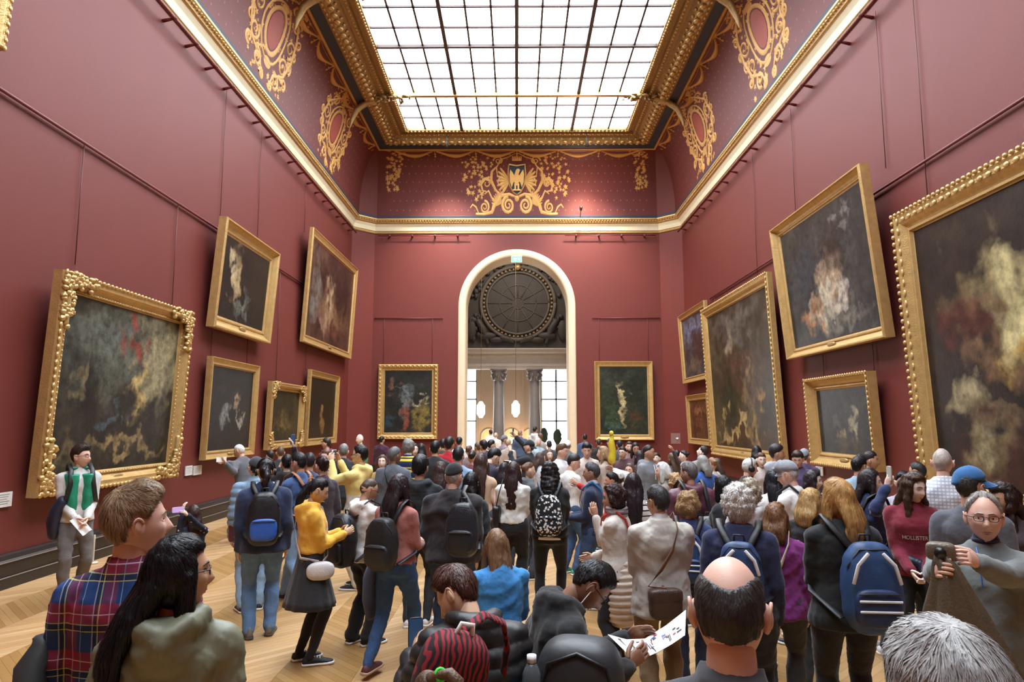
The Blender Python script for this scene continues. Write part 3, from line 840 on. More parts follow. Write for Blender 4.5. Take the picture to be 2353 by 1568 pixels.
# ------------------------------------------------------------------ paintings
def canvas_mat(w, h, c0, c1, blobs, seed):
    m, nt, p = newmat('painted_canvas')
    tc = N(nt, 'TexCoord'); L = nt.links
    n1 = N(nt, 'TexNoise', _Scale=1.6 / max(w, h) * 3, _Detail=6.0, _Roughness=.62)
    off = N(nt, 'VectorMath', operation='ADD'); off.inputs[1].default_value = (seed * 7.3, seed * 3.1, seed)
    L.new(tc.outputs['Object'], off.inputs[0]); L.new(off.outputs[0], n1.inputs['Vector'])
    n2 = N(nt, 'TexNoise', _Scale=7.0 / max(w, h), _Detail=4.0); L.new(off.outputs[0], n2.inputs['Vector'])
    dsp = N(nt, 'VectorMath', operation='SUBTRACT'); dsp.inputs[1].default_value = (.5, .5, .5); L.new(n2.outputs[1], dsp.inputs[0])
    sc = N(nt, 'VectorMath', operation='SCALE'); sc.inputs['Scale'].default_value = .55 * min(w, h); L.new(dsp.outputs[0], sc.inputs[0])
    co = N(nt, 'VectorMath', operation='ADD'); L.new(tc.outputs['Object'], co.inputs[0]); L.new(sc.outputs[0], co.inputs[1])
    ramp = N(nt, 'ValToRGB'); ramp.color_ramp.elements[0].position = .35; ramp.color_ramp.elements[1].position = .7
    ramp.color_ramp.elements[0].color = lin(c0); ramp.color_ramp.elements[1].color = lin(c1)
    L.new(n1.outputs[0], ramp.inputs[0]); cur = ramp.outputs[0]
    n4 = N(nt, 'TexNoise', _Scale=22.0 / max(w, h), _Detail=5.0, _Roughness=.65); L.new(off.outputs[0], n4.inputs['Vector'])
    sc.inputs['Scale'].default_value = .8 * min(w, h)
    for u, v, ru, rv, c, a in blobs:
        sb = N(nt, 'VectorMath', operation='SUBTRACT'); sb.inputs[1].default_value = ((u - .5) * w, 0, (v - .5) * h); L.new(co.outputs[0], sb.inputs[0])
        ml = N(nt, 'VectorMath', operation='MULTIPLY'); ml.inputs[1].default_value = (1 / (ru * w), 0, 1 / (rv * h)); L.new(sb.outputs[0], ml.inputs[0])
        ln = N(nt, 'VectorMath', operation='LENGTH'); L.new(ml.outputs[0], ln.inputs[0])
        mr = N(nt, 'MapRange'); mr.inputs[1].default_value = .45; mr.inputs[2].default_value = 1.25; mr.inputs[3].default_value = a; mr.inputs[4].default_value = 0; L.new(ln.outputs['Value'], mr.inputs[0])
        mx = N(nt, 'MixRGB'); mx.inputs[2].default_value = lin(c); L.new(mr.outputs[0], mx.inputs[0]); L.new(cur, mx.inputs[1]); cur = mx.outputs[0]
    r4 = N(nt, 'MapRange'); r4.inputs[1].default_value = .3; r4.inputs[2].default_value = .72; r4.inputs[3].default_value = .30; r4.inputs[4].default_value = 1.15; L.new(n4.outputs[0], r4.inputs[0])
    mu = N(nt, 'VectorMath', operation='SCALE'); L.new(cur, mu.inputs[0]); L.new(r4.outputs[0], mu.inputs['Scale']); cur = mu.outputs[0]
    L.new(cur, p.inputs['Base Color'])
    p.inputs['Roughness'].default_value = .42
    p.inputs['Specular IOR Level'].default_value = .4
    bp = N(nt, 'Bump', _Strength=.15, _Distance=.01); n3 = N(nt, 'TexNoise', _Scale=25.0, _Detail=3.0); L.new(tc.outputs['Object'], n3.inputs['Vector']); L.new(n3.outputs[0], bp.inputs['Height']); L.new(bp.outputs[0], p.inputs['Normal'])
    return m


PROFILES = dict(
    plain=[(0, 0), (0, .10), (.03, .13), (.12, .13), (.2, .11), (.55, .075), (.68, .07), (.72, .085), (.82, .085), (.86, .05), (1.0, .035), (1.0, 0)],
    deep=[(0, 0), (0, .16), (.06, .19), (.16, .19), (.22, .15), (.45, .08), (.62, .055), (.7, .075), (.8, .075), (.86, .045), (1.0, .03), (1.0, 0)],
    ornate=[(0, 0), (0, .12), (.05, .155), (.14, .165), (.25, .15), (.42, .15), (.55, .12), (.66, .08), (.75, .07), (.79, .09), (.88, .09), (.92, .05), (1.0, .03), (1.0, 0)])


def painting(name, side, a0, a1, z0, z1, fw, style, c0, c1, blobs, label, gold=None, tilt=2.5, beads=None, corners=False, plate=True, seed=1, out=.06):
    """side: 'L','R','B'. a0..a1 extent along the wall (metres), z0..z1 height; local x runs rightwards seen from the room, y into the wall, z up"""
    w, h = abs(a1 - a0), z1 - z0; am = (a0 + a1) / 2; gold = gold or GOLD
    t = math.radians(tilt)
    loc, rz = {'L': ((-W + out + .02, am, z0), math.pi / 2), 'R': ((W - out - .02, am, z0), -math.pi / 2), 'B': ((am, YB - out - .02, z0), 0)}[side]
    root = empty(name, loc, (t, 0, rz)); tag(root, label, 'painting')
    pr = PROFILES[style]; b = MB()
    for i in range(len(pr) - 1):
        def lp(o, d): o *= fw; return [(-w / 2 + o, -d, o), (w / 2 - o, -d, o), (w / 2 - o, -d, h - o), (-w / 2 + o, -d, h - o)]
        A, B = lp(*pr[i]), lp(*pr[i + 1])
        b.add(A + B, [(j, (j + 1) % 4, 4 + (j + 1) % 4, 4 + j) for j in range(4)])
    frame = b.build('frame', gold, root, smooth=False)
    if beads:
        for o_, d_, st, r_ in beads:
            b = MB()
            P = [(-w / 2 + o_ * fw, o_ * fw), (w / 2 - o_ * fw, o_ * fw), (w / 2 - o_ * fw, h - o_ * fw), (-w / 2 + o_ * fw, h - o_ * fw)]
            for k in range(4):
                (x0, y0), (x1, y1) = P[k], P[(k + 1) % 4]; n = max(2, int(math.hypot(x1 - x0, y1 - y0) / st))
                for i in range(n):
                    q = i / n; rr = (r_[0], r_[2], r_[1]) if k % 2 == 0 else (r_[1], r_[2], r_[0])
                    b.ell((x0 + (x1 - x0) * q, -d_, y0 + (y1 - y0) * q), rr, 6, 4)
            o = b.build('carved_beads', gold, frame); o['kind'] = 'stuff'
    if corners:
        rnd = random.Random(seed + 100)
        for sx in (-1, 1):
            for sz in (0, 1):
                b = MB(); cx, cz = sx * (w / 2 - fw * .45), (h - fw * .45 if sz else fw * .45)
                ext = corners; dz_ = -1 if sz else 1
                b.tube([(cx, -.15, cz), (cx - sx * ext * 1.05, -.15, cz)], .045, 6); b.tube([(cx, -.15, cz), (cx, -.15, cz + dz_ * ext * 1.05)], .045, 6)
                for i in range(70):
                    q = rnd.random() ** 1.6 * ext; hz = rnd.random() < .5
                    x = cx - sx * (q if hz else 0) + rnd.uniform(-.4, .4) * fw; z = cz + (-1 if sz else 1) * (0 if hz else q) + rnd.uniform(-.4, .4) * fw
                    M = np.array(Matrix.Rotation(rnd.uniform(0, 6.28), 3, Vector((rnd.uniform(-1, 1), 2, rnd.uniform(-1, 1))).normalized()))
                    b.ell((x, -.16, z), (rnd.uniform(.05, .11) * ext, .05, .025 + .03 * ext), 6, 4, M=M)
                b.build('corner_carving', gold, frame)
    cw, ch = w - 2 * fw * .97, h - 2 * fw * .97
    MB().box((-cw / 2, -.012, -ch / 2), (cw / 2, .0, ch / 2)).build('canvas', canvas_mat(cw, ch, c0, c1, blobs, seed), root, smooth=False, loc=(0, -.03, h / 2))
    MB().box((-w / 2 + fw * .3, -.02, fw * .3), (w / 2 - fw * .3, .03, h - fw * .3)).build('backing', mat('#3a281c', .8, name='frame_back'), root, smooth=False)
    for sx in (-1, 1): MB().box((sx * w * .36 - .03, -.01, fw * .4), (sx * w * .36 + .03, out + .05, fw * .4 + .06)).build('wall_bracket', mat('#4a2a24', .6, name='bracket_iron'), root, smooth=False)
    if plate: MB().rbox((0, -.10, fw * .5), (.16, .03, fw * .16), 3, 16, 8).build('name_plate', GOLDD, root)
    return root


bd = [(.10, .165, .10, (.045, .03, .02)), (.83, .085, .07, (.025, .018, .015))]
painting('painting', 'L', 8.88, 12.52, 1.08, 4.08, .27, 'ornate', '#1d1a16', '#4a4436',
         [(.5, .75, .5, .28, '#5d6154', .8), (.82, .72, .22, .3, '#a99b72', .75), (.3, .8, .2, .12, '#767a70', .5), (.55, .80, .10, .10, '#8d3a2c', .9), (.66, .5, .07, .2, '#c7a766', .75), (.25, .42, .12, .2, '#1a1714', .8), (.5, .3, .4, .15, '#221d17', .8),
          (.45, .14, .2, .05, '#a58c5e', .8), (.72, .13, .2, .05, '#9a8157', .7), (.2, .1, .15, .06, '#7d6b48', .6), (.42, .33, .06, .05, '#51646a', .7), (.15, .5, .05, .12, '#8b7a55', .5)],
         'largest painting on the left wall, dark scene in heavily carved gilt frame', tilt=2.5, beads=bd, corners=.55, seed=2, out=.08)
painting('painting', 'L', 13.6, 16.75, 3.97, 6.27, .30, 'deep', '#15110e', '#2b221a', [(.3, .55, .10, .35, '#c2a87c', .8), (.22, .72, .08, .12, '#cdb68e', .7), (.5, .2, .16, .14, '#8d9184', .6), (.7, .5, .15, .25, '#2a1d16', .6)],
         'upper dark painting with a pale streak, deep plain gilt frame on left wall', tilt=4, seed=3, out=.10)
painting('painting', 'L', 19.55, 25.2, 4.36, 7.77, .26, 'plain', '#33201a', '#6a4a38', [(.5, .35, .3, .25, '#a9825c', .7), (.15, .5, .08, .3, '#8f8a80', .6), (.45, .45, .08, .2, '#d2b48c', .7), (.7, .6, .2, .35, '#2c1a15', .8), (.35, .2, .2, .06, '#b5917a', .6), (.6, .15, .15, .08, '#5d2d22', .7)],
         'upper brown interior painting in gilt frame beside the left back corner', tilt=3, seed=4, out=.10)
painting('painting', 'L', 13.7, 16.25, 1.29, 3.38, .18, 'plain', '#14120f', '#26231e', [(.35, .42, .12, .10, '#8f9088', .7), (.62, .5, .05, .14, '#b59877', .7), (.72, .4, .06, .07, '#c2bba8', .6), (.55, .3, .14, .14, '#0e0c0a', .8)],
         'lower near-black painting in plain gilt frame left of the smaller two', tilt=1.5, seed=5)
painting('painting', 'L', 17.15, 19.8, 1.35, 3.08, .22, 'ornate', '#2b2517', '#4a4128', [(.5, .35, .3, .16, '#6d5c36', .7), (.4, .3, .06, .12, '#8c7644', .6), (.65, .28, .06, .1, '#7f6a3d', .6), (.5, .75, .4, .15, '#332f20', .6)],
         'small olive brown painting in ornate gilt frame, lower left wall', tilt=1.5, corners=.3, seed=6)
painting('painting', 'L', 20.35, 23.65, 1.34, 3.62, .22, 'plain', '#1f1811', '#35291a', [(.5, .3, .09, .22, '#a17a45', .8), (.5, .52, .05, .06, '#c39a60', .7), (.5, .75, .25, .1, '#2c2114', .6)],
         'lower dark painting with amber glow, last one on left wall by the corner', tilt=1.5, seed=7)
painting('painting', 'B', -5.36, -3.05, 1.39, 4.27, .26, 'ornate', '#1c1d1b', '#33322a', [(.45, .5, .12, .28, '#76807f', .8), (.47, .25, .10, .2, '#8e4a36', .8), (.18, .75, .12, .1, '#7a5a45', .7), (.8, .25, .14, .25, '#8d7a3c', .8), (.72, .5, .14, .04, '#c9c2a2', .6), (.12, .2, .1, .12, '#2d4b55', .7)],
         'painting with silvery centre on the back wall left of the arch', tilt=0, beads=[(.3, .155, .16, (.06, .04, .02))], seed=8, out=.03)
painting('painting', 'B', 2.99, 5.24, 1.36, 4.38, .22, 'plain', '#23291e', '#3d4230', [(.45, .42, .10, .3, '#d2bf8c', .85), (.45, .66, .06, .06, '#d8c494', .7), (.78, .25, .1, .18, '#5d3d22', .7), (.2, .3, .15, .25, '#39502f', .6), (.7, .75, .2, .2, '#1e2318', .7), (.25, .08, .2, .06, '#4b6a5c', .5)],
         'green landscape painting with pale centre, back wall right of the arch', tilt=0, seed=9, out=.03)
painting('painting', 'R', 25.55, 21.95, 3.46, 6.0, .22, 'plain', '#3a3434', '#5f5a5e', [(.5, .8, .45, .2, '#8086a0', .7), (.6, .45, .2, .3, '#4a2e24', .8), (.4, .15, .3, .12, '#77664a', .7)],
         'upper bluish painting in gilt frame next to the right back corner', tilt=3, seed=10, plate=False)
painting('painting', 'R', 25.0, 22.3, 1.28, 3.0, .22, 'plain', '#4a2a1a', '#7a4a2c', [(.5, .7, .35, .1, '#a8754a', .7), (.5, .4, .3, .1, '#8b4f38', .6), (.4, .2, .3, .12, '#3d2215', .6)],
         'small reddish brown painting, lowest beside the right back corner', tilt=2, seed=11, plate=False)
painting('painting', 'R', 21.8, 16.02, 1.05, 5.62, .30, 'ornate', '#2d2519', '#564a35', [(.5, .9, .4, .12, '#6d675c', .7), (.35, .75, .12, .12, '#a8987c', .7), (.5, .5, .35, .15, '#5d3a2c', .6), (.3, .35, .15, .2, '#232a18', .7), (.4, .12, .35, .05, '#c9ae72', .8), (.72, .25, .06, .2, '#a58247', .7), (.5, .03, .4, .06, '#4a2e1e', .8), (.6, .45, .05, .15, '#9a8158', .5)],
         'tall brown painting full of vague figures in gilt frame, right wall', tilt=2.5, beads=[(.08, .165, .12, (.05, .035, .02))], seed=12, out=.10)
painting('painting', 'R', 15.38, 11.25, 3.45, 6.46, .24, 'deep', '#22201f', '#4a4642', [(.55, .45, .14, .22, '#c3a585', .8), (.45, .25, .14, .12, '#d8cbb0', .75), (.65, .3, .1, .1, '#d3c4b2', .7), (.28, .2, .12, .1, '#b07a4c', .75), (.6, .1, .3, .08, '#857c6c', .7), (.6, .65, .12, .25, '#2e1d17', .7), (.25, .6, .2, .25, '#39404a', .5), (.75, .85, .1, .05, '#9a9488', .5)],
         'upper stormy grey painting leaning out from the right wall', tilt=5, seed=13, out=.12)
painting('painting', 'R', 14.5, 11.9, 1.2, 2.94, .26, 'deep', '#1a1a19', '#3a3936', [(.7, .4, .07, .25, '#b3a683', .8), (.5, .3, .07, .14, '#a2926e', .7), (.35, .5, .1, .12, '#55534b', .6), (.5, .12, .3, .08, '#4d412c', .7)],
         'small dark painting in deep gilt frame below the stormy one, right wall', tilt=2.5, seed=14, beads=[(.05, .19, .09, (.04, .03, .015))])
painting('painting', 'R', 10.55, 5.0, .82, 5.29, .36, 'ornate', '#16110d', '#38281c', [(.25, .72, .14, .12, '#8d7c55', .7), (.42, .62, .16, .14, '#d2c088', .85), (.52, .5, .12, .16, '#e0cd92', .8), (.45, .42, .1, .1, '#c39a4c', .7), (.18, .62, .1, .15, '#5e241a', .6), (.16, .26, .09, .10, '#ac9c74', .8), (.22, .16, .12, .05, '#8d7c55', .7), (.3, .1, .2, .1, '#4a2218', .6), (.7, .3, .25, .3, '#221711', .7), (.3, .45, .08, .1, '#8f6a48', .5)],
         'huge dark painting cut off at the right edge, beaded gilt frame', tilt=2.5, beads=[(.05, .17, .11, (.038, .034, .03)), (.35, .155, .16, (.06, .04, .015))], seed=15, out=.10)
painting('painting', 'L', 4.6, 7.72, 6.5, 9.2, .22, 'ornate', '#1f1a15', '#3a3026', [(.5, .5, .3, .3, '#5d5040', .6)], 'gilt frame corner high at the left edge of the photo', tilt=3, seed=16, beads=[(.1, .16, .1, (.04, .03, .02))], plate=False)

# wall labels
PLQ = mat('#d9d9d6', .5, var=.03, name='plaque')
for u, v, s, lb in ((433, 1082, -1, 'small white wall label nearest the big left painting'), (453, 1081, -1, 'larger white wall label right of the small one, left wall'), (2, 1150, -1, 'white wall label cut off at the left photo edge'), (1884, 1083, 1, 'white wall label below the small dark painting, right wall')):
    p = onx(u, v, s * (W - .02)); w = .13 if u == 433 else .17
    root = empty('wall_label', p, (0, 0, math.pi / 2 * -s)); tag(root, lb, 'label')
    MB().box((-w, -.015, -.09), (w, .01, .09)).build('plate', PLQ, root, smooth=False)
    b = MB()
    for k in range(5): b.box((-w * .8, -.017, .06 - k * .028), (w * (.7 - .12 * (k % 3)), -.0152, .068 - k * .028))
    b.build('print_lines', mat('#8a8a88', .6, name='small_print'), root, smooth=False)
p = ony(1553, 1008, 26.17); root = empty('wall_panel', p, (0, 0, -.75)); tag(root, 'grey metal service panel in the right back corner', 'panel')
MB().box((-.2, -.02, -.2), (.2, .02, .2)).build('plate', mat('#8a6a66', .5, .2, name='panel_grey'), root, smooth=False)
MB().rbox((.08, -.03, 0), (.05, .015, .035)).build('knob', mat('#e8dcd8', .4, name='panel_knob'), root)

# black upholstered bench in the middle of the floor
root = empty('bench', (0.1, 4.0, 0)); tag(root, 'low black upholstered bench between the seated visitors', 'bench')
BNC = mat('#202124', .75, var=.1, scale=20, bump=.15, bscale=200, name='black_upholstery')
for y in (-.95, -.02, .91): MB().rbox((0, y, .36), (.46, .46, .10), 8, 32, 12).build('cushion', BNC, root)
MB().box((-.42, -1.36, .08), (.42, 1.32, .30)).build('plinth', mat('#17171a', .6, name='bench_base'), root, smooth=False)

# ------------------------------------------------------------------ cloth, skin and hair materials
SKIN = dict(light='#dcb8a2', pink='#ddb09c', tan='#bf9478', brown='#86604a', dark='#6b4a38', asian='#d2aa8a', pale='#e8cdbd')


def skin_m(t): return mat(SKIN.get(t, t), .5, var=.06, scale=14, spec=.4, bump=.03, bscale=90, name='skin')
def cloth(c, k='knit'):
    if k == 'denim': return mat(c, .85, var=.30, scale=9, bump=.3, bscale=26, name='denim')
    if k == 'nylon': return mat(c, .5, var=.12, scale=8, bump=.2, bscale=16, name='nylon')
    if k == 'leather': return mat(c, .42, var=.2, scale=10, bump=.2, bscale=90, name='leather')
    return mat(c, .9, var=.12, scale=9, bump=.28, bscale=20, name='cloth', sheen=.15)
def hair_m(c): return mat(c, .45, var=.5, scale=60, stretch=(1, 1, .35), bump=.25, bscale=75, spec=.35, name='hair')


def pat(kind, *a):
    key = (kind,) + a
    if key in MATS: return MATS[key]
    m, nt, p = newmat(kind + '_cloth'); L = nt.links
    p.inputs['Roughness'].default_value = .88
    tc = N(nt, 'TexCoord'); sx = N(nt, 'SeparateXYZ'); L.new(tc.outputs['Object'], sx.inputs[0])

    def band(axis, per, lo, hi, ph=0.0):
        o = sx.outputs[axis]
        a1 = N(nt, 'Math', operation='MULTIPLY_ADD'); a1.inputs[1].default_value = 1 / per; a1.inputs[2].default_value = ph + 20; L.new(o, a1.inputs[0])
        fr_ = N(nt, 'Math', operation='FRACT'); L.new(a1.outputs[0], fr_.inputs[0])
        g1 = N(nt, 'Math', operation='GREATER_THAN'); g1.inputs[1].default_value = lo; L.new(fr_.outputs[0], g1.inputs[0])
        g2 = N(nt, 'Math', operation='LESS_THAN'); g2.inputs[1].default_value = hi; L.new(fr_.outputs[0], g2.inputs[0])
        mu = N(nt, 'Math', operation='MULTIPLY'); L.new(g1.outputs[0], mu.inputs[0]); L.new(g2.outputs[0], mu.inputs[1])
        return mu.outputs[0]

    def over(cur, col, mask, f=1.0):
        mx = N(nt, 'MixRGB'); mx.inputs[2].default_value = lin(col)
        if f < 1:
            q = N(nt, 'Math', operation='MULTIPLY'); q.inputs[1].default_value = f; L.new(mask, q.inputs[0]); mask = q.outputs[0]
        L.new(mask, mx.inputs[0])
        if isinstance(cur, str): mx.inputs[1].default_value = lin(cur)
        else: L.new(cur, mx.inputs[1])
        return mx.outputs[0]
    if kind == 'stripe':
        c1, c2, per, frac = a; cur = over(c1, c2, band(2, per, 0, frac))
    elif kind == 'polo':
        cur = over('#22305c', '#e6cf4a', band(2, .17, .0, .22)); cur = over(cur, '#e6cf4a', band(2, .17, .34, .46)); 
    elif kind == 'plaid':
        cur = over('#173a70', '#8a1c24', band(0, .115, .58, .95), .45); cur = over(cur, '#a01c24', band(2, .15, .55, .95), .6); cur = over(cur, '#0d1420', band(2, .15, .40, .52), .7); cur = over(cur, '#0d1420', band(0, .115, .42, .5), .6)
        for ax, per, lo, hi, c in ((2, .15, .38, .41, '#d9cf6a'), (2, .15, .52, .55, '#d9cf6a'), (2, .15, .73, .76, '#e4d8e0'), (0, .115, .38, .42, '#b9b8c0'), (0, .115, .52, .56, '#d9cf6a'), (0, .115, .80, .84, '#c9a0b8'), (0, .115, .05, .08, '#9fb4c8')):
            cur = over(cur, c, band(ax, per, lo, hi - .008), .55)
    elif kind == 'floral' or kind == 'dots':
        c1, c2, sc, th = a
        vo = N(nt, 'TexVoronoi', _Scale=sc); L.new(tc.outputs['Object'], vo.inputs['Vector'])
        lt = N(nt, 'Math', operation='LESS_THAN'); lt.inputs[1].default_value = th; L.new(vo.outputs['Distance'], lt.inputs[0]); cur = over(c1, c2, lt.outputs[0])
    elif kind == 'weave':
        c1, c2 = a; cur = over(c1, c2, band(2, .028, 0, .35)); cur = over(cur, c2, band(0, .028, 0, .35), .8)
    elif kind == 'zigzag':
        c1, c2 = a
        wv = N(nt, 'TexWave', _Scale=14.0, _Distortion=6.0); wv.inputs['Detail'].default_value = 1.0; L.new(tc.outputs['Object'], wv.inputs['Vector'])
        gt = N(nt, 'Math', operation='GREATER_THAN'); gt.inputs[1].default_value = .52; L.new(wv.outputs['Fac'], gt.inputs[0]); cur = over(c1, c2, gt.outputs[0])
    elif kind == 'twotone':
        c1, c2, z = a; gt = N(nt, 'Math', operation='LESS_THAN'); gt.inputs[1].default_value = z; L.new(sx.outputs[2], gt.inputs[0]); cur = over(c1, c2, gt.outputs[0])
    L.new(cur, p.inputs['Base Color'])
    MATS[key] = m
    return m


# ------------------------------------------------------------------ figure geometry (1.70 m standard, facing +y)
def rotz(a): a = math.radians(a); return np.array([[math.cos(a), math.sin(a), 0], [-math.sin(a), math.cos(a), 0], [0, 0, 1]])   # + turns to the right
def rotx(a): a = math.radians(a); c, s = math.cos(a), math.sin(a); return np.array([[1, 0, 0], [0, c, s], [0, -s, c]])          # + bends forward
def roty(a): a = math.radians(a); c, s = math.cos(a), math.sin(a); return np.array([[c, 0, s], [0, 1, 0], [-s, 0, c]])


ARM = dict(down=(.225, .04, .80), swing=(.22, .16, .84), back=(.22, -.14, .83), clasp=(.055, .23, .93), phone=(.075, .29, 1.16), photo=(.10, .33, 1.50), up=(.13, .30, 1.78), pocket=(.20, .10, .93), chin=(.07, .20, 1.36),
           strap=(.12, .15, 1.24), point=(.20, .58, 1.40), hold=(.10, .28, 1.05), reach=(.1, .52, 1.25), lap=(.12, .34, .68), read=(.13, .47, .86), fold=(-.02, .22, 1.10), waist=(.02, .24, 1.02), cross=(-.10, .30, 1.30))


class Fig:
    def __init__(s, sex='m', arms=('down', 'down'), legs='stand', lean=0, head=(0, 0, 0), build=1.0, belly=0.0, twist=0, spread=.0):
        s.sex, s.legs, s.build, s.belly = sex, legs, build, belly
        s.P0 = np.array([0, 0, .92]); sit = legs.startswith('sit')
        s.P = np.array([0, 0, .545]) if sit else s.P0
        s.R = rotz(twist) @ rotx(lean); s.yawR = rotz(head[0] + twist)
        f = sex == 'f'
        s.sw = (.150 if f else .170) * build ** .75
        s.sh = {k: s.T((k * s.sw, -.012, 1.352)) for k in (1, -1)}
        s.neck = s.T((0, -.018, 1.43))
        hr = head[2] if len(head) > 2 else 0
        s.RH = s.R @ rotz(head[0]) @ rotx(head[1]) @ roty(hr)
        pv = s.T((0, -.012, 1.475))
        s.hc = pv + s.RH @ np.array([0, .022, .108])
        s.crown = s.hc + s.RH @ np.array([0, -.02, .125])
        s.wr, s.el = {}, {}
        for k, a in zip((1, -1), arms):
            t = np.array(ARM[a] if isinstance(a, str) else a, float)
            if isinstance(a, str):
                t = t * np.array([k, 1, 1])
                if lean and a not in ('lap', 'read'): t = s.T(t)
                elif sit and a not in ('lap', 'read'): t = t + s.P - s.P0
            sh = s.sh[k]; la, lb = .285, .25
            d = t - sh; L = np.linalg.norm(d)
            if L > la + lb - .01: t = sh + d * (la + lb - .01) / L; d = t - sh; L = np.linalg.norm(d)
            x = (la * la - lb * lb + L * L) / (2 * L); h = math.sqrt(max(la * la - x * x, 0)); u = d / L
            pole = np.array([k * .32, -.7, -.75]); pole = norm(pole - u * (pole @ u))
            s.wr[k], s.el[k] = t, sh + u * x + pole * h
        s.hip, s.kn, s.an, s.toe = {}, {}, {}, {}
        hx = .088 * (1.0 if f else .98) * build
        for k in (1, -1):
            hip = s.P + np.array([k * hx, 0, -.03])
            if legs == 'stand': an, tw = np.array([k * (.095 + spread), -.03 + .03 * k, .085]), k * 9
            elif legs == 'stride': an, tw = np.array([k * .075, .26 if k == 1 else -.30, .085 if k == 1 else .13]), k * 3
            elif legs == 'step': an, tw = np.array([k * .11, .12 * k, .085]), k * 12
            elif legs == 'sit': an, tw = np.array([k * .14, .44, .085]), k * 6
            elif legs == 'sitcross': an, tw = (np.array([.13, .46, .085]), 6) if k == 1 else (np.array([.16, .40, .60]), 40)
            d = an - hip; L = np.linalg.norm(d); la = lb = .425
            if L > la + lb - .005: hip = hip; la = lb = L / 2 + .003
            x = L / 2; h = math.sqrt(max(la * la - x * x, 0)); u = d / L
            pole = np.array([k * .12, 1, .3 if sit else .05])
            if legs == 'sitcross' and k == -1: pole = np.array([-1, .5, .2])
            pole = norm(pole - u * (pole @ u))
            s.hip[k], s.kn[k], s.an[k], s.toe[k] = hip, hip + u * x + pole * h, an, rotz(tw) @ np.array([0, 1.0, 0])

    def T(s, p): return s.P + s.R @ (np.asarray(p, float) - s.P0)

    def torso(s, b, g=0.0, z0=.84, neck=True, flare=0.0, n=18, z1=9):
        f = s.sex == 'f'; w = s.build; be = s.belly
        R_ = [(.80, .172 if f else .166, .118), (.88, .176 if f else .166, .120), (.97, .158 if f else .160, .112), (1.07, .132 if f else .150, .098), (1.17, .142 if f else .162, .106), (1.27, .158 if f else .172, .118 if f else .115), (1.33, .146 if f else .162, .106), (1.375, .112 if f else .126, .090), (1.415, .078, .074), (1.445, .060, .060), (1.465, .056, .056)]
        rows = []
        zs = sorted(({z0} | {r[0] for r in R_ if z0 + .02 < r[0] < z1}) | ({z1} if z1 < 2 else set()))
        for z in zs:
            rx = np.interp(z, [r[0] for r in R_], [r[1] for r in R_]) * w; ry = np.interp(z, [r[0] for r in R_], [r[2] for r in R_]) * (w ** .7)
            fl = flare * max(0, (1.0 - z)) ; k = be * math.exp(-((z - 1.02) / .14) ** 2)
            yo = -.02 * max(0, (z - 1.25) / .2) + k * .5
            if f: yo += .012 * math.exp(-((z - 1.24) / .06) ** 2)
            if z >= 1.42 and not neck: continue
            rows.append([s.T((math.copysign(abs(math.cos(q)) ** .85, math.cos(q)) * (rx + g + fl), yo + math.copysign(abs(math.sin(q)) ** .85, math.sin(q)) * (ry + g + fl + k), z)) for q in np.linspace(0, 2 * math.pi, n, endpoint=False)])
        b.loft(rows)
        if z1 < 2: return s
        for k in (1, -1): b.tube([s.T((k * .03, -.018, 1.405)), s.T((k * s.sw * .55, -.018, 1.378)), s.sh[k]], [.044 + g * .6, .047 + g * .8, .053 + g], 10)
        return s

    def arm(s, b, k, g=0.0, t0=0.0, t1=1.0, cuff=0.0, n=12):
        sh, el, wr = s.sh[k], s.el[k], s.wr[k]; q = .9 if s.sex == 'f' else 1.0; w = q * s.build ** .5
        pts = [sh, sh * .55 + el * .45, el * .88 + sh * .12, el, el * .78 + wr * .22, el * .4 + wr * .6, wr]; rad = [.057, .051, .045, .044, .043, .036, .027]
        tt = [0, .24, .46, .53, .64, .82, 1.0]
        P, Q = [], []
        for p, r, t in zip(pts, rad, tt):
            if t > t1 + 1e-6: break
            P.append(p); Q.append(r * w + g)
        if t1 < 1 and P is not None:
            i = len(P)
            if i < len(pts): f_ = (t1 - tt[i - 1]) / (tt[i] - tt[i - 1]); P.append(pts[i - 1] * (1 - f_) + pts[i] * f_); Q.append((rad[i - 1] * (1 - f_) + rad[i] * f_) * w + g)
        if cuff: Q[-1] = Q[-1] + cuff
        b.tube(P, Q, n)

    def leg(s, b, k, g=0.0, g_an=None, t1=1.0, n=12):
        q = s.build ** .6; g2 = g if g_an is None else g_an
        hip, kn, an = s.hip[k], s.kn[k], s.an[k]
        fw = np.array([0, 1.0, 0])
        pts = [hip + (hip - kn) * .1, hip * .7 + kn * .3, hip * .2 + kn * .8, kn, kn * .7 + an * .3 - fw * .012, kn * .3 + an * .7, an + (an - kn) * .04]
        rad = [.094 * q + g, .086 * q + g, .064 * q + g, .058 + g, .058 + (g + g2) / 2, .044 + g2, .037 + g2]
        if t1 < 1: m_ = 4 if t1 > .5 else 3; pts, rad = pts[:m_], rad[:m_]
        b.tube(pts, rad, n)

    def pelvis(s, b, g=0.0):
        f = s.sex == 'f'; rx = (.170 if f else .160) * s.build
        up = s.R @ np.array([0, 0, 1.0])
        b.tube([s.P + np.array([0, 0, -.05]), s.P + up * .0], [(rx * .9 + g, .105 + g), (rx + g, .116 * s.build ** .7 + g)], 16, side=(1, 0, 0))
        s.torso(b, g + .001, .82, False, 0, 18, 1.06)

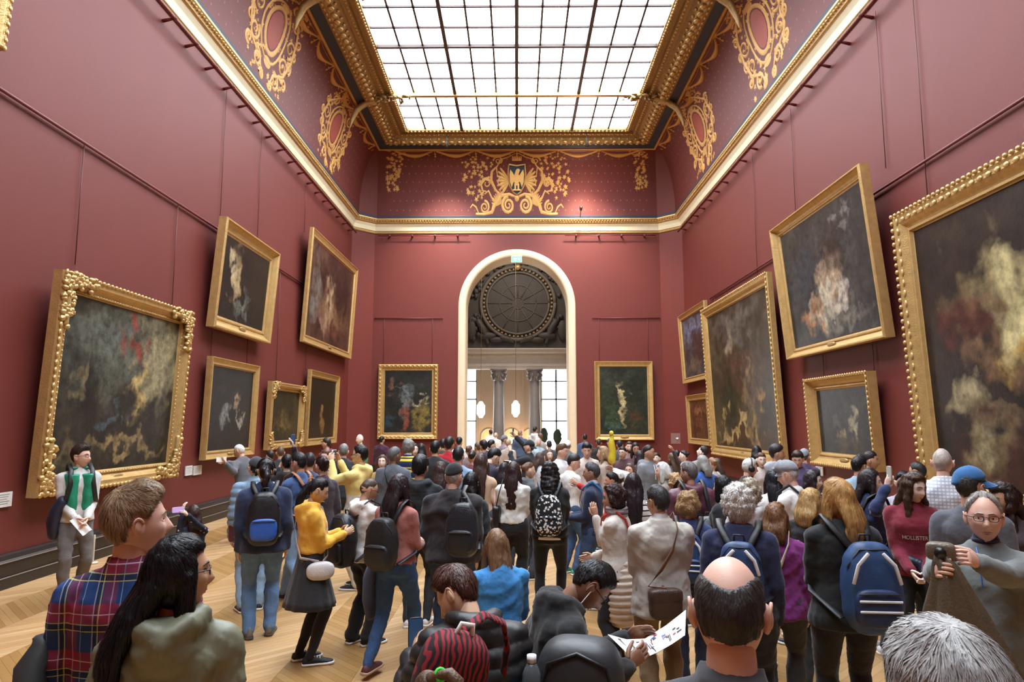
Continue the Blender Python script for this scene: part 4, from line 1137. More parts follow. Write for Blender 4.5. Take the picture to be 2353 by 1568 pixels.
    def hand(s, b, k, curl=.35, n=6, normal=None, d=None, m=0):
        wr, el = s.wr[k], s.el[k]
        d = norm(wr - el) if d is None else norm(d)
        pn = np.array([-k * 1.0, .25, 0]) if normal is None else np.asarray(normal, float)      # palm normal
        pn = norm(pn - d * (pn @ d)); sd = np.cross(pn, d)                                       # across the palm
        if sd @ np.array([0, 1, .6]) < 0: sd = -sd                                               # thumb side
        q = .93 if s.sex == 'f' else 1.0
        b.tube([wr - d * .015, wr + d * .02, wr + d * .055, wr + d * .088], [(.021 * q, .017 * q), (.028 * q, .016 * q), (.038 * q, .014 * q), (.037 * q, .012 * q)], 10, side=sd, m=m)
        for i, (o, L) in enumerate(((.028, .072), (.0095, .080), (-.0095, .075), (-.027, .058))):
            p = wr + d * .086 * q + sd * o * q; P = [p]; a = curl * .7
            for j, fr_ in enumerate((.45, .32, .23)):
                dd = d * math.cos(a) + pn * math.sin(a); P.append(P[-1] + dd * L * fr_ * q); a += curl * 1.0
            b.tube(P, [.0092 * q, .0088 * q, .008 * q, .0068 * q], n, m=m)
        p = wr + d * .025 + sd * .024 * q; t1 = norm(d * .75 + sd * .6 + pn * .35); t2 = norm(d * .95 + sd * .15 + pn * .4 * (1 + curl))
        b.tube([p, p + t1 * .036 * q, p + t1 * .036 * q + t2 * .030 * q, p + t1 * .036 * q + t2 * .056 * q], [.014 * q, .0115 * q, .0098 * q, .0075 * q], n, m=m)


def head_pts(nu, nv, female=False):
    rows = []
    for i in range(nv + 1):
        t = math.pi * i / nv; row = []
        for j in range(nu):
            u = j / nu; th = 2 * math.pi * u - .42 * math.sin(2 * math.pi * u)
            row.append((math.sin(t) * math.sin(th), math.sin(t) * math.cos(th), math.cos(t)))
        rows.append(row)
    d = np.array(rows).reshape(-1, 3)
    x, y, z = d[:, 0] * .074, np.where(d[:, 1] > 0, d[:, 1] * .090, d[:, 1] * .102), np.where(d[:, 2] > 0, d[:, 2] * .118, d[:, 2] * .122)
    lo = np.clip(-z / .12, 0, 1)
    x = x * (1 - (.36 if female else .30) * lo ** 2.0)
    y = np.where(y < 0, y * (1 - .62 * lo ** 1.3), y * (1 - .10 * lo ** 2) + .010 * lo)
    y = np.where(y > 0, y * (1 - .06 * np.clip(z / .118, 0, 1) ** 2), y)
    fr_ = d[:, 1] > .05; ax = np.abs(x)
    G = lambda a, w: np.exp(-(a / w) ** 2)
    dy = np.zeros_like(y)
    nz = np.clip((.016 - z) / .050, 0, 1) * np.clip((z + .050) / .014, 0, 1)
    dy += (.024 if female else .029) * nz * G(x, .0125)
    dy += .004 * G(z + .036, .012) * G(ax - .012, .008)
    dy -= .012 * G(ax - .031, .015) * G(z - .003, .012)
    dy += .005 * G(z - .024, .009) * G(x, .05)
    dy += .006 * G(x, .024) * G(z + .066, .013) - .003 * G(x, .02) * G(z + .067, .0035)
    dy -= .004 * G(x, .02) * G(z + .084, .007)
    dy += .011 * G(x, .024) * G(z + .104, .015)
    dy += .005 * G(ax - .045, .018) * G(z + .025, .02)
    y = y + np.where(fr_, dy, 0)
    return np.stack([x, y, z], 1), d


def grid_faces(nu, nv):
    return [(i * nu + j, i * nu + (j + 1) % nu, (i + 1) * nu + (j + 1) % nu, (i + 1) * nu + j) for i in range(nv) for j in range(nu)]


def sstep(a): a = np.clip(a, 0, 1); return a * a * (3 - 2 * a)


def hair_cap(nu, nv, style, female, seed=0):
    p, d = head_pts(nu, nv, False)
    az = np.abs(np.degrees(np.arctan2(d[:, 0], d[:, 1]))); z = p[:, 2]
    th = dict(short=.016, crop=.007, fringe=.0055, quiff=.018, curly=.030, bob=.024, long=.020, tail=.013, bun=.013, mop=.030, stubble=.003, wave=.026, half=.014)[style]
    covers = style in ('bob', 'long', 'curly', 'wave')
    zf = .060 if style not in ('bob', 'long', 'mop', 'wave') else .058
    ks = [0, 35, 60, 78, 100, 125, 180]
    vs_ = [zf, zf, .045, .012 if not covers else -.04, .030 if not covers else -.09, -.060, -.082]
    if style == 'half': vs_[:3] = [.100, .095, .06]
    zl = np.interp(az, ks, vs_)
    if covers: zl = np.where(az > 100, -.112, zl)
    m = sstep((z - zl) / .022)
    if style == 'fringe':                                   # bald crown, hair at sides and back
        q = (p[:, 0] / .056) ** 2 + ((p[:, 1] - .005) / .092) ** 2
        m = m * np.where(z > .0, sstep((q - .82) / .3), 1); m = m * (1 - sstep((z - .02) / .05) * (az < 70))
    t = th * (.30 + .85 * sstep((z + .03) / .12)) if style not in ('bob', 'long', 'curly', 'wave') else th * np.ones_like(z)
    if style == 'quiff': t = t + .014 * sstep((z - .05) / .05) * sstep((p[:, 1] + .02) / .04)
    if style in ('bob', 'wave'): t = t + .012 * sstep((-z) / .08)
    rs = np.random.RandomState(seed); nz = np.zeros_like(z)
    for k in range(10):
        w = rs.normal(size=3) * (70 if style in ('curly', 'wave') else 38); nz += np.sin(p @ w + rs.uniform(0, 6))
    t = t + nz / 10 * dict(curly=.016, quiff=.010, mop=.008, wave=.006).get(style, .004)
    sc = 1 + np.where(m > 0, 0, 0)
    r = np.linalg.norm(p, axis=1); off = m * t - (1 - m) * .014
    return p * (1 + off / r)[:, None]


def strands(me, fig, n, length, width, lift, wild, seed):
    """thin ribbons combed over a hair mesh, away from the crown and then down"""
    from mathutils.bvhtree import BVHTree
    nv = len(me.vertices)
    co = np.empty(nv * 3, np.float32); me.vertices.foreach_get('co', co); co = co.reshape(-1, 3)
    bv = BVHTree.FromPolygons([Vector(p) for p in co], [tuple(p.vertices) for p in me.polygons])
    rs = np.random.RandomState(seed); b = MB(); K = 5
    hp = (co - fig.hc) @ fig.RH
    ok = np.where(np.linalg.norm(hp / np.array([.074, .097, .119]), axis=1) > 1.03)[0]
    if not len(ok): return b
    p = co[rs.choice(ok, n)].astype(float) + rs.normal(size=(n, 3)) * .004
    w = width * rs.uniform(.6, 1.3, n); Ls = length * rs.uniform(.55, 1.2, n); j = rs.normal(size=(n, 3)) * wild
    crown = np.array([0, -.055, .11]); nz = lambda a: a / (np.linalg.norm(a, axis=1)[:, None] + 1e-9); find = bv.find_nearest; rows = []
    for k in range(K):
        hit = [find(q) for q in p.tolist()]
        q = np.array([h[0] for h in hit]); nm = np.array([h[1] for h in hit])
        loc = (q - fig.hc) @ fig.RH
        fl = nz(loc - crown) @ fig.RH.T; a_ = np.clip((.02 - loc[:, 2]) / .08, 0, 1)[:, None]
        f_ = nz(fl * (1 - a_) + np.array([0, 0, -1.0]) * a_ + j); f_ = nz(f_ - nm * np.sum(f_ * nm, 1)[:, None])
        c = q + nm * (.0012 + lift * (k / (K - 1)) ** 1.5); sd_ = np.cross(nm, f_) * (w * (1 - .75 * (k / (K - 1)) ** 2) * (.5 if k == 0 else 1))[:, None]
        rows += [c - sd_, c + sd_]
        p = q + f_ * (Ls / (K - 1))[:, None]
    V = np.stack(rows, 1).reshape(-1, 3); o = np.arange(n) * 2 * K
    Fc = np.concatenate([np.stack([o + 2 * k, o + 2 * k + 1, o + 2 * k + 3, o + 2 * k + 2], 1) for k in range(K - 1)])
    b.v = list(map(tuple, V.tolist())); b.f = list(map(tuple, Fc.tolist())); b.m = [0] * len(b.f)
    return b


PEND, TMP, CACHE = [], {}, {}
tmpcol = bpy.data.collections.new('tmp'); COL.children.link(tmpcol)


def folds(co, no, amp, seed, sc=1.0):
    rs = np.random.RandomState(seed); h = np.zeros(len(co))
    q = co + .035 * np.sin(co[:, [1, 2, 0]] * 13 + seed)
    for k in range(6):
        w = norm(rs.normal(size=3) * np.array([.7, .7, 1.2])) * rs.uniform(22, 62) * sc; h += np.clip(np.sin(q @ w + rs.uniform(0, 6)), -.15, 1) - .2
    h2 = np.zeros(len(co))
    for k in range(4):
        w = norm(rs.normal(size=3) * np.array([.8, .8, 1.3])) * rs.uniform(50, 95) * sc; h2 += (1 - np.abs(np.sin(q @ w + rs.uniform(0, 6)))) ** 3 - .2
    return co + no * ((h / 3 + np.clip(h2, -.1, 2) * .3) * amp)[:, None]


def request(key, mb, voxel, smooth=3, post=None):
    """queue a union-and-smooth of overlapping shells (done for all figures in one go)"""
    if key in TMP: return
    me = mb.mesh('tmp'); o = bpy.data.objects.new('tmp', me); tmpcol.objects.link(o)
    r = o.modifiers.new('r', 'REMESH'); r.mode = 'VOXEL'; r.voxel_size = voxel
    if smooth: sm = o.modifiers.new('s', 'SMOOTH'); sm.factor = .55; sm.iterations = smooth
    TMP[key] = (o, post)


def flush():
    dg = bpy.context.evaluated_depsgraph_get(); dg.update()
    for key, (o, post) in TMP.items():
        me = bpy.data.meshes.new_from_object(o.evaluated_get(dg), depsgraph=dg)
        n = len(me.vertices)
        if post is not None and n:
            co = np.empty(n * 3, np.float32); me.vertices.foreach_get('co', co); co = co.reshape(-1, 3).astype(float)
            no = np.empty(n * 3, np.float32); me.vertices.foreach_get('normal', no); no = no.reshape(-1, 3).astype(float)
            co = post(co, no)
            me.vertices.foreach_set('co', np.asarray(co, np.float32).ravel())
        me.polygons.foreach_set('use_smooth', np.ones(len(me.polygons), bool)); me.update()
        me.name = key[0]; CACHE[key] = me
    for key, fn in PEND: fn(CACHE[key] if key else None)
    for o in list(tmpcol.objects):
        m_ = o.data; bpy.data.objects.remove(o); bpy.data.meshes.remove(m_)
    bpy.data.collections.remove(tmpcol)


def defer(key, name, mats, parent, sub=None):
    def fn(me):
        o = link(name, me, mats, parent)
        if sub: sub(o)
    PEND.append((key, fn))


def join_raw(me, mb, flip=False):
    """append plain shells to an existing mesh, returns a new mesh"""
    n = len(me.vertices); co = np.empty(n * 3, np.float32); me.vertices.foreach_get('co', co)
    v = [tuple(p) for p in co.reshape(-1, 3)] + mb.v
    f = [tuple(p.vertices) for p in me.polygons] + [tuple(i + n for i in q) for q in mb.f]
    return mesh_from(me.name, v, f, True, [0] * len(me.polygons) + mb.m)


SHOES = {}
def shoe_mesh(kind):
    if kind in SHOES: return SHOES[kind]
    b = MB(); hi = .12 if kind == 'boot' else .085
    rows, sole = [], []
    for y, w, h in ((-.078, .022, .05), (-.07, .034, hi - .01), (-.03, .040, hi), (.03, .040, hi), (.07, .042, .075), (.11, .047, .062), (.15, .048, .052), (.185, .040, .042), (.205, .024, .030)):
        rows.append([(w * math.cos(q) * (.8 if math.sin(q) > .3 else 1), y, .022 + max(0, h - .022) * (max(0, math.sin(q)) ** .8)) for q in np.linspace(0, 2 * math.pi, 14, endpoint=False)])
        sole.append([(w * 1.10 * math.copysign(abs(math.cos(q)) ** .5, math.cos(q)), y * 1.03, .014 + .014 * math.copysign(abs(math.sin(q)) ** .5, math.sin(q))) for q in np.linspace(0, 2 * math.pi, 14, endpoint=False)])
    b.loft(rows, m=0); b.loft(sole, m=1)
    if kind == 'trainer':
        for y in (.03, .055, .08): b.tube([(-.025, y, .082 - (y - .03) * .35), (0, y, .09 - (y - .03) * .35), (.025, y, .082 - (y - .03) * .35)], .004, 5, m=1)
    SHOES[kind] = b.mesh('shoe'); return SHOES[kind]


HAIRC = {}
NP = [0]


def P(label, u, v, d, hd, hair=('short', '#221c1a'), skin='light', top=('shirt', '#444444'), bot=('jeans', '#3d4a60'), shoe=('#222222', '#dddddd'), sex='m', arms=('down', 'down'), head=(0, 0), lean=0, legs='stand', build=1.0, belly=0.0,
      face=None, glasses=None, cap=None, lod=None, group=None, curl=.4, twist=0, beard=False, name='person', palms=(None, None), phones=None, seat=None, headgear=None, spread=0.0):
    NP[0] += 1; sd = NP[0]
    if any(not isinstance(a, str) and a[0] == 'px' for a in arms):
        f0 = Fig(sex, ('down', 'down'), legs, lean, head, build, belly, twist, spread); t0 = ony(u, v, d); s0 = t0[2] / (f0.crown[2] + (.012 if hair[0] not in ('bald', 'crop', 'stubble', 'fringe') else .002)); R0 = rotz(hd)
        l0 = t0 - R0 @ (f0.crown * s0); l0[2] = 0
        arms = tuple(a if isinstance(a, str) or a[0] != 'px' else tuple(np.round(R0.T @ (ony(*a[1:]) - l0) / s0, 3)) for a in arms)
    fig = Fig(sex, arms, legs, lean, head, build, belly, twist, spread)
    tgt = ony(u, v, d); ht = .012 if hair[0] not in ('bald', 'crop', 'stubble', 'fringe') else .002
    crown_z = fig.crown[2] + ht
    s = tgt[2] / crown_z
    Rz = rotz(hd)
    off = Rz @ (fig.crown * s); loc = np.array([tgt[0] - off[0], tgt[1] - off[1], 0.0])
    H = 1.70 * s
    if not (1.44 < H < 1.96) and seat is None and name == 'person': print('HEIGHT', round(H, 2), label)
    root = empty(name, loc, (0, 0, -math.radians(hd)), s); tag(root, label, 'person', group)
    fig.root, fig.loc, fig.hd, fig.s, fig.d, fig.head = root, loc, hd, s, d, head
    vx = .0105 if d < 3.2 else .0140 if d < 5.8 else .0185 if d < 9 else .029
    near = d < 9; pk = (sex, arms, legs, lean, tuple(head), build, belly, twist, spread)
    if lod: vx = lod
    # ---- body
    if face is None: face = abs(((hd + head[0] + twist + 180) % 360) - 180) > 25 and d < 20
    hz = (44, 36) if d < 4 else (32, 24) if d < 9 else (20, 15)
    kb = ('body', pk, round(vx, 3))
    b = MB(); fig.torso(b, -.018, .90)
    b.tube([fig.T((0, -.02, 1.38)), fig.neck, fig.hc + fig.RH @ np.array([0, -.022, -.07])], [.060 if sex == 'm' else .05, .058 if sex == 'm' else .046, .056 if sex == 'm' else .045], 12)
    for k in (1, -1): fig.arm(b, k, -.008); fig.leg(b, k, -.012)
    request(kb, b, .020 if d < 3 else .031 if d < 9 else .040, 2)
    raw = MB()
    hp, _ = head_pts(hz[0], hz[1], sex == 'f')
    raw.add([fig.hc + fig.RH @ p for p in hp], grid_faces(*hz), 0)
    hd_ = lambda *p: fig.hc + fig.RH @ np.array(p, float)
    for k in (1, -1):
        raw.ell(hd_(k * .076, -.008, -.008), (.010, .020, .033), 10, 8, 0, M=fig.RH @ rotz(-k * 18)); raw.ell(hd_(k * .083, -.012, -.006), (.006, .014, .024), 8, 6, 0, M=fig.RH @ rotz(-k * 22))
        raw.tube([hd_(k * (.081 + .006 * math.sin(q_)), -.010 - .017 * math.cos(q_ - .2), -.006 + .031 * math.sin(q_)) for q_ in np.linspace(-1.2, 2.6, 9)], .0042, 6, m=0) if d < 9 else None
        fig.hand(raw, k, curl, 7 if d < 4.5 else 5 if d < 9 else 4, normal=palms[0 if k == 1 else 1])
    if face:
        fp, _ = head_pts(120, 90, sex == 'f'); fp = fp[fp[:, 1] > .02]
        def sf(x, z, o): i = np.argmin((fp[:, 0] - x) ** 2 + (fp[:, 2] - z) ** 2); return hd_(x, fp[i, 1] + o, z)
        for k in (1, -1):
            raw.ell(sf(k * .031, .003, -.0045), (.0140, .0085, .0062), 12, 8, 1, M=fig.RH @ rotz(k * 14)); raw.ell(sf(k * .0305, .003, .0005), (.0056, .0042, .0056), 10, 6, 2, M=fig.RH)
            raw.tube([sf(k * .0455, .0025, .0), sf(k * .038, .0085, .001), sf(k * .029, .0098, .0015), sf(k * .018, .0045, .0)], [.0018, .0026, .0026, .0018], 5, m=3 if sex == 'f' else 0)
            raw.tube([sf(k * .0455, .0015, -.001), sf(k * .031, -.0052, .0), sf(k * .018, .001, -.001)], [.0015, .0022, .0015], 5, m=0)
            raw.tube([sf(k * .012, .0265, -.001), sf(k * .030, .0300, -.0005), sf(k * .047, .0225, -.001)], [.0030, .0034, .0016], 6, m=3)
        raw.tube([sf(-.0245, -.0652, -.002), sf(-.009, -.0640, -.0005), sf(0, -.0650, -.001), sf(.009, -.0640, -.0005), sf(.0245, -.0652, -.002)], [.0018, .0040, .0034, .0040, .0018], 6, m=4)
        raw.tube([sf(-.019, -.0705, -.002), sf(0, -.0735, -.0005), sf(.019, -.0705, -.002)], [.0022, .0052, .0022], 6, m=4)
    hcol = hair[1] if len(hair) > 1 else '#3a2c24'
    if beard:
        bp, bd_ = head_pts(30, 24, False); az = np.abs(np.degrees(np.arctan2(bd_[:, 0], bd_[:, 1])))
        mk = sstep((-.035 - bp[:, 2]) / .02) * (az < 95) * (1 - np.exp(-(bp[:, 0] / .02) ** 2 - ((bp[:, 2] + .068) / .011) ** 2))
        rr = np.linalg.norm(bp, axis=1); raw.add([fig.hc + fig.RH @ p for p in bp * (1 + (mk * .006 - (1 - mk) * .01) / rr)[:, None]], grid_faces(30, 24), 3)
    lips = mat('#b06a5e', .45, var=.05, name='lips') if sex == 'f' else mat('#b07a68', .5, var=.05, name='lips_m')
    bm_ = [skin_m(skin), mat('#e8e4de', .3, var=0, name='eye_white'), mat('#2a1c14', .2, var=0, name='iris'), hair_m(hcol), lips]

    def mk_body(me): link('body', join_raw(me, raw), bm_, root)
    PEND.append((kb, mk_body))
    # ---- hair
    st = hair[0]
    if st not in ('bald', 'none'):
        base = {'longer': 'long', 'ombre': 'long', 'plait': 'tail'}.get(st, st)
        L = hair[2] if len(hair) > 2 else .34
        hzn = (56, 44) if d < 4 else (32, 24) if d < 9 else (20, 14)
        cap_p = hair_cap(hzn[0], hzn[1], base, sex == 'f', sd if near else 1)
        hm = MB(); hm.add([fig.hc + fig.RH @ p for p in cap_p], grid_faces(*hzn))
        yv = lambda *p: fig.hc + fig.yawR @ np.array(p, float) + (fig.R @ np.array([0, 0, 1]) - np.array([0, 0, 1])) * 0
        hv = .0085 if d < 3.2 else .013 if d < 6 else .017 if d < 9 else .028
        hoff = .085 if (top[0] == 'hoodie' or (len(top) > 2 and top[2].get('hood'))) and L > .3 else .02
        if base in ('long', 'bob', 'wave'):
            LL = L if base == 'long' or (base == 'wave' and len(hair) > 2) else .14; bw = .092 if base == 'long' else .10
            n = 6; pts = [hd_(0, -.05, .0)]; rad = [(.088, .055)]
            for i in range(1, n):
                q = i / (n - 1); pts.append(yv(0, -.075 - .035 * min(1, q * 2) - hoff * min(1, q * 3), -.03 - LL * q)); rad.append((bw * (1.03 - .25 * q ** 2), .052 - .026 * q))
            hm.tube(pts, rad, 14, side=fig.yawR @ np.array([1.0, 0, 0]))
            for k in (1, -1):
                fx = .052 if base == 'long' else .03
                hm.tube([hd_(k * .066, .03, .055), hd_(k * .083, .020, -.03), yv(k * .086, .012, -.12), yv(k * .088, fx * .3, -.12 - (LL - .1) * .55)] + ([yv(k * .085, fx, -.12 - (LL - .1) * .85)] if base == 'long' else []), [.016, .026, .030, .026] + ([.012] if base == 'long' else []), 8)
        elif base == 'tail':
            hm.ell(hd_(0, -.115, .02), (.022, .03, .022), 8, 6, M=fig.RH)
            n = 7; hm.tube([hd_(0, -.105, .025)] + [yv(.01 * math.sin(i), -.135 - .01 * i, .01 - (L * .8) * i / n) for i in range(1, n)], [.022, .030, .038, .038, .032, .022, .008], 10)
        elif base == 'bun': hm.ell(hd_(0, -.11, .055), (.042, .038, .04), 10, 8, M=fig.RH)
        Ls = dict(crop=.02, stubble=.01, fringe=.035, short=.045, quiff=.05, mop=.06, curly=.03, half=.04).get(base, .12)
        wd = dict(curly=.8, wave=.30, mop=.22, quiff=.25, long=.10, fringe=.15, short=.22).get(base, .2) * (.6 if d < 2.9 else 1)
        ns = 0 if base == 'stubble' else 5200 if d < 2.9 else 1500 if d < 6 else 450 if d < 9.5 else 0
        stp = (ns, Ls, .0013 if d < 2.9 else .0023 if d < 6 else .0036, dict(crop=.003, fringe=.003, quiff=.008, mop=.006, curly=.012, wave=.007).get(base, .004), wd, sd) if ns else None
        rep = base in ('long', 'bob', 'wave', 'tail', 'bun', 'curly')
        wav = dict(curly=.014, wave=.006).get(base, .0) + (hair[3] if len(hair) > 3 else 0)
        hc_ = fig.hc.copy()

        def hpost(co, no, hc_=hc_, wav=wav, sd=sd, amp=(.0016 if d < 3 else .0026 if d < 6 else .004)):
            rs = np.random.RandomState(sd); r_ = co - hc_; ang = np.arctan2(r_[:, 0], r_[:, 1] - .02)
            h = np.sin(ang * 46 + 3 * np.sin(r_[:, 2] * 22) + sd) + .7 * np.sin(ang * 83 + 4 * np.sin(r_[:, 2] * 15 + 2)) + .8 * np.sin(ang * 19 + 2 * np.sin(r_[:, 2] * 9))
            co = co + no * (h * amp * .6)[:, None]
            if wav:
                q = np.zeros(len(co))
                for k in range(8): q += np.sin(r_ @ (rs.normal(size=3) * 62) + rs.uniform(0, 6))
                co = co + no * (q / 4 * wav)[:, None]
            return co
        if rep:
            kh = ('hair', sd)
            request(kh, hm, hv, 2, hpost)
            PEND.append((kh, lambda me: link('hair', join_raw(me, strands(me, fig, *stp)) if stp else me, [hair_m(hcol)], root)))
        else:
            co = np.array(hm.v); r_ = co - fig.hc; 
            no = r_ / np.linalg.norm(r_, axis=1)[:, None]; h = np.zeros(len(co)); rs = np.random.RandomState(sd)
            for k in range(6): h += np.sin(r_ @ (rs.normal(size=3) * 130) + rs.uniform(0, 6))
            hm.v = [tuple(p) for p in co + no * (h / 6 * (.0035 if st != 'crop' else .001))[:, None]]
            me_ = hm.mesh('hair'); link('hair', join_raw(me_, strands(me_, fig, *stp)) if stp else me_, [hair_m(hcol)], root)
        if st == 'ombre':
            b2 = MB(); n = 5
            b2.tube([yv(0, -.115, -.03 - L * (.5 + .5 * i / (n - 1))) for i in range(n)], [(.080, .036), (.088, .036), (.082, .032), (.07, .026), (.04, .012)], 12, side=fig.yawR @ np.array([1.0, 0, 0]))
            k2 = ('hair_ends', sd); request(k2, b2, hv, 1, hpost); defer(k2, 'hair_ends', [hair_m(hair[4] if len(hair) > 4 else '#a87c50')], root)
    # ---- clothes
    tk, tc_ = top[0], top[1]; opt = top[2] if len(top) > 2 else {}
    g = dict(shirt=.010, tee=.009, sweater=.015, jacket=.020, puffer=.030, vest=.018, coat=.022, blouse=.012, hoodie=.018).get(tk, .012)
    hem = opt.get('hem', dict(shirt=.84, tee=.86, sweater=.86, jacket=.82, puffer=.82, coat=.62, vest=.86, blouse=.88, hoodie=.84)[tk])
    b = MB(); fig.torso(b, g, hem, True, opt.get('flare', .10 if tk in ('jacket', 'coat', 'puffer') else .05))
    sl = opt.get('sleeve', .30 if tk == 'tee' else .0 if tk == 'vest' else .985)
    if sl:
        for k in (1, -1): fig.arm(b, k, g * .85, t1=sl, cuff=.004 if sl > .5 else .006)
    if tk in ('hoodie',) or opt.get('hood'):
        b.tube([fig.T((.075, .05, 1.44)), fig.T((.10, -.04, 1.455)), fig.T((.07, -.10, 1.43)), fig.T((0, -.135, 1.395)), fig.T((-.07, -.10, 1.43)), fig.T((-.10, -.04, 1.455)), fig.T((-.075, .05, 1.44))], [.022, .036, .045, .052, .045, .036, .022], 10)
        b.ell(fig.T((0, -.11, 1.37)), (.10, .055, .085), 12, 8, M=fig.R)
    elif opt.get('collar', tk in ('shirt', 'jacket', 'coat', 'puffer')):
        hc = .028 if tk in ('jacket', 'coat', 'puffer') else .02
        b.tube([fig.T((.062 * math.sin(q), .005 + .062 * math.cos(q), 1.452 + .012 * -math.cos(q))) for q in np.linspace(.35, 2 * math.pi - .35, 13)], [(hc, .012)] * 13, 8, side=fig.R @ np.array([0, 0, 1.0]))
    kt = ('top', tk, pk if not near else (pk, sd), tuple(sorted((k_, v_) for k_, v_ in opt.items() if k_ in ('hem', 'sleeve', 'hood', 'flare', 'collar'))), vx)
    if tk == 'puffer' or opt.get('quilt'):
        per = opt.get('quilt', .062)
        def tpost(co, no, per=per, sd=sd): 
            q = np.abs(np.sin(co[:, 2] * math.pi / per + .25 * np.sin(co[:, 0] * 9))) ** .6
            return folds(co + no * ((q - .6) * .020)[:, None], no, .006, sd)
    else:
        am = opt.get('fold', dict(sweater=.006, tee=.006, hoodie=.009, jacket=.011, coat=.012, blouse=.010).get(tk, .008))
        def tpost(co, no, am=am, sd=sd): return folds(co, no, am, sd)
    request(kt, b, vx, 3 if vx < .02 else 2, tpost)
    tm = tc_ if not isinstance(tc_, str) else cloth(tc_, 'nylon' if tk in ('puffer',) or opt.get('nylon') else 'leather' if opt.get('leather') else 'knit')
    nm = dict(shirt='shirt', tee='t_shirt', sweater='sweater', jacket='jacket', puffer='puffer_jacket', vest='vest', coat='coat', blouse='blouse', hoodie='hoodie')[tk]
    defer(kt, nm, [tm], root, opt.get('sub'))
    under = opt.get('under')
    if under:
        b = MB(); b.tube([fig.T((0, -.012, 1.41)), fig.T((0, -.012, 1.475))], [.066, .060], 14); b.tube([fig.T((.056 * math.sin(q), .0 + .056 * math.cos(q), 1.475)) for q in np.linspace(.2, 6.08, 13)], .008, 6)
        b.build('shirt_collar', [cloth(under)], root)
    # ---- legs
    bk, bc = bot[0], bot[1]
    b = MB(); fig.pelvis(b, .002)
    gl, ga = dict(jeans=(.010, .022), slim=(.005, .008), leggings=(.002, .004), wide=(.018, .034), shorts=(.018, .018), skirt=(.004, .006), chinos=(.014, .024))[bk]
    t1 = .5 if bk == 'shorts' else 1
    for k in (1, -1): fig.leg(b, k, gl, ga, t1)
    kl = ('trousers', bk, pk if not near else (pk, sd), vx)
    request(kl, b, max(vx * 1.15, .017), 2, (lambda co, no, sd=sd, a=.004 if bk in ('leggings', 'skirt') else .009: co + (folds(co, no, a, sd + 50, 1.0) - co) * np.clip((fig.P[2] - .04 - co[:, 2]) / .1, 0, 1)[:, None]))
    lm = bc if not isinstance(bc, str) else cloth(bc, 'denim' if bk in ('jeans',) or (bk == 'slim' and len(bot) > 2) else 'knit')
    defer(kl, {'leggings': 'leggings', 'skirt': 'tights', 'shorts': 'shorts'}.get(bk, 'trousers'), [lm], root)
    if bk == 'skirt':
        b = MB(); rows = []
        for z in np.linspace(1.02, .52, 9):
            q0 = (1.02 - z) / .5
            rows.append([fig.T((math.cos(q) * (.145 + .15 * q0 + .008 * q0 * math.sin(q * 14)), math.sin(q) * (.11 + .13 * q0 + .008 * q0 * math.sin(q * 14)), z)) for q in np.linspace(0, 2 * math.pi, 56, endpoint=False)])
        b.loft(rows); b.build('skirt', [cloth(bot[2])], root)
    for k in (1, -1):
        an, td = fig.an[k], fig.toe[k]
        o = link('shoe', shoe_mesh(shoe[2] if len(shoe) > 2 else 'trainer'), [mat(shoe[0], .6, var=.12, scale=20, name='shoe_upper'), mat(shoe[1], .7, var=.08, name='shoe_sole')], root, (an[0], an[1] + .01, an[2] - .085))
        o.rotation_euler = (0, 0, -math.atan2(td[0], td[1]))
        if legs == 'sitcross' and k == -1: o.rotation_euler = (math.radians(-75), 0, -math.atan2(td[0], td[1])); o.location = (an[0], an[1], an[2] - .03)
    # ---- worn small things
    if glasses:
        gm = mat(glasses if isinstance(glasses, str) else '#1c1a1a', .35, .2, var=0, name='spectacle_frame'); b = MB()
        zb, yb = (.003, .097) if not headgear == 'up' else (.085, .055)
        for k in (1, -1):
            pts = [hd_(k * .032 + .021 * math.copysign(abs(math.cos(q)) ** .6, math.cos(q)), yb - .010 * abs(math.cos(q) + k * .6) / 1.6, zb + .014 * math.copysign(abs(math.sin(q)) ** .6, math.sin(q))) for q in np.linspace(0, 2 * math.pi, 17)]
            b.tube(pts, .0018, 5, round_ends=False); b.tube([hd_(k * .054, yb - .008, zb + .006), hd_(k * .079, .03, zb + .006), hd_(k * .081, -.03, zb)], .0022, 5)
        b.tube([hd_(-.011, yb, zb + .004), hd_(0, yb + .003, zb + .006), hd_(.011, yb, zb + .004)], .002, 5)
        go = b.build('glasses', gm, root)
        if glasses == 'sun' or headgear == 'up':
            for k in (1, -1): MB().ell(hd_(k * .032, yb - .003, zb), (.020, .003, .013), 12, 6, M=fig.RH).build('lens', mat('#15110f', .15, var=0, name='dark_lens'), go)
    if cap:
        kind, cc = cap[0], cap[1]
        p, dd = head_pts(36, 28, False); z = p[:, 2]; az = np.arctan2(dd[:, 0], dd[:, 1])
        if kind == 'flat': thk = .022 + .012 * sstep((z - .03) / .06) + .016 * (p[:, 1] > .02) * sstep((z - .035) / .04)
        else: thk = .016 + .010 * sstep((z - .03) / .06)
        zl = .035 + (.010 if kind != 'flat' else .0) * np.cos(az) - (.02 if kind == 'flat' else .025) * (np.cos(az) < 0) * -np.cos(az)
        m_ = sstep((z - zl) / .014); rr = np.linalg.norm(p, axis=1)
        cp = p * (1 + (m_ * thk - (1 - m_) * .016) / rr)[:, None]
        Rc = fig.RH @ rotz(cap[2] if len(cap) > 2 else 0)
        co_ = MB(); co_.add([fig.hc + Rc @ q for q in cp], grid_faces(36, 28)); co = co_.build('cap', cloth(cc), root)
        rows = []
        Lb = .075 if kind == 'ball' else .035
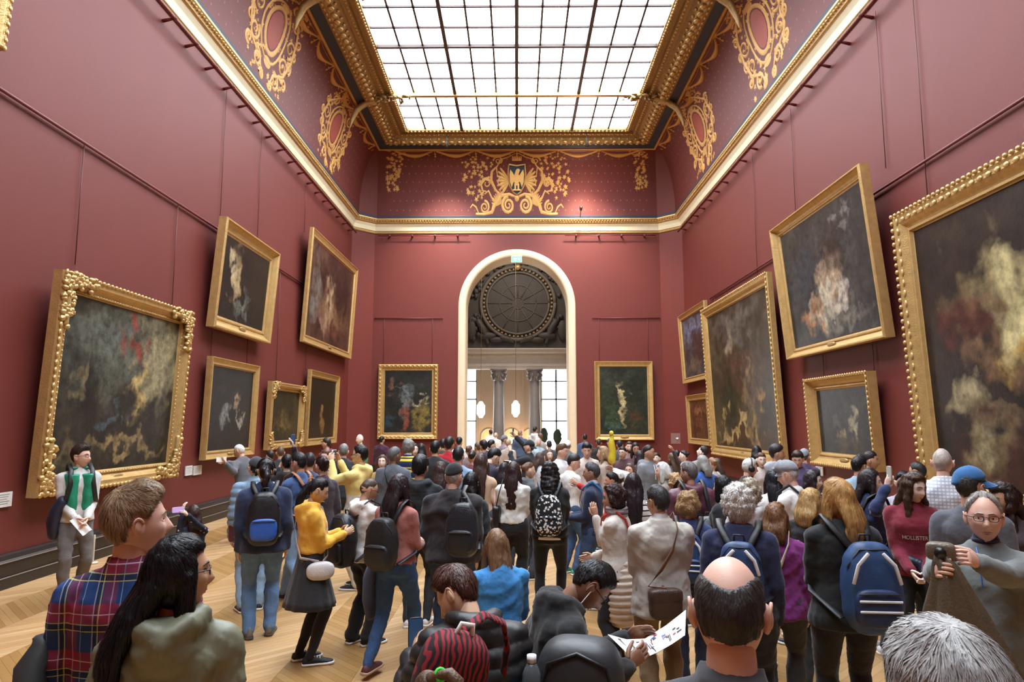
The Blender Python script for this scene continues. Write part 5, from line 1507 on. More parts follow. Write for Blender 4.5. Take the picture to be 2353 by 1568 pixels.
        for i in range(7):
            q = i / 6; rows.append([fig.hc + Rc @ np.array([.072 * math.sin(a), .080 * math.cos(a) + Lb * q * math.cos(a) ** 1.2 * 1.0 + .004, .052 - .030 * q ** 1.3 - .016 * abs(math.sin(a)) * 1.2 + dz]) for dz in (0,) for a in np.linspace(-1.25, 1.25, 13)])
        bb = MB(); bb.loft(rows, closed=False); rows2 = [[p_ + Rc @ np.array([0, 0, -.006]) for p_ in r_] for r_ in rows]; bb.loft(rows2, closed=False); bb.tube(rows[-1], .004, 5); bb.build('peak', cloth(cc), co)
        MB().ell(fig.hc + Rc @ np.array([0, -.005, .143]), (.008, .008, .005), 8, 5).build('button', cloth(cc), co)
    return fig


def held(fig, name, label, cat, group=None):
    """a separate thing carried or worn by a figure, in the figure's own space"""
    o = empty(name, fig.loc, (0, 0, -math.radians(fig.hd)), fig.s); tag(o, label, cat, group)
    return o


def backpack(fig, label, c, pocket=None, trim=None, size=(.15, .085, .22), z=1.16, g=.03, m=None, mp=None, straps=True, side=0.0, hoops=False, one=0, strap_m=None, kind='nylon'):
    root = held(fig, 'backpack', label, 'backpack')
    mm = m or cloth(c, kind); pm = mp or (cloth(pocket, kind) if pocket else mm); tm = cloth(trim or '#1b1b1d', 'nylon')
    y0 = -.115 * fig.build ** .7 - g; R = fig.R; T = fig.T
    hx, hy, hz = size
    cy = y0 - hy
    b = MB(); b.rbox((0, 0, 0), (hx, hy, hz), 3.4, 28, 20)
    rs = np.random.RandomState(len(label)); V = np.array(b.v)
    tp = 1 - .16 * sstep(V[:, 2] / hz); V[:, 0] *= tp; V[:, 1] = V[:, 1] * (1 - .18 * sstep(V[:, 2] / hz)) - .012 * (V[:, 2] < 0)
    V += .004 * np.sin(V[:, [2, 0, 1]] * 60 + rs.uniform(0, 6, 3)); b.v = [tuple(T(np.array([side, cy, z]) + q)) for q in V]
    b.build('main_bag', mm, root)
    b = MB(); b.rbox(T((side, cy - hy * .92, z - hz * .38)), (hx * .80, hy * .40, hz * .42), 3.5, 24, 14, M=R); pk_ = b.build('front_pocket', pm, root)
    MB().tube([T((side - hx * .7, cy - hy * 1.28, z - hz * .06)), T((side, cy - hy * 1.36, z - hz * .04)), T((side + hx * .7, cy - hy * 1.28, z - hz * .06))], .005, 5).build('zip', tm, pk_)
    MB().tube([T((side - hx * .92, cy - hy * .2, z - hz * .3)), T((side - hx * .86, cy - hy * .55, z + hz * .5)), T((side - hx * .45, cy - hy * .6, z + hz * .86)), T((side + hx * .45, cy - hy * .6, z + hz * .86)), T((side + hx * .86, cy - hy * .55, z + hz * .5)), T((side + hx * .92, cy - hy * .2, z - hz * .3))], .0055, 5).build('zip', tm, root)
    MB().tube([T((side - .035, cy + hy * .5, z + hz * .9)), T((side - .03, cy + hy * .4, z + hz + .035)), T((side + .03, cy + hy * .4, z + hz + .035)), T((side + .035, cy + hy * .5, z + hz * .9))], .008, 6).build('grab_handle', strap_m or tm, root)
    if straps:
        for k in (1, -1):
            if one and k != one: continue
            sx = .095 * fig.build
            pts = [T((side + k * .06, cy + hy, z + hz * .82)), T((k * sx, -.075 - g * .5, 1.425 + g * .6)), T((k * (sx + .01), -.015, 1.455 + g)), T((k * (sx + .012), .065 + g, 1.42 + g * .4)), T((k * (sx + .02), .115 + g, 1.30)), T((k * (sx + .05), .10 + g, 1.14)), T((k * .155 * fig.build + k * g, .0, 1.02)), T((k * hx * .9 + side, cy + hy * .6, z - hz * .75))]
            q = []
            for i in range(len(pts) - 1): q += [pts[i], (pts[i] + pts[i + 1]) / 2]
            MB().tube(q + [pts[-1]], [(.024, .008)] * (len(q) + 1), 8, side=R @ np.array([1.0, 0, 0])).build('shoulder_strap', strap_m or tm, root)
    if hoops:
        for k in (1, -1):
            MB().tube([T((side + k * hx * .25, cy - hy * 1.0, z + hz * .80)), T((side + k * hx * .62, cy - hy * 1.06, z + hz * .55)), T((side + k * hx * .80, cy - hy * 1.02, z + hz * .15))], [(.011, .004)] * 3, 6, side=R @ np.array([1.0, 0, .3])).build('white_piping', cloth('#e8e8ea', 'nylon'), root)
        for dz in (.02, -.2): MB().tube([T((side - hx * .7, cy - hy * 1.36, z - hz * (.22 - dz))), T((side + hx * .7, cy - hy * 1.36, z - hz * (.22 - dz)))], [(.007, .004)] * 2, 6, side=R @ np.array([0, 0, 1.0])).build('white_piping', cloth('#e8e8ea', 'nylon'), pk_)
    return root


def crossbag(fig, label, c, strap, k=1, pos=(.24, .0, .86), size=(.10, .045, .085), g=.035, flap=True, name='shoulder_bag', e=4, cross=True):
    """bag on hip side k, strap over the other shoulder (or the same one)"""
    root = held(fig, name, label, 'bag'); T = fig.T; m = cloth(c, 'leather')
    p = np.array(pos) * np.array([k, 1, 1]); w = fig.build
    b = MB(); b.rbox((0, 0, 0), size if abs(pos[0]) < .2 else (size[1], size[0], size[2]), e, 24, 16); b.v = [tuple(T(p + np.array(q))) for q in b.v]; b.build('bag_body', m, root)
    if flap:
        b = MB(); sz = size if abs(pos[0]) < .2 else (size[1], size[0], size[2]); b.rbox((0, 0, 0), (sz[0] * 1.05, sz[1] * 1.05, sz[2] * .5), e, 24, 12); b.v = [tuple(T(p + np.array([0, 0, sz[2] * .5]) + np.array(q))) for q in b.v]; b.build('flap', m, root)
    sm = cloth(strap, 'leather'); s2 = -k if cross else k; sh = .085 * w
    if cross:
        back = [T((s2 * sh, -.02, 1.455 + g * .9)), T((s2 * sh * .9, -.09 - g, 1.40)), T((s2 * .03, -.125 - g, 1.24)), T((k * .06, -.118 - g, 1.10)), T((k * .13 * w, -.095 - g, .98)), T(p + np.array([0, -.02, size[2]]))]
        frnt = [T((s2 * sh, -.02, 1.455 + g * .9)), T((s2 * sh * .9, .075 + g, 1.40)), T((s2 * .03, .12 + g, 1.24)), T((k * .06, .115 + g, 1.10)), T((k * .13 * w, .095 + g, .98)), T(p + np.array([0, .02, size[2]]))]
    else:
        back = [T((k * .11 * w, -.02, 1.45 + g)), T((k * .14 * w, -.10 - g, 1.34)), T(p + np.array([0, -.05, size[2]]))]
        frnt = [T((k * .11 * w, -.02, 1.45 + g)), T((k * .14 * w, .09 + g, 1.34)), T(p + np.array([0, .05, size[2]]))]
    for q in (back, frnt): MB().tube(q, [(.013, .004)] * len(q), 6, side=fig.R @ np.array([0, .0, 1.0]) if cross else None).build('strap', sm, root)
    return root


def phone(fig, label, k=1, off=(0, 0, .04), size=(.036, .005, .073), screen='#27405c', c='#22242a', face=(0, -1), two=False, tilt=0):
    """phone or camera at the hand(s); screen turned to the holder"""
    p = (fig.wr[1] + fig.wr[-1]) / 2 if two else fig.wr[k].copy()
    el = fig.el[k]; dirv = norm(fig.wr[k] - el); p = p + dirv * .085 + np.array(off)
    root = held(fig, 'phone', label, 'phone')
    M = rotx(tilt)
    MB().rbox(p, size, 6, 16, 8, M=M).build('case', mat(c, .35, var=.05, name='phone_case'), root)
    MB().box((-size[0] * .9, -size[1] - .0012, -size[2] * .9), (size[0] * .9, -size[1] - .0004, size[2] * .9)).build('screen', emit(screen, .6, 'screen'), root, smooth=False).location = p
    root.children[-1].rotation_euler = (-math.radians(tilt), 0, 0)
    return root


def paper(fig, label, k=1, size=(.11, .15), c='#f2f0ea', rot=(0, 0, 0), off=(0, 0, 0)):
    p = fig.wr[k] + norm(fig.wr[k] - fig.el[k]) * .11 + np.array(off); root = held(fig, 'leaflet', label, 'paper')
    b = MB(); n = 6
    for s_ in (0, .0015): b.loft([[(-size[0] + 2 * size[0] * i / n, s_ + .012 * math.sin(i * 1.1), z) for i in range(n + 1)] for z in (-size[1], size[1])], closed=False)
    o = b.build('sheet', mat(c, .6, var=.04, name='paper'), root); o.location = p; o.rotation_euler = rot
    return root

# ------------------------------------------------------------------ visitors in the foreground
BLK = '#1d1c1e'
f = P('man in red and blue plaid shirt, tousled light brown hair, looking right', 300, 1112, 2.55, -14, ('quiff', '#94795c'), 'pink', ('shirt', pat('plaid'), {'hem': .78}), ('jeans', '#2c2a2c'), arms=('down', (-.15, .24, 1.03)), head=(64, -4), build=1.0, face=True)
c = held(f, 'folded_jacket', 'dark grey jacket hanging over the arm of the plaid shirt man', 'jacket')
b = MB(); p0 = f.sh[-1] * .30 + f.el[-1] * .70 + np.array([-.035, -.01, 0])
b.tube([p0 + np.array([-.005, .0, .05]), p0 + np.array([-.012, -.01, -.02]), p0 + np.array([-.02, -.02, -.12]), p0 + np.array([-.03, -.03, -.32]), p0 + np.array([-.04, -.04, -.52])], [(.05, .035), (.08, .05), (.10, .055), (.12, .05), (.13, .035)], 14, side=(0, 1, 0))
b.v = [tuple(q) for q in folds(np.array(b.v), np.array([[-.9, -.3, 0]] * len(b.v)), .02, 4)]
b.build('cloth', cloth('#3b4041', 'nylon'), c)
f = P('woman with long black hair in olive green jacket, glasses, back to camera', 398, 1226, 2.32, -16, ('long', '#121113', .50, .004), 'tan', ('jacket', '#6f705a', {'hood': True, 'nylon': True, 'hem': .74}), ('jeans', '#2b3446'), sex='f', head=(74, -3), glasses='#3a2e28', face=True, build=1.06)
f = P('balding man with dark greying hair seen close from behind, grey polo collar', 1672, 1272, 1.62, 17, ('fringe', '#3a3633'), 'pink', ('shirt', '#4a4b4f', {'collar': True}), ('jeans', '#333844'), head=(0, 5), build=1.05, face=False)
b = MB(); R_ = f.root
for x in (-.012, 0, .012): b.box((.0 + x - .004 + .03, -.125, 1.375), (.0 + x + .004 + .03, -.118, 1.383))
b.build('collar_emblem', mat('#b7a8b0', .6, var=0, name='emblem_thread'), R_, smooth=False)
f = P('silver grey haired visitor with dark glasses at the bottom right corner', 2150, 1418, 1.36, -6, ('wave', '#a3a19e'), 'pink', ('sweater', '#4b4a50'), ('jeans', '#333844'), sex='f', head=(-8, 16), glasses='#3a2620', face=True, build=1.05)
f = P('young man with red brown hair in black hooded puffer, sitting on the bench', 1030, 1306, 3.52, -18, ('mop', '#4a2a20'), 'asian', ('puffer', '#1c1c1d', {'hood': True, 'hem': .86, 'quilt': .075}), ('jeans', '#22262e'), legs='sit', arms=('lap', ('px', 950, 1512, 3.5)), lean=22, head=(-46, 26), seat=1, build=1.08, face=True)
ZZ = pat('zigzag', '#8c1e28', '#241417'); q0 = ony(1000, 1545, 3.0)
r_ = empty('backpack', (q0[0], q0[1], q0[2] - .22), (math.radians(12), math.radians(14), math.radians(20))); tag(r_, 'red and black zigzag backpack beside the seated puffer jacket man', 'backpack')
MB().rbox((0, 0, .18), (.15, .10, .23), 3.2, 28, 20).build('main_bag', ZZ, r_); MB().rbox((0, -.09, .10), (.12, .05, .12), 3.2, 24, 14).build('front_pocket', ZZ, r_)
MB().tube([(-.03, 0, .40), (-.02, 0, .45), (.03, 0, .45), (.04, 0, .40)], .012, 6).build('grab_handle', mat('#d8d0c8', .6, name='pale_webbing'), r_)
MB().tube([(.02, .06, .40), (.10, .08, .47), (.20, .10, .44), (.25, .10, .34), (.27, .10, .22)], [(.034, .010)] * 5, 8, side=(0, 1, 0)).build('shoulder_strap', ZZ, r_)
phone(f, 'phone in the lap of the seated puffer jacket man', -1, (0, .02, .03))
f = P('man in black jacket with earphones sitting bent over a map', 1398, 1298, 3.78, 78, ('short', '#1c191a'), 'brown', ('jacket', '#1f1f20', {'hood': True, 'hem': .84}), ('jeans', '#2f5068'), legs='sitcross', arms=(('px', 1440, 1530, 3.55), ('px', 1440, 1468, 3.95)), lean=25, head=(8, 30), seat=1, glasses='#1c1a1a', face=True, build=1.05)
mp_ = empty('unfolded_map', ony(1480, 1480, 3.7)); tag(mp_, 'white unfolded museum map in the hands of the earphone man', 'map'); mo = np.array(mp_.location)
te = [ony(*q) - mo for q in ((1396, 1458, 3.86), (1440, 1470, 3.86), (1482, 1468, 3.9), (1530, 1438, 3.94), (1576, 1402, 3.98))]
be = [ony(*q) - mo for q in ((1452, 1512, 3.62), (1478, 1513, 3.60), (1510, 1500, 3.62), (1545, 1480, 3.66), (1574, 1460, 3.70))]
def mpt(q, h):
    x = q * 4; i = min(3, int(x)); t = x - i
    return (te[i] * (1 - t) + te[i + 1] * t) * (1 - h) + (be[i] * (1 - t) + be[i + 1] * t) * h
nrm = norm(np.cross(mpt(1, .5) - mpt(0, .5), mpt(.5, 1) - mpt(.5, 0)))
if nrm @ (_C - mo) < 0: nrm = -nrm
b = MB(); 
for o_ in (0, .002): b.loft([[mpt(i / 12, h / 3) - nrm * o_ for h in range(4)] for i in range(13)], closed=False)
sh = b.build('sheet', mat('#f4f2ee', .6, var=.02, name='map_paper'), mp_)
rnd = random.Random(2); b = MB()
for i in range(34):
    q = rnd.uniform(.06, .90); h = rnd.uniform(.12, .7); L = rnd.uniform(.02, .055) if i % 2 else .008; wq = .013 if i % 2 else .045
    ln = norm(np.cross(mpt(q + .03, h) - mpt(q, h), mpt(q, h + .05) - mpt(q, h))); ln = ln if ln @ (_C - mo - mpt(q, h)) > 0 else -ln
    b.add([mpt(q, h) + ln * .004, mpt(q + wq, h) + ln * .004, mpt(q + wq, h + L * 6) + ln * .004, mpt(q, h + L * 6) + ln * .004], [(0, 1, 2, 3)], m=(0, 0, 1, 0, 2)[i % 5])
b.build('map_print', [mat('#2a2c34', .6, var=0, name='map_black'), mat('#a8323a', .6, var=0, name='map_red'), mat('#3d6ea0', .6, var=0, name='map_blue')], sh, smooth=False)
e = MB(); e.tube([f.hc + f.RH @ np.array([-.082, 0, -.02]), f.hc + f.RH @ np.array([-.085, .012, -.08]), f.hc + f.RH @ np.array([-.06, .03, -.16]), f.T((-.03, .13, 1.26))], .0028, 5); e.tube([f.hc + f.RH @ np.array([.082, 0, -.02]), f.hc + f.RH @ np.array([.088, .012, -.08]), f.hc + f.RH @ np.array([.06, .03, -.16]), f.T((.03, .13, 1.26))], .0028, 5)
e.build('earphone_wire', mat('#e8e6e2', .5, var=0, name='white_wire'), f.root)
# his rucksack stands on the bench behind him, with a bottle in the side pocket
r_ = empty('backpack', (.29, 3.30, .46), (0, 0, math.radians(-12)), 1.2); tag(r_, 'charcoal rucksack standing on the bench behind the map reader', 'backpack')
MB().rbox((0, 0, .25), (.17, .12, .25), 3.6, 28, 20).build('main_bag', cloth('#2a2c2f', 'nylon'), r_)
MB().rbox((.02, -.11, .17), (.13, .05, .14), 3.6, 24, 14).build('front_pocket', cloth('#2a2c2f', 'nylon'), r_)
MB().tube([(-.14, -.09, .3), (-.11, -.11, .43), (0, -.10, .47), (.11, -.11, .43), (.14, -.09, .3)], .007, 6).build('zip', cloth('#15161a', 'nylon'), r_)
MB().tube([(.09, -.13, .36), (.095, -.14, .30)], .006, 6).build('zip_pull', cloth('#5a6270', 'nylon'), r_)
MB().rbox((-.185, -.03, .16), (.04, .07, .15), 3.4, 20, 12).build('side_pocket', cloth('#1f2124', 'nylon'), r_)
r_ = empty('water_bottle', (.065, 3.22, .70), (0, 0, 0), 1.35); tag(r_, 'clear plastic water bottle with white cap in the rucksack pocket', 'bottle')
gl, nt, pb = newmat('clear_plastic'); pb.inputs['Transmission Weight'].default_value = .9; pb.inputs['Roughness'].default_value = .08; pb.inputs['IOR'].default_value = 1.2; pb.inputs['Base Color'].default_value = (.75, .85, .9, 1)
MB().tube([(0, 0, 0), (0, 0, .02), (0, 0, .06), (0, 0, .065), (0, 0, .12), (0, 0, .17), (0, 0, .205)], [.03, .033, .033, .031, .033, .031, .014], 14, round_ends=False).build('bottle', gl, r_)
MB().tube([(0, 0, .205), (0, 0, .228)], .016, 12, round_ends=False).build('cap', mat('#e9eef0', .5, var=0, name='bottle_cap'), r_)
MB().tube([(0, 0, .08), (0, 0, .12)], .0338, 14, round_ends=False).build('label_band', mat('#3d9ac4', .5, var=.1, name='bottle_label'), r_)
f = P('child with brown ponytail and neon green hair tie at the bottom edge', 985, 1546, 2.55, -20, ('crop', '#5d4534'), 'light', ('tee', '#4a3c3a'), ('jeans', '#333844'), sex='f', name='child', face=False)
q_ = lambda *p: f.hc + f.RH @ np.array(p, float)
MB().tube([q_(.05 + .026 * math.cos(t), -.075 + .01 * math.sin(t), .128 + .026 * math.sin(t)) for t in np.linspace(0, 6.28, 13)], .010, 6).build('hair_tie', mat('#3ddc3a', .6, var=.1, name='neon_green'), f.root)
MB().tube([q_(.01, -.05, .105), q_(.05, -.075, .13), q_(.09, -.10, .135), q_(.125, -.13, .10), q_(.14, -.15, .03), q_(.14, -.16, -.05)], [.035, .022, .034, .036, .028, .010], 12).build('ponytail', hair_m('#5d4534'), f.root)
f = P('girl in bright blue sweatshirt with long light brown hair, sitting', 1140, 1214, 5.15, -12, ('ombre', '#7a5a40', .40, .003, '#a5804f'), 'light', ('sweater', '#3a83c0', {'hem': .90, 'fold': .012}), ('slim', '#1d1d22'), legs='sit', arms=('lap', 'lap'), lean=8, head=(-8, 10), sex='f', seat=1, build=1.12)

# left side
f = P('man in green gilet and white sweater standing by the big left painting', 185, 1022, 8.05, 135, ('mop', '#3a2c26'), 'pink', ('sweater', '#c9c4c0', {'hem': .88}), ('slim', '#6a6766', 1), ('#cc3a24', '#d9482e'), arms=('clasp', 'clasp'), head=(-40, -2), glasses='#241e1c', beard=False, face=True, legs='step', build=.95)
b = MB(); f.torso(b, .032, .97, False); b2 = MB()
for k in (1, -1):
    b2.loft([[f.T((k * (.075 + .075 * math.cos(q) * 1.0), (.0 + .165 * math.sin(q) if math.sin(q) > 0 else .13 * math.sin(q)), z)) for q in np.linspace(0, 2 * math.pi, 16, endpoint=False)] for z in (1.0, 1.12, 1.24, 1.34, 1.40)])
request(('gilet', 'g'), b2, .016, 2, lambda co, no: folds(co, no, .006, 3)); defer(('gilet', 'g'), 'gilet', [cloth('#1f8a6c', 'nylon')], f.root)
MB().tube([f.T((k_ * .06, .03, 1.46)) for k_ in (-1.1, -.6)] , .02, 8).tube([f.T((k_ * .06, .03, 1.46)) for k_ in (1.1, .6)], .02, 8).build('gilet_collar', cloth('#1f8a6c', 'nylon'), f.root)
paper(f, 'rolled white leaflet held by the man in green gilet', 1, (.05, .11), rot=(.5, .6, 0))
backpack(f, 'dark backpack with yellow lining on the man in green gilet', '#2a2c32', '#c9a52a', size=(.14, .08, .2), z=1.1, g=.05)
c = held(f, 'folded_jacket', 'navy jacket hanging over the arm of the man in green gilet', 'jacket'); b = MB()
b.tube([f.el[1] + np.array([.02, .05, .05]), f.el[1] + np.array([.06, .0, -.05]), f.el[1] + np.array([.08, -.04, -.2]), f.el[1] + np.array([.07, -.05, -.34])], [(.07, .05), (.10, .06), (.13, .06), (.12, .04)], 12, side=(0, 1, 0)); b.build('cloth', cloth('#20263c', 'nylon'), c)
f = P('child with long brown hair in polka dot top holding up a phone', 447, 1160, 6.9, -42, ('long', '#3a261e', .36), 'light', ('shirt', pat('dots', '#1c2336', '#e6e6ee', 14, .16)), ('jeans', '#c9bcb4'), sex='f', name='child', arms=(('px', 424, 1178, 6.6), ('px', 420, 1178, 6.7)), head=(0, -4), shoe=('#d8d0c8', '#eeeeee'), face=False)
phone(f, 'lilac phone held up by the child in polka dots', 1, (-.08, .0, .03), (.075, .006, .038), '#b79ad8', '#c9b8dc', two=False)
f = P('white haired man in grey jacket pointing at a label by the left wall', 548, 1021, 12.0, -62, ('crop', '#e3ddd6'), 'tan', ('jacket', '#5b5a60'), ('chinos', '#33343a'), arms=(('px', 520, 1064, 11.6), ('px', 518, 1066, 11.4)), head=(-20, 6), lean=16)
paper(f, 'white sheet in the hand of the pointing white haired man', -1, (.10, .04), rot=(0, 0, 0))
f = P('visitor in pale blue quilted jacket and dark cap, seen from behind', 590, 1052, 7.75, -26, ('crop', '#191719'), 'asian', ('puffer', '#7f9bb5', {'quilt': .085, 'under': '#4fb0ac'}), ('jeans', '#8ba6bd'), ('#26262a', '#e4e4e4'), cap=('ball', '#3a3a40', -10), head=(-6, 0), build=1.05)
crossbag(f, 'small dark red pouch at the hip of the pale blue jacket', '#5a2530', '#c76a92', -1, (.23, .02, .88), (.08, .04, .11), name='pouch')
f = P('visitor in navy jacket with curly dark ponytail and headphones, from behind', 612, 1052, 6.85, -20, ('tail', '#221a1d', .26, .010), 'asian', ('jacket', '#24304f', {'hem': .80}), ('jeans', '#5d7ea6'), ('#6e675c', '#4a463f', 'boot'), arms=('down', 'down'), build=1.1)
backpack(f, 'black backpack with a royal blue front panel on the navy jacket', '#17181c', '#2f62c4', size=(.155, .09, .25), z=1.15)
b = MB(); b.tube([f.hc + f.RH @ np.array([.092 * math.cos(q), -.015, .135 * math.sin(q)]) for q in np.linspace(0, math.pi, 15)], .008, 6)
for k in (1, -1): b.tube([f.hc + f.RH @ np.array([k * .082, -.015, -.01]), f.hc + f.RH @ np.array([k * .102, -.015, -.01])], .034, 12, round_ends=False)
b.build('headphones', mat('#1c1c1f', .4, var=.05, name='black_plastic'), held(f, 'headphones', 'black headphones on the visitor in navy jacket', 'headphones'))
f = P('man in denim blue shirt with glasses, turned left, black backpack', 688, 1038, 8.1, -58, ('short', '#1c191b'), 'tan', ('shirt', '#405a86', {'fold': .012}), ('jeans', '#7d9cc0'), ('#4a3a32', '#3a2f2a', 'boot'), glasses=True, arms=('phone', 'phone'), head=(-10, 4), legs='stride', build=1.05)
backpack(f, 'black backpack with tan edging on the denim shirt man', '#23232a', '#2a2a30', trim='#a06a48', size=(.14, .08, .22))
f = P('visitor in black hooded coat raising a phone beside the denim shirt man', 660, 1044, 9.4, -20, ('short', '#151315'), 'light', ('hoodie', '#151416'), ('slim', '#1c1c20'), arms=(('px', 674, 1022, 9.2), 'photo'), build=1.05)
phone(f, 'black phone held high by the visitor in black', 1, (0, 0, .04))
f = P('woman with dark auburn updo and white earring, half behind the yellow hoodie', 742, 1046, 8.15, -40, ('bun', '#2c161a'), 'light', ('shirt', '#3a3038'), ('slim', '#222226'), sex='f')
MB().ell(f.hc + f.RH @ np.array([.085, .0, -.05]), (.014, .014, .018), 8, 6).build('earring', mat('#f4f2ee', .3, var=0, name='pearl'), f.root)
f = P('man in pale yellow and white sweatshirt photographing, arms raised', 832, 1022, 8.75, -74, ('short', '#161416'), 'asian', ('hoodie', pat('twotone', '#e6cf84', '#d8d2c4', 1.12), {'hem': .80}), ('chinos', '#c9c2b4'), arms=('photo', 'photo'), glasses=True, head=(-6, -4), build=1.1)
phone(f, 'white camera phone held up by the man in pale yellow', 1, (-.08, 0, .04), (.05, .012, .035), '#3a3a3a', '#e6e6e6')
b = MB(); b.add([f.T((.13, -.16, 1.26)), f.T((-.10, -.16, 1.16)), f.T((.15, -.16, 1.06)), f.T((.13, -.15, 1.26)), f.T((-.10, -.15, 1.16)), f.T((.15, -.15, 1.06))], [(0, 1, 2), (5, 4, 3), (0, 3, 4, 1), (1, 4, 5, 2), (2, 5, 3, 0)]); b.build('black_patch', cloth('#1d1b1c'), f.root, smooth=False)
f = P('young woman in yellow cropped hoodie and black skirt looking at her phone', 738, 1096, 6.15, 62, ('tail', '#17151a', .26), 'asian', ('hoodie', '#e2ac3c', {'hem': 1.0, 'flare': .2}), ('skirt', '#1b1a1d', '#232226'), ('#1b1b1e', '#e6e4e0'), sex='f', arms=('phone', 'phone'), head=(8, 20), face=True, build=1.05)
phone(f, 'phone in the hands of the young woman in yellow', 1, (-.07, .0, .03), two=False)
crossbag(f, 'small white half moon handbag on the black skirt', '#cfccca', '#b8aeb0', 1, (.20, .05, .86), (.13, .05, .085), g=.03, flap=False, name='handbag', e=2.5)
f = P('bald man with glasses in white hoodie, head bent', 852, 1099, 6.65, 42, ('stubble', '#4a3c34'), 'tan', ('hoodie', '#dcdad8'), ('wide', '#17171a'), ('#1c1c20', '#e6e6e6'), arms=('hold', 'phone'), head=(18, 16), glasses=True, face=True, build=1.0)
backpack(f, 'big black backpack on the bald man in white hoodie', '#1b1b20', '#222228', size=(.17, .11, .27), z=1.08, side=-.02)
f = P('woman in dusty rose sweater and jeans stepping forward, dark straight hair', 917, 1088, 6.0, 22, ('long', '#2b2023', .34), 'light', ('sweater', '#a86a60', {'hem': .92}), ('slim', '#31507a', 1), ('#5a2a30', '#b59a84'), sex='f', arms=('hold', 'hold'), head=(14, 6), legs='stride', build=1.08)
backpack(f, 'black backpack on the woman in dusty rose sweater', '#1c1d20', '#232428', size=(.15, .09, .23), z=1.12)
c = held(f, 'folded_jacket', 'blue grey jacket tied at the hips of the rose sweater woman', 'jacket'); b = MB()
b.tube([f.T((-.18, -.06, .96)), f.T((-.22, -.08, .8)), f.T((-.23, -.06, .6)), f.T((-.22, -.04, .44))], [(.05, .04), (.09, .05), (.10, .05), (.08, .03)], 12, side=(0, 1, 0)); b.build('cloth', cloth('#47506a'), c)
f = P('grey haired man in slate jacket behind the rose sweater woman', 905, 1026, 9.6, 10, ('short', '#5d5d60'), 'brown', ('jacket', '#565c66'), ('chinos', '#33343a'), head=(30, 0), build=1.1)
crossbag(f, 'dark shoulder strap bag on the slate jacket man', '#22222a', '#22222a', 1)
f = P('man with curly grey hair in navy and yellow striped rugby shirt', 938, 1008, 11.5, 12, ('curly', '#77736e'), 'pink', ('shirt', pat('polo'), {'under': '#e4e4e4'}), ('chinos', '#4a4a50'), head=(-30, 0), build=1.05)
f = P('woman with brown hair facing the camera, mouth open, left of the slate jacket', 879, 1044, 10.7, 168, ('long', '#5a382a', .28), 'pale', ('shirt', '#a58f5c'), ('jeans', '#444a58'), sex='f', face=True, head=(8, -4))
f = P('man with glossy black hair in black hooded ribbed jacket, from behind', 965, 1047, 7.2, 4, ('mop', '#141315'), 'asian', ('jacket', pat('stripe', '#2e3236', '#202326', .075, .16), {'hood': True}), ('slim', '#32353c', 1), ('#e6e6e6', '#f2f2f2'), build=1.12)
f = P('old man in black jacket and black cap with grey hair below it', 1043, 1066, 6.45, 8, ('crop', '#a8a29c'), 'pink', ('jacket', '#2b2628', {'hem': .80, 'fold': .014}), ('jeans', '#33455e'), ('#333', '#222'), cap=('ball', '#17181c', 0), build=1.32, belly=.03, head=(14, 6))
backpack(f, 'black leather backpack on one shoulder of the black cap man', '#20242a', '#1c2026', size=(.15, .09, .24), z=1.14, side=.16, one=1, g=.05, kind='leather')
f = P('woman with straight black hair close behind the black cap man', 1082, 1084, 7.0, 14, ('long', '#111013', .30), 'asian', ('shirt', '#232a2e'), ('slim', '#1d1d22'), sex='f')
f = P('woman with long brown to blond hair and bare shoulder', 1105, 1042, 8.8, 8, ('ombre', '#43302a', .44, .004, '#8a6844'), 'light', ('tee', '#c3a487', {'sleeve': .06}), ('jeans', '#444a58'), sex='f')
f = P('woman in white blouse with straight dark auburn hair', 1180, 1060, 8.3, 6, ('long', '#33201f', .42), 'light', ('blouse', '#dcdad4', {'hem': .93}), ('wide', '#17171a'), ('#e4e4e2', '#f0f0f0'), sex='f', arms=('hold', 'hold'), head=(10, 8), build=1.12)
crossbag(f, 'black leather shoulder bag on the woman in white blouse', '#1c1b1d', '#1c1b1d', -1, (.20, -.06, 1.02), (.11, .05, .14), cross=False, name='handbag')
f = P('woman in black with wavy dark hair, leggings and flower print backpack', 1263, 1060, 7.45, 6, ('wave', '#1f1a1b', .30, .006), 'tan', ('jacket', '#191a1c', {'hem': .90}), ('leggings', '#151517'), ('#e6e0d8', '#efefef'), sex='f', arms=('phone', 'phone'), head=(0, 6), legs='step', build=1.12)
backpack(f, 'black and white flower print backpack on the woman in leggings', '#222', m=pat('floral', '#17181b', '#e4e4e4', 34, .42), mp=pat('floral', '#17181b', '#e4e4e4', 34, .42), size=(.145, .085, .22), z=1.15)
b = MB(); b.tube([f.T((0, 0, .92)), f.T((0, 0, .87))], [(.188, .142), (.194, .146)], 18, side=(1, 0, 0), round_ends=False); b.build('shirt_hem', cloth('#e2dedc'), f.root)
f = P('girl in grey hood with light brown bun, profile to the right', 1213, 1061, 9.3, 70, ('bun', '#6a4a36'), 'light', ('hoodie', '#5a5e64'), ('jeans', '#444a58'), sex='f', face=True)
f = P('man with thick black hair stooping over a camera in the middle of the crowd', 1141, 1032, 10.2, 40, ('mop', '#111114'), 'light', ('tee', '#2c2838'), ('jeans', '#2c3244'), arms=('photo', 'chin'), lean=22, head=(10, 16))
phone(f, 'white camera held by the stooping man', 1, (-.05, 0, .02), (.06, .03, .04), '#222222', '#e6e4e0')
f = P('visitor in black jacket and cap raising a phone, middle of the crowd', 1222, 1014, 13.2, -70, ('crop', '#161618'), 'light', ('jacket', '#20222a'), ('slim', '#222226'), cap=('ball', '#1f242c', 180), arms=('up', 'photo'), head=(0, -16))
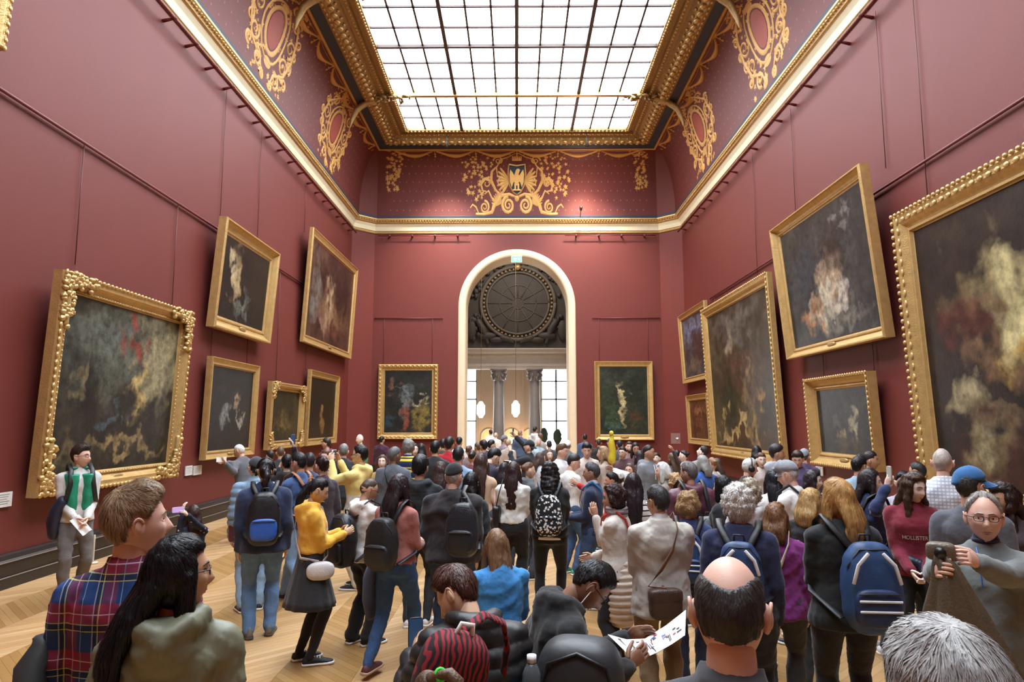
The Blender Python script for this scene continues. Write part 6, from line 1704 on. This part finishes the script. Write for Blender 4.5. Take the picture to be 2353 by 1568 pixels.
phone(f, 'dark phone held above the heads in the middle of the crowd', 1)
f = P('boy with swept brown hair in white shirt facing right, under the arch', 1290, 1019, 11.4, 140, ('quiff', '#5c4434'), 'pink', ('tee', '#dedede'), ('jeans', '#444a58'), face=True, head=(-30, 6))
f = P('boy in white shirt looking at his phone beside the red sleeve', 1322, 1042, 9.6, 60, ('short', '#2c2422'), 'pink', ('tee', '#e6e4e2'), ('jeans', '#3f5a80'), ('#3f8f78', '#f0f0f0'), arms=('phone', 'phone'), head=(20, 20), face=True)
phone(f, 'phone in the hand of the boy in white shirt', 1, (-.05, 0, .02))
f = P('dark fringed youth with lowered eyes, right of the arch foot', 1348, 1017, 11.8, 172, ('mop', '#1f1b1a'), 'pink', ('tee', '#c9b8ae'), ('jeans', '#444a58'), face=True, head=(10, 16))
f = P('grey haired man with glasses in navy sweater, blue strap, facing left', 1362, 1062, 7.9, -72, ('short', '#4a4a4c'), 'tan', ('sweater', '#1f2a48', {'under': '#e0dce4'}), ('jeans', '#36496a'), glasses='#5a2a24', face=True, arms=('hold', 'hold'), build=1.08)
crossbag(f, 'blue strapped bag on the man in navy sweater', '#2f5a80', '#3a7aa8', 1)
f = P('visitor in bright red top pointing left across the crowd', 1408, 1084, 8.4, -85, ('short', '#1c1719'), 'tan', ('sweater', '#c01f22'), ('jeans', '#333844'), arms=('hold', ('px', 1322, 1112, 8.3)), face=False)
f = P('woman with short curly brown hair, cream sweater, scarf and red strap', 1412, 1112, 5.9, -62, ('curly', '#3a2420'), 'tan', ('sweater', '#d3cabe', {'hem': .86}), ('slim', '#24242a'), ('#4a3a34', '#333'), sex='f', arms=('waist', (-.03, .19, 1.40)), head=(-12, 4), face=True, build=1.1)
b = MB(); 
for i in range(4): b.tube([f.T((.074 * math.sin(q) * (1 + .05 * i), -.01 + .078 * math.cos(q) * (1 + .04 * i), 1.415 + .022 * i + .012 * math.sin(q * 2 + i))) for q in np.linspace(0, 6.28, 15)], .022, 7)
request(('scarf', 's'), b, .011, 2, lambda co, no: folds(co, no, .008, 9, 1.6)); defer(('scarf', 's'), 'scarf', [pat('stripe', '#a89a9c', '#5a5258', .04, .35)], f.root)
crossbag(f, 'crumpled red handbag of the woman in cream sweater', '#9c2620', '#a8382e', 1, (.20, .16, .84), (.12, .07, .10), name='handbag', flap=False, e=2.6)
c = held(f, 'folded_jacket', 'cream quilted jacket round the hips of the curly haired woman', 'jacket'); b = MB(); f.torso(b, .045, .62, False, .12)
b.v = [q for q in b.v]; b2 = MB(); b2.tube([f.T((.02, -.02, .96)), f.T((.03, -.03, .82)), f.T((.03, -.04, .66)), f.T((.02, -.04, .54))], [(.19, .15), (.22, .18), (.22, .18), (.19, .15)], 18, side=(1, 0, 0))
request(('cj', 1), b2, .016, 2, lambda co, no: co + no * ((np.abs(np.sin(co[:, 2] * 55)) - .6) * .02)[:, None]); defer(('cj', 1), 'cloth', [cloth('#d8c7b8', 'nylon')], c)
f = P('woman with long dark hair in white and black striped top', 1455, 1086, 6.8, 4, ('long', '#241a20', .36, .004), 'light', ('sweater', pat('stripe', '#e4e0dc', '#26242a', .055, .26)), ('jeans', '#2c3244'), sex='f', build=1.08)
f = P('man in beige jacket with brown shoulder bag and khaki trousers', 1512, 1114, 5.1, -8, ('short', '#3c3a3a'), 'tan', ('jacket', '#b8b2a8', {'hem': .74, 'fold': .010, 'nylon': True, 'under': '#d8d8d8'}), ('chinos', '#8a7458'), ('#3a2f2a', '#2a2422', 'boot'), arms=('hold', 'hold'), head=(-22, 4), glasses=True, build=1.2, face=True)
crossbag(f, 'dark brown leather bag hanging behind the beige jacket', '#4a362e', '#7d5a44', -1, (.04, -.19, .86), (.125, .05, .115), g=.05, name='shoulder_bag')
f = P('woman with short curly blond hair and navy backpack with white lines', 1580, 1130, 5.75, 14, ('curly', '#a98a5e'), 'pink', ('sweater', '#2b3a66'), ('wide', '#1f2638'), sex='f', build=1.12)
backpack(f, 'navy drawstring style backpack with white lines on the curly blond woman', '#2a4470', size=(.14, .08, .22), z=1.14, hoops=True)
f = P('grey haired man in burgundy hooded jacket, back to camera', 1584, 1060, 7.3, -6, ('short', '#6a6462'), 'tan', ('jacket', '#5a2a3a', {'hood': True, 'nylon': True}), ('jeans', '#333844'), head=(-34, 2), build=1.2, face=True)
backpack(f, 'grey backpack on the burgundy jacket man', '#7a7f84', size=(.12, .07, .16), z=1.0, side=.1, g=.06)
f = P('white haired woman in profile facing left, pale top', 1525, 1062, 8.9, -80, ('bob', '#dcd8d2'), 'pink', ('shirt', '#8a8078'), ('jeans', '#444a58'), sex='f', face=True)
f = P('woman with curly sandy hair just right of the white haired profile', 1553, 1088, 8.0, -40, ('curly', '#b08f66'), 'pink', ('shirt', '#8c7c74'), ('jeans', '#444a58'), sex='f')
f = P('youth in grey hoodie with short black hair staring right', 1488, 1022, 10.8, 130, ('crop', '#221d1c'), 'tan', ('hoodie', '#7d8084'), ('jeans', '#333844'), face=True, head=(-20, 2), build=1.05)
for k in (1, -1): MB().tube([f.T((k * .035, .12, 1.40)), f.T((k * .04, .15, 1.30)), f.T((k * .04, .15, 1.18))], .006, 5).build('hood_cord', cloth('#e8e8e8'), f.root)
f = P('girl with long light brown hair raising a pointing hand', 1545, 1040, 12.2, -30, ('long', '#5a4636', .34), 'light', ('shirt', '#5a4a50'), ('jeans', '#444a58'), sex='f', arms=(('px', 1546, 1034, 12.0), 'down'), lod=.025)
f = P('man with wavy grey hair in royal blue jacket looking away', 1615, 1046, 9.8, -28, ('wave', '#8a8884'), 'pink', ('jacket', '#2c55a0'), ('jeans', '#333844'), build=1.1)
f = P('woman with sunglasses pushed up in blond brown hair, facing left', 1388, 1024, 11.3, -76, ('long', '#9a7a58', .26), 'pink', ('shirt', '#a8988c'), ('jeans', '#444a58'), sex='f', face=True, glasses='#222', headgear='up')
f = P('guide in white cap holding up the yellow figure', 1420, 1080, 8.7, -20, ('short', '#2c2422'), 'tan', ('shirt', '#e2e0dc'), ('jeans', '#444a58'), cap=('ball', '#dcd8d2', 0), arms=((.06, .22, 1.70), 'down'))
r_ = held(f, 'yellow_figure', 'bright yellow tapering figure on a stick above the crowd', 'figure'); q0 = f.wr[1] + np.array([-.01, .05, .13])
YEL = mat('#e8cf3a', .5, var=.1, scale=12, bump=.3, bscale=30, name='yellow_plastic')
b = MB(); b.tube([q0, q0 + np.array([0, 0, .05]), q0 + np.array([.01, 0, .16]), q0 + np.array([-.005, 0, .26]), q0 + np.array([.005, 0, .34]), q0 + np.array([.0, 0, .38])], [.050, .056, .048, .052, .034, .026], 12); b.v = [tuple(q) for q in folds(np.array(b.v), np.array([norm([x - q0[0], y - q0[1], .01]) for x, y, z in b.v]), .012, 5, 1.4)]; b.build('body_wrap', YEL, r_)
MB().ell(q0 + np.array([0, 0, .42]), (.036, .036, .042), 12, 10).build('knob', YEL, r_); MB().tube([q0 - np.array([0, 0, .25]), q0], .01, 6).build('stick', YEL, r_)
P('dark haired woman with parted long hair behind the yellow figure', 1460, 1016, 13.5, 170, ('long', '#241c1c', .36), 'tan', ('shirt', '#5a3a40'), ('jeans', '#444a58'), sex='f', face=True, head=(6, 12))
P('woman with narrow face and black hair just right of the yellow figure', 1431, 1026, 13.0, -150, ('short', '#1d1a1c'), 'light', ('sweater', '#4a2c30'), ('jeans', '#444a58'), face=True, glasses=True)
P('tall man with stubble behind the parted hair woman', 1446, 1014, 14.5, -170, ('short', '#3a2c28'), 'pink', ('shirt', '#8a7068'), ('jeans', '#444a58'), face=True, beard=True)
P('boy with dark hair and pale face right of the grey hoodie youth', 1509, 1040, 13.4, -150, ('short', '#221c1c'), 'pale', ('tee', '#777'), ('jeans', '#444a58'), face=True)
P('girl with dark bun right of the pointing hand', 1572, 1034, 13.2, -60, ('bun', '#1f1a1c'), 'pale', ('tee', '#c9c4c0'), ('jeans', '#444a58'), sex='f', face=True)
P('boy with head thrown back looking up at the right wall', 1622, 1026, 12.4, 30, ('short', '#2c2220'), 'pale', ('tee', '#888'), ('jeans', '#444a58'), head=(-80, -26), face=True)
P('woman with sandy pinned up hair right of the royal blue jacket', 1637, 1050, 10.8, -20, ('bun', '#8a6848'), 'pink', ('tee', '#c3b5ac'), ('jeans', '#444a58'), sex='f')
P('girl with reddish brown hair behind the royal blue jacket', 1648, 1052, 11.5, -50, ('long', '#4a342c', .3), 'light', ('tee', '#d8ccc4'), ('jeans', '#444a58'), sex='f')
f = P('woman with sleek black bob in black, turned left, by the white hair', 1662, 1092, 6.9, -46, ('bob', '#111013'), 'light', ('shirt', '#1f2024'), ('slim', '#1d1d22'), sex='f', build=1.1, face=True)
f = P('woman with full white hair, navy sweater and navy backpack', 1694, 1114, 4.55, 18, ('curly', '#d6d2cc'), 'pink', ('sweater', '#1f2546'), ('wide', '#20242e'), sex='f', build=1.25, head=(0, 4))
backpack(f, 'navy backpack with white piping on the white haired woman', '#2a4570', size=(.14, .08, .22), z=1.16, hoops=True)
f = P('woman with ash blond curls and pale grey scarf behind the white hair', 1722, 1102, 6.0, 24, ('curly', '#a89c88'), 'pink', ('jacket', '#c9c6c8', {'hood': True}), ('jeans', '#444a58'), sex='f')
f = P('old man with white hair and large black headphones, facing right', 1722, 1052, 8.8, 88, ('short', '#d9d6d0'), 'pink', ('jacket', '#3a3430'), ('jeans', '#444a58'), face=True, head=(0, 8), build=1.1)
b = MB(); b.tube([f.hc + f.RH @ np.array([.094 * math.cos(q), -.01, .14 * math.sin(q)]) for q in np.linspace(0, math.pi, 15)], .008, 6)
for k in (1, -1): b.tube([f.hc + f.RH @ np.array([k * .080, -.01, -.012]), f.hc + f.RH @ np.array([k * .108, -.01, -.012])], .042, 14, round_ends=False)
b.build('headphones', mat('#1c1c1f', .4, var=.05, name='black_plastic2'), held(f, 'headphones', 'large black headphones on the old man with white hair', 'headphones'))
P('woman with brown hair and bright face behind the headphones man', 1748, 1039, 10.9, 165, ('short', '#5a3c2e'), 'pale', ('tee', '#b8a8a0'), ('jeans', '#444a58'), sex='f', face=True, head=(20, 6))
P('person with straight black hair below the tall brown painting', 1738, 1023, 12.4, 10, ('bob', '#131216'), 'light', ('tee', '#3a3a40'), ('jeans', '#444a58'), sex='f')
f = P('youth with thick dark hair and grey hooded top looking right', 1782, 1021, 9.9, 96, ('mop', '#2a2224'), 'tan', ('hoodie', '#9a9ca4'), ('jeans', '#444a58'), face=True, head=(4, 2), build=1.05)
f = P('old man in grey flat cap and white shirt, head lowered to the left', 1806, 1062, 6.7, -44, ('crop', '#b5b0aa'), 'pink', ('shirt', '#e4e2de', {'hem': .80}), ('chinos', '#8a8274'), cap=('flat', '#8d9096', 0), face=True, head=(-6, 14), build=1.15, arms=('hold', 'hold'))
crossbag(f, 'pale canvas bag with dark strap on the flat cap man', '#a8a496', '#22242a', 1, (.24, -.04, .95), (.13, .05, .15))
f = P('woman with straight black hair in white between headphones and flat cap', 1776, 1078, 7.4, 12, ('long', '#17151a', .30), 'light', ('blouse', '#e6e4e2'), ('jeans', '#444a58'), sex='f', build=1.1)
P('boy with brown fringe behind the flat cap', 1832, 1036, 10.2, -160, ('mop', '#33261f'), 'pink', ('tee', '#5a4a70'), ('jeans', '#444a58'), face=True, head=(10, 20))
P('person in grey cap behind the brown fringed boy', 1847, 1033, 11.2, 30, ('crop', '#555'), 'pink', ('jacket', '#4a3c58'), ('jeans', '#444a58'), cap=('ball', '#8a8e96', 0))
f = P('pale young woman with dark wavy hair looking right past the flat cap', 1866, 1080, 7.9, 150, ('wave', '#2a2024', .28), 'pale', ('shirt', '#7a3a44'), ('jeans', '#444a58'), sex='f', face=True, head=(-30, 4))
f = P('woman with short auburn hair in purple sweater, cream strap', 1780, 1155, 5.05, 20, ('wave', '#7a5436'), 'pink', ('sweater', '#7c2a74', {'hem': .80, 'fold': .012}), ('chinos', '#3c3f40'), ('#1c1c1e', '#222'), sex='f', arms=('down', 'down'), build=1.22, head=(8, 4))
crossbag(f, 'small bag on a cream strap over the purple sweater', '#cfc4b4', '#dcd2c2', -1, (.22, .06, .90), (.10, .04, .09))
f = P('woman with short blond hair in black jacket beside the purple sweater', 1860, 1122, 5.6, 30, ('wave', '#b8945e'), 'pink', ('jacket', '#212226'), ('wide', '#2a2a26'), ('#2a3a2c', '#c9b43a'), sex='f', arms=('hold', 'hold'), head=(20, 6), build=1.12)
r_ = held(f, 'red_bag', 'bright red carrier bag hanging low beside the blond woman', 'bag'); b = MB(); b.rbox(f.T((-.24, .06, .62)), (.05, .11, .16), 3, 20, 14); b.build('bag_body', cloth('#c02420', 'nylon'), r_); MB().tube([f.T((-.24, 0, .76)), f.T((-.22, .06, .86)), f.T((-.24, .12, .76))], .006, 5).build('handle', cloth('#c02420', 'nylon'), r_)
f = P('woman with straight blond shoulder length hair, black sweater, navy backpack', 1925, 1096, 4.4, 4, ('ombre', '#b58a52', .26, .002, '#c9a266'), 'pink', ('sweater', '#1d1e20', {'hem': .80}), ('slim', '#1f1e20'), ('#1d1d1f', '#2a2a2c'), sex='f', arms=('hold', 'hold'), head=(-34, 2), build=1.14, glasses=True, face=True)
backpack(f, 'large navy backpack with white stripes on the blond woman in black', '#2b4872', '#24365a', size=(.165, .10, .26), z=1.10, hoops=True, side=.05)
f = P('woman with long dark hair looking right, burgundy backpack', 1994, 1076, 6.45, 84, ('long', '#241a1e', .42, .003), 'light', ('jacket', '#232f56'), ('slim', '#1d1d22'), ('#e8e8e8', '#f4f4f4'), sex='f', arms=(('px', 2036, 1120, 6.1), 'hold'), head=(30, 2), face=True, build=1.08)
backpack(f, 'burgundy backpack on the woman with long dark hair', '#6a2438', '#7a2c42', size=(.15, .09, .23), z=1.10)
phone(f, 'silver phone raised by the woman with burgundy backpack', 1, (0, 0, .05), (.036, .006, .07), '#8a8a84', '#a8a498')
P('youth with spiky black hair under the small dark painting', 1972, 1047, 8.4, 60, ('quiff', '#141315'), 'tan', ('tee', '#8fa4b8'), ('jeans', '#444a58'), face=True, head=(0, 4))
P('man with dark hair and tanned face beside the spiky haired youth', 1996, 1036, 9.3, 120, ('short', '#2a2220'), 'tan', ('shirt', '#4a4a52'), ('jeans', '#444a58'), face=True)
f = P('girl with black hair behind the raised phone', 2074, 1081, 7.0, -140, ('short', '#161418'), 'light', ('sweater', '#9a96a0'), ('slim', '#1d1d22'), sex='f', face=True, head=(-20, 4))
P('person with cropped dark hair beside the bald man in white', 2110, 1061, 7.8, -30, ('crop', '#2a2524'), 'tan', ('tee', '#444'), ('jeans', '#444a58'))
f = P('girl in dark red lettered sweatshirt with long wavy brown hair, hands clasped', 2098, 1084, 5.7, 204, ('wave', '#4a3426', .40, .006), 'pale', ('sweater', '#74182c', {'hem': .86}), ('slim', '#1c1c1e', 1), ('#1d1d1f', '#e4e4e4'), sex='f', arms=('clasp', 'clasp'), head=(-42, 10), face=True, build=1.08)
REDGIRL = f
c = held(f, 'tied_jacket', 'dark navy jacket tied round the waist of the red sweatshirt girl', 'jacket'); b = MB(); b.tube([f.T((.17 * math.sin(q), .13 * math.cos(q), .98 + .02 * math.sin(3 * q))) for q in np.linspace(0, 6.28, 17)], [.035 + .008 * math.sin(i * 2) for i in range(17)], 8); b.tube([f.T((-.02, .15, .98)), f.T((-.06, .17, .85)), f.T((-.07, .15, .7))], [.03, .035, .02], 8); b.build('cloth', cloth('#232838', 'nylon'), c)
f = P('bald man in white checked shirt facing the huge right painting', 2163, 1030, 6.35, 30, ('stubble', '#a89a90'), 'pink', ('shirt', pat('weave', '#e2e4e8', '#aeb4c4'), {'hem': .82}), ('chinos', '#4a4a50'), build=1.14, face=False)
f = P('man in blue baseball cap and grey sweater, back to camera', 2224, 1076, 4.75, 46, ('crop', '#33302e'), 'tan', ('sweater', '#55565e', {'hem': .80}), ('jeans', '#333844'), cap=('ball', '#2f6396', 34), head=(18, 2), build=1.0)
f = P('smiling old man in grey zip sweater and glasses facing the camera', 2255, 1128, 3.6, 214, ('half', '#b0aca6'), 'pink', ('sweater', '#6f7472', {'hem': .80, 'under': '#2a3048'}), ('jeans', '#6f93b5'), arms=(('px', 2150, 1318, 3.2), ('px', 2210, 1290, 3.15)), glasses=True, face=True, head=(-6, -2), build=1.15, belly=.03, curl=.9)
OLD = f
b = MB(); b.tube([f.wr[-1] + norm(f.el[-1] - f.wr[-1]) * .005 + np.array([.034 * math.cos(q), .0, .034 * math.sin(q)]) for q in np.linspace(0, 6.28, 15)], .006, 6); b.build('watch_strap', mat('#a8a49c', .3, .8, var=.05, name='steel'), f.root)
MB().ell(f.wr[-1] + np.array([.03, -.03, .015]), (.02, .016, .02), 12, 8).build('watch', mat('#cfc8b8', .25, .7, var=0, name='watch_face'), f.root)
MB().tube([f.T((.04, .07, 1.44)), f.T((.03, .145, 1.36)), f.T((.025, .16, 1.26))], [(.008, .003)] * 3, 6).build('lanyard', cloth('#2f6ab8', 'nylon'), f.root)
c = held(f, 'draped_coat', 'olive brown coat held up in the hands of the smiling old man', 'coat'); b = MB()
q0 = (f.wr[1] + f.wr[-1]) / 2 + np.array([.06, .07, .0]); n = 22
rows = []
for i, (z, rx, ry) in enumerate(((.06, .03, .03), (.02, .05, .04), (-.06, .07, .05), (-.18, .11, .07), (-.32, .155, .085), (-.46, .19, .095), (-.60, .21, .10), (-.70, .20, .095), (-.72, .12, .05))):
    rows.append([q0 + np.array([-.07 * min(1, i / 5) + rx * math.cos(a) * (1 + .16 * math.sin(a * 6 + i * .3) * min(1, i / 3)), ry * math.sin(a) * (1 + .2 * math.sin(a * 5 + 1)) + .02, z + .03 * math.cos(a * 2) * (i > 6)]) for a in np.linspace(0, 2 * math.pi, 48, endpoint=False)])
b.loft(rows); b.build('cloth', cloth('#5a4f3e', 'leather'), c)
r_ = held(f, 'camera', 'compact camera in a brown case in the hands of the smiling man', 'camera'); p0 = (f.wr[-1] + f.wr[1]) / 2 + np.array([.06, .07, .075]); MB().rbox(p0, (.06, .035, .042), 4, 20, 12).build('case', cloth('#6a5f50', 'leather'), r_); MB().tube([p0 + np.array([0, .03, 0]), p0 + np.array([0, .06, 0])], .024, 12, round_ends=False).build('lens', mat('#1a1a1c', .3, var=0, name='lens_black'), r_)
f = P('woman with curly dark hair and sunglasses on her head, looking left', 2302, 1106, 5.1, -122, ('wave', '#33231f', .36, .008), 'tan', ('shirt', '#3a2c30'), ('slim', '#1d1d22'), sex='f', face=True, head=(26, 8), glasses='#222', headgear='up')

# ------------------------------------------------------------------ the crowd further back
FAR = [  # label, px, py, depth, heading, hair, skin, top kind, top colour, extra
    ('bald man in bright green sweater by the left corner', 828, 998, 17.5, -140, ('stubble', '#d8d2cc'), 'pale', 'sweater', '#3f8a56', {}),
    ('person in plum jacket below the back left painting', 877, 1002, 20.0, 20, ('short', '#151315'), 'tan', 'jacket', '#45203a', {}),
    ('youth in maroon hoodie turned left by the amber painting', 752, 1005, 14.5, -70, ('short', '#33261f'), 'pink', 'hoodie', '#5a1f2c', {}),
    ('grey haired man in black behind the raised camera phone', 790, 1019, 11.3, -10, ('short', '#7d7a78'), 'pink', 'jacket', '#232428', {'build': 1.1}),
    ('fair haired woman with pink face behind the auburn updo', 752, 1032, 10.6, -150, ('short', '#5a3a2c'), 'pink', 'tee', '#6a4a4c', {'sex': 'f'}),
    ('man with cropped brown hair below the small olive painting', 645, 1026, 12.6, -30, ('crop', '#5a4638'), 'tan', 'tee', '#333', {}),
    ('visitor with dark hair lifting a selfie stick by the small olive painting', 622, 1034, 13.0, -50, ('short', '#2a2220'), 'tan', 'tee', '#2c2c30', {}),
    ('person with dark hair just right of the denim shirt man', 712, 1040, 9.2, -20, ('short', '#2a2024'), 'tan', 'shirt', '#34405c', {}),
    ('woman with dark hair and round pale face near the striped rugby shirt', 951, 1018, 13.0, 150, ('long', '#1f1a1c', .25), 'pale', 'tee', '#6a6a70', {'sex': 'f'}),
    ('woman with black hair behind the black hooded jacket', 968, 1018, 13.6, 0, ('long', '#1f1a1c', .3), 'light', 'shirt', '#3a3a3e', {'sex': 'f'}),
    ('man with short black hair and long black coat, left of the red jacket', 1000, 1012, 10.8, 10, ('short', '#131214'), 'asian', 'coat', '#26282c', {}),
    ('man in bright red jacket with grey backpack strap', 1032, 1005, 12.2, 14, ('mop', '#1c1719'), 'tan', 'jacket', '#b01c2a', {}),
    ('man with round black haircut in washed denim jacket', 1053, 1026, 9.4, 6, ('short', '#1b1b1f'), 'asian', 'jacket', '#7d98b5', {}),
    ('woman with brown wavy hair in front of the red jacket', 1012, 1060, 8.2, 4, ('long', '#3f2d2a', .34, .004), 'light', 'shirt', '#5a4848', {'sex': 'f'}),
    ('man in white shirt with black hair at the left foot of the arch', 1055, 1004, 16.5, 10, ('short', '#18181b'), 'asian', 'shirt', '#dcdee2', {}),
    ('dark haired person left of the red jacket', 1018, 1008, 14.5, -10, ('short', '#1d1a1c'), 'tan', 'shirt', '#444', {}),
    ('woman with light brown bun below the left rotunda window', 1078, 1022, 13.6, 20, ('bun', '#5a4438'), 'light', 'tee', '#8a7a74', {'sex': 'f'}),
    ('woman with dark brown bun and pink strap near the denim jacket', 1085, 1034, 11.2, 10, ('bun', '#2a1c1e'), 'pink', 'tee', '#7a3a4c', {'sex': 'f'}),
    ('man with black hair in bright blue shirt under the arch', 1128, 1010, 15.2, 60, ('short', '#17171b'), 'asian', 'tee', '#2a50b0', {}),
    ('man with black curly hair behind the bright blue shirt', 1112, 1012, 14.4, -30, ('mop', '#161418'), 'tan', 'tee', '#39405c', {}),
    ('person with sandy hair and tanned cheek left of the bright blue shirt', 1098, 1016, 15.6, -40, ('short', '#5a4638'), 'tan', 'tee', '#6a5a58', {}),
    ('man in white shirt by the left rotunda column', 1128, 987, 28.5, -20, ('short', '#2a2424'), 'tan', 'shirt', '#e0dedc', {}),
    ('bald visitor in cream by the left rotunda column', 1139, 994, 26.6, 10, ('stubble', '#b8a898'), 'pink', 'shirt', '#dcd6cc', {}),
    ('visitor in grey cap and mauve shirt under the arch', 1158, 1001, 19.0, 60, ('crop', '#555'), 'tan', 'shirt', '#8a7d8c', {'cap': ('ball', '#77747a', 0)}),
    ('visitor with fair hair next to the mauve shirt', 1168, 1009, 18.2, 20, ('short', '#a8957c'), 'pink', 'shirt', '#b8a89c', {}),
    ('tall bald man in slate blue jacket inside the rotunda', 1195, 988, 23.5, 20, ('stubble', '#8a7060'), 'pink', 'jacket', '#3f5068', {'build': 1.1}),
    ('man in light grey hoodie with black hair by the right rotunda column', 1229, 980, 26.0, 30, ('short', '#161418'), 'tan', 'hoodie', '#c9cace', {'build': 1.1}),
    ('woman with brown hair beside the light grey hoodie', 1242, 995, 22.0, -30, ('short', '#6a5240'), 'pink', 'tee', '#b8aca4', {'sex': 'f'}),
    ('white haired woman in pale blue at the right of the arch', 1236, 1006, 19.5, 160, ('bob', '#d8d2cc'), 'pink', 'shirt', '#a8bcc4', {'sex': 'f'}),
    ('person in dark coat with black hair before the right window', 1262, 1012, 18.0, 0, ('short', '#232327'), 'light', 'coat', '#3a4048', {}),
    ('girl with fair hair and smiling face in front of the arch', 1262, 1032, 13.4, 170, ('long', '#6a5040', .3), 'pale', 'tee', '#8a7a7c', {'sex': 'f'}),
    ('woman with brown hair turned right behind the wavy dark hair', 1240, 1038, 11.6, 60, ('long', '#4a3a34', .2), 'pink', 'tee', '#c8ccd4', {'sex': 'f'}),
    ('man in white cap and grey jacket at the right foot of the arch', 1304, 1013, 15.6, 0, ('crop', '#777'), 'pink', 'jacket', '#6a6e72', {'cap': ('ball', '#e4e2de', 0)}),
    ('man in blue denim shirt right of the arch, back turned', 1344, 997, 21.0, 10, ('crop', '#1c1a1c'), 'brown', 'shirt', '#3f5878', {}),
    ('dark haired visitor below the back right painting', 1376, 1008, 19.0, 20, ('short', '#4a382c'), 'tan', 'jacket', '#2a2426', {}),
    ('visitor in dark blue cap below the back right painting', 1402, 1009, 18.2, -20, ('crop', '#222'), 'tan', 'shirt', '#3a4a68', {'cap': ('ball', '#26344e', 0)}),
    ('visitor with black hair right of the yellow figure, under the painting', 1424, 1012, 17.2, 10, ('short', '#1d2530'), 'tan', 'shirt', '#4a5058', {}),
    ('small dark head low against the right corner wall', 1556, 1034, 14.6, 0, ('short', '#161416'), 'tan', 'shirt', '#333', {}),
    ('girl with brown fringe below the grey hoodie youth', 1448, 1063, 9.9, -150, ('long', '#5a4438', .25), 'pink', 'tee', '#9a8a88', {'sex': 'f'}),
    ('woman with long dark hair left of the grey hoodie youth', 1470, 1034, 12.2, -10, ('long', '#2a2225', .4), 'tan', 'shirt', '#443a40', {'sex': 'f'}),
    ('person in dark fleece behind the auburn blouse hair', 1158, 1062, 9.6, 20, ('long', '#241c20', .3), 'light', 'sweater', '#2c2830', {'sex': 'f'}),
]
for lb, u, v, d, hd, hr, sk, tk, tc_, kw in FAR:
    kw = dict(kw); P(lb, u, v, d, hd, hr, sk, (tk, tc_), ('jeans', '#3a4150'), group='crowd further back in the hall', **kw)

flush()
# white lettering across the dark red sweatshirt
tcv = bpy.data.curves.new('lettering', 'FONT'); tcv.body = 'HOLLISTER'; tcv.size = .045; tcv.align_x = 'CENTER'; tcv.extrude = .0012
to = bpy.data.objects.new('lettering', tcv); COL.objects.link(to)
dg = bpy.context.evaluated_depsgraph_get(); dg.update()
tm = bpy.data.meshes.new_from_object(to.evaluated_get(dg)); bpy.data.objects.remove(to)
f = REDGIRL; sw = [o for o in f.root.children if o.name.startswith('sweater')][0]
from mathutils.bvhtree import BVHTree
bv = BVHTree.FromPolygons([v.co.copy() for v in sw.data.vertices], [tuple(p.vertices) for p in sw.data.polygons])


def drape(x, z, off):
    h = bv.ray_cast(Vector((x, .6, z)), Vector((0, -1, 0)))
    return h[0].y + off if h[0] is not None else .15 + off


for vtx in tm.vertices:
    x, z = -vtx.co.x * .85, 1.165 + vtx.co.y
    vtx.co = (x, drape(x, z, .009 + max(0, vtx.co.z)), z)
link('lettering', tm, mat('#e6dfe0', .7, var=.03, name='white_print'), sw)

p = onz(213, 1296, 0); r_ = empty('barrier_post', p); tag(r_, 'short pale barrier post near the left wall plinth', 'post')
MB().tube([(0, 0, .02), (0, 0, .40)], .014, 8).build('post', mat('#c9bfae', .5, name='post_metal'), r_); MB().tube([(0, 0, 0), (0, 0, .025)], .07, 14, round_ends=False).build('base', mat('#c9bfae', .5, name='post_metal'), r_)
for me in list(bpy.data.meshes):
    if me.users == 0: bpy.data.meshes.remove(me)
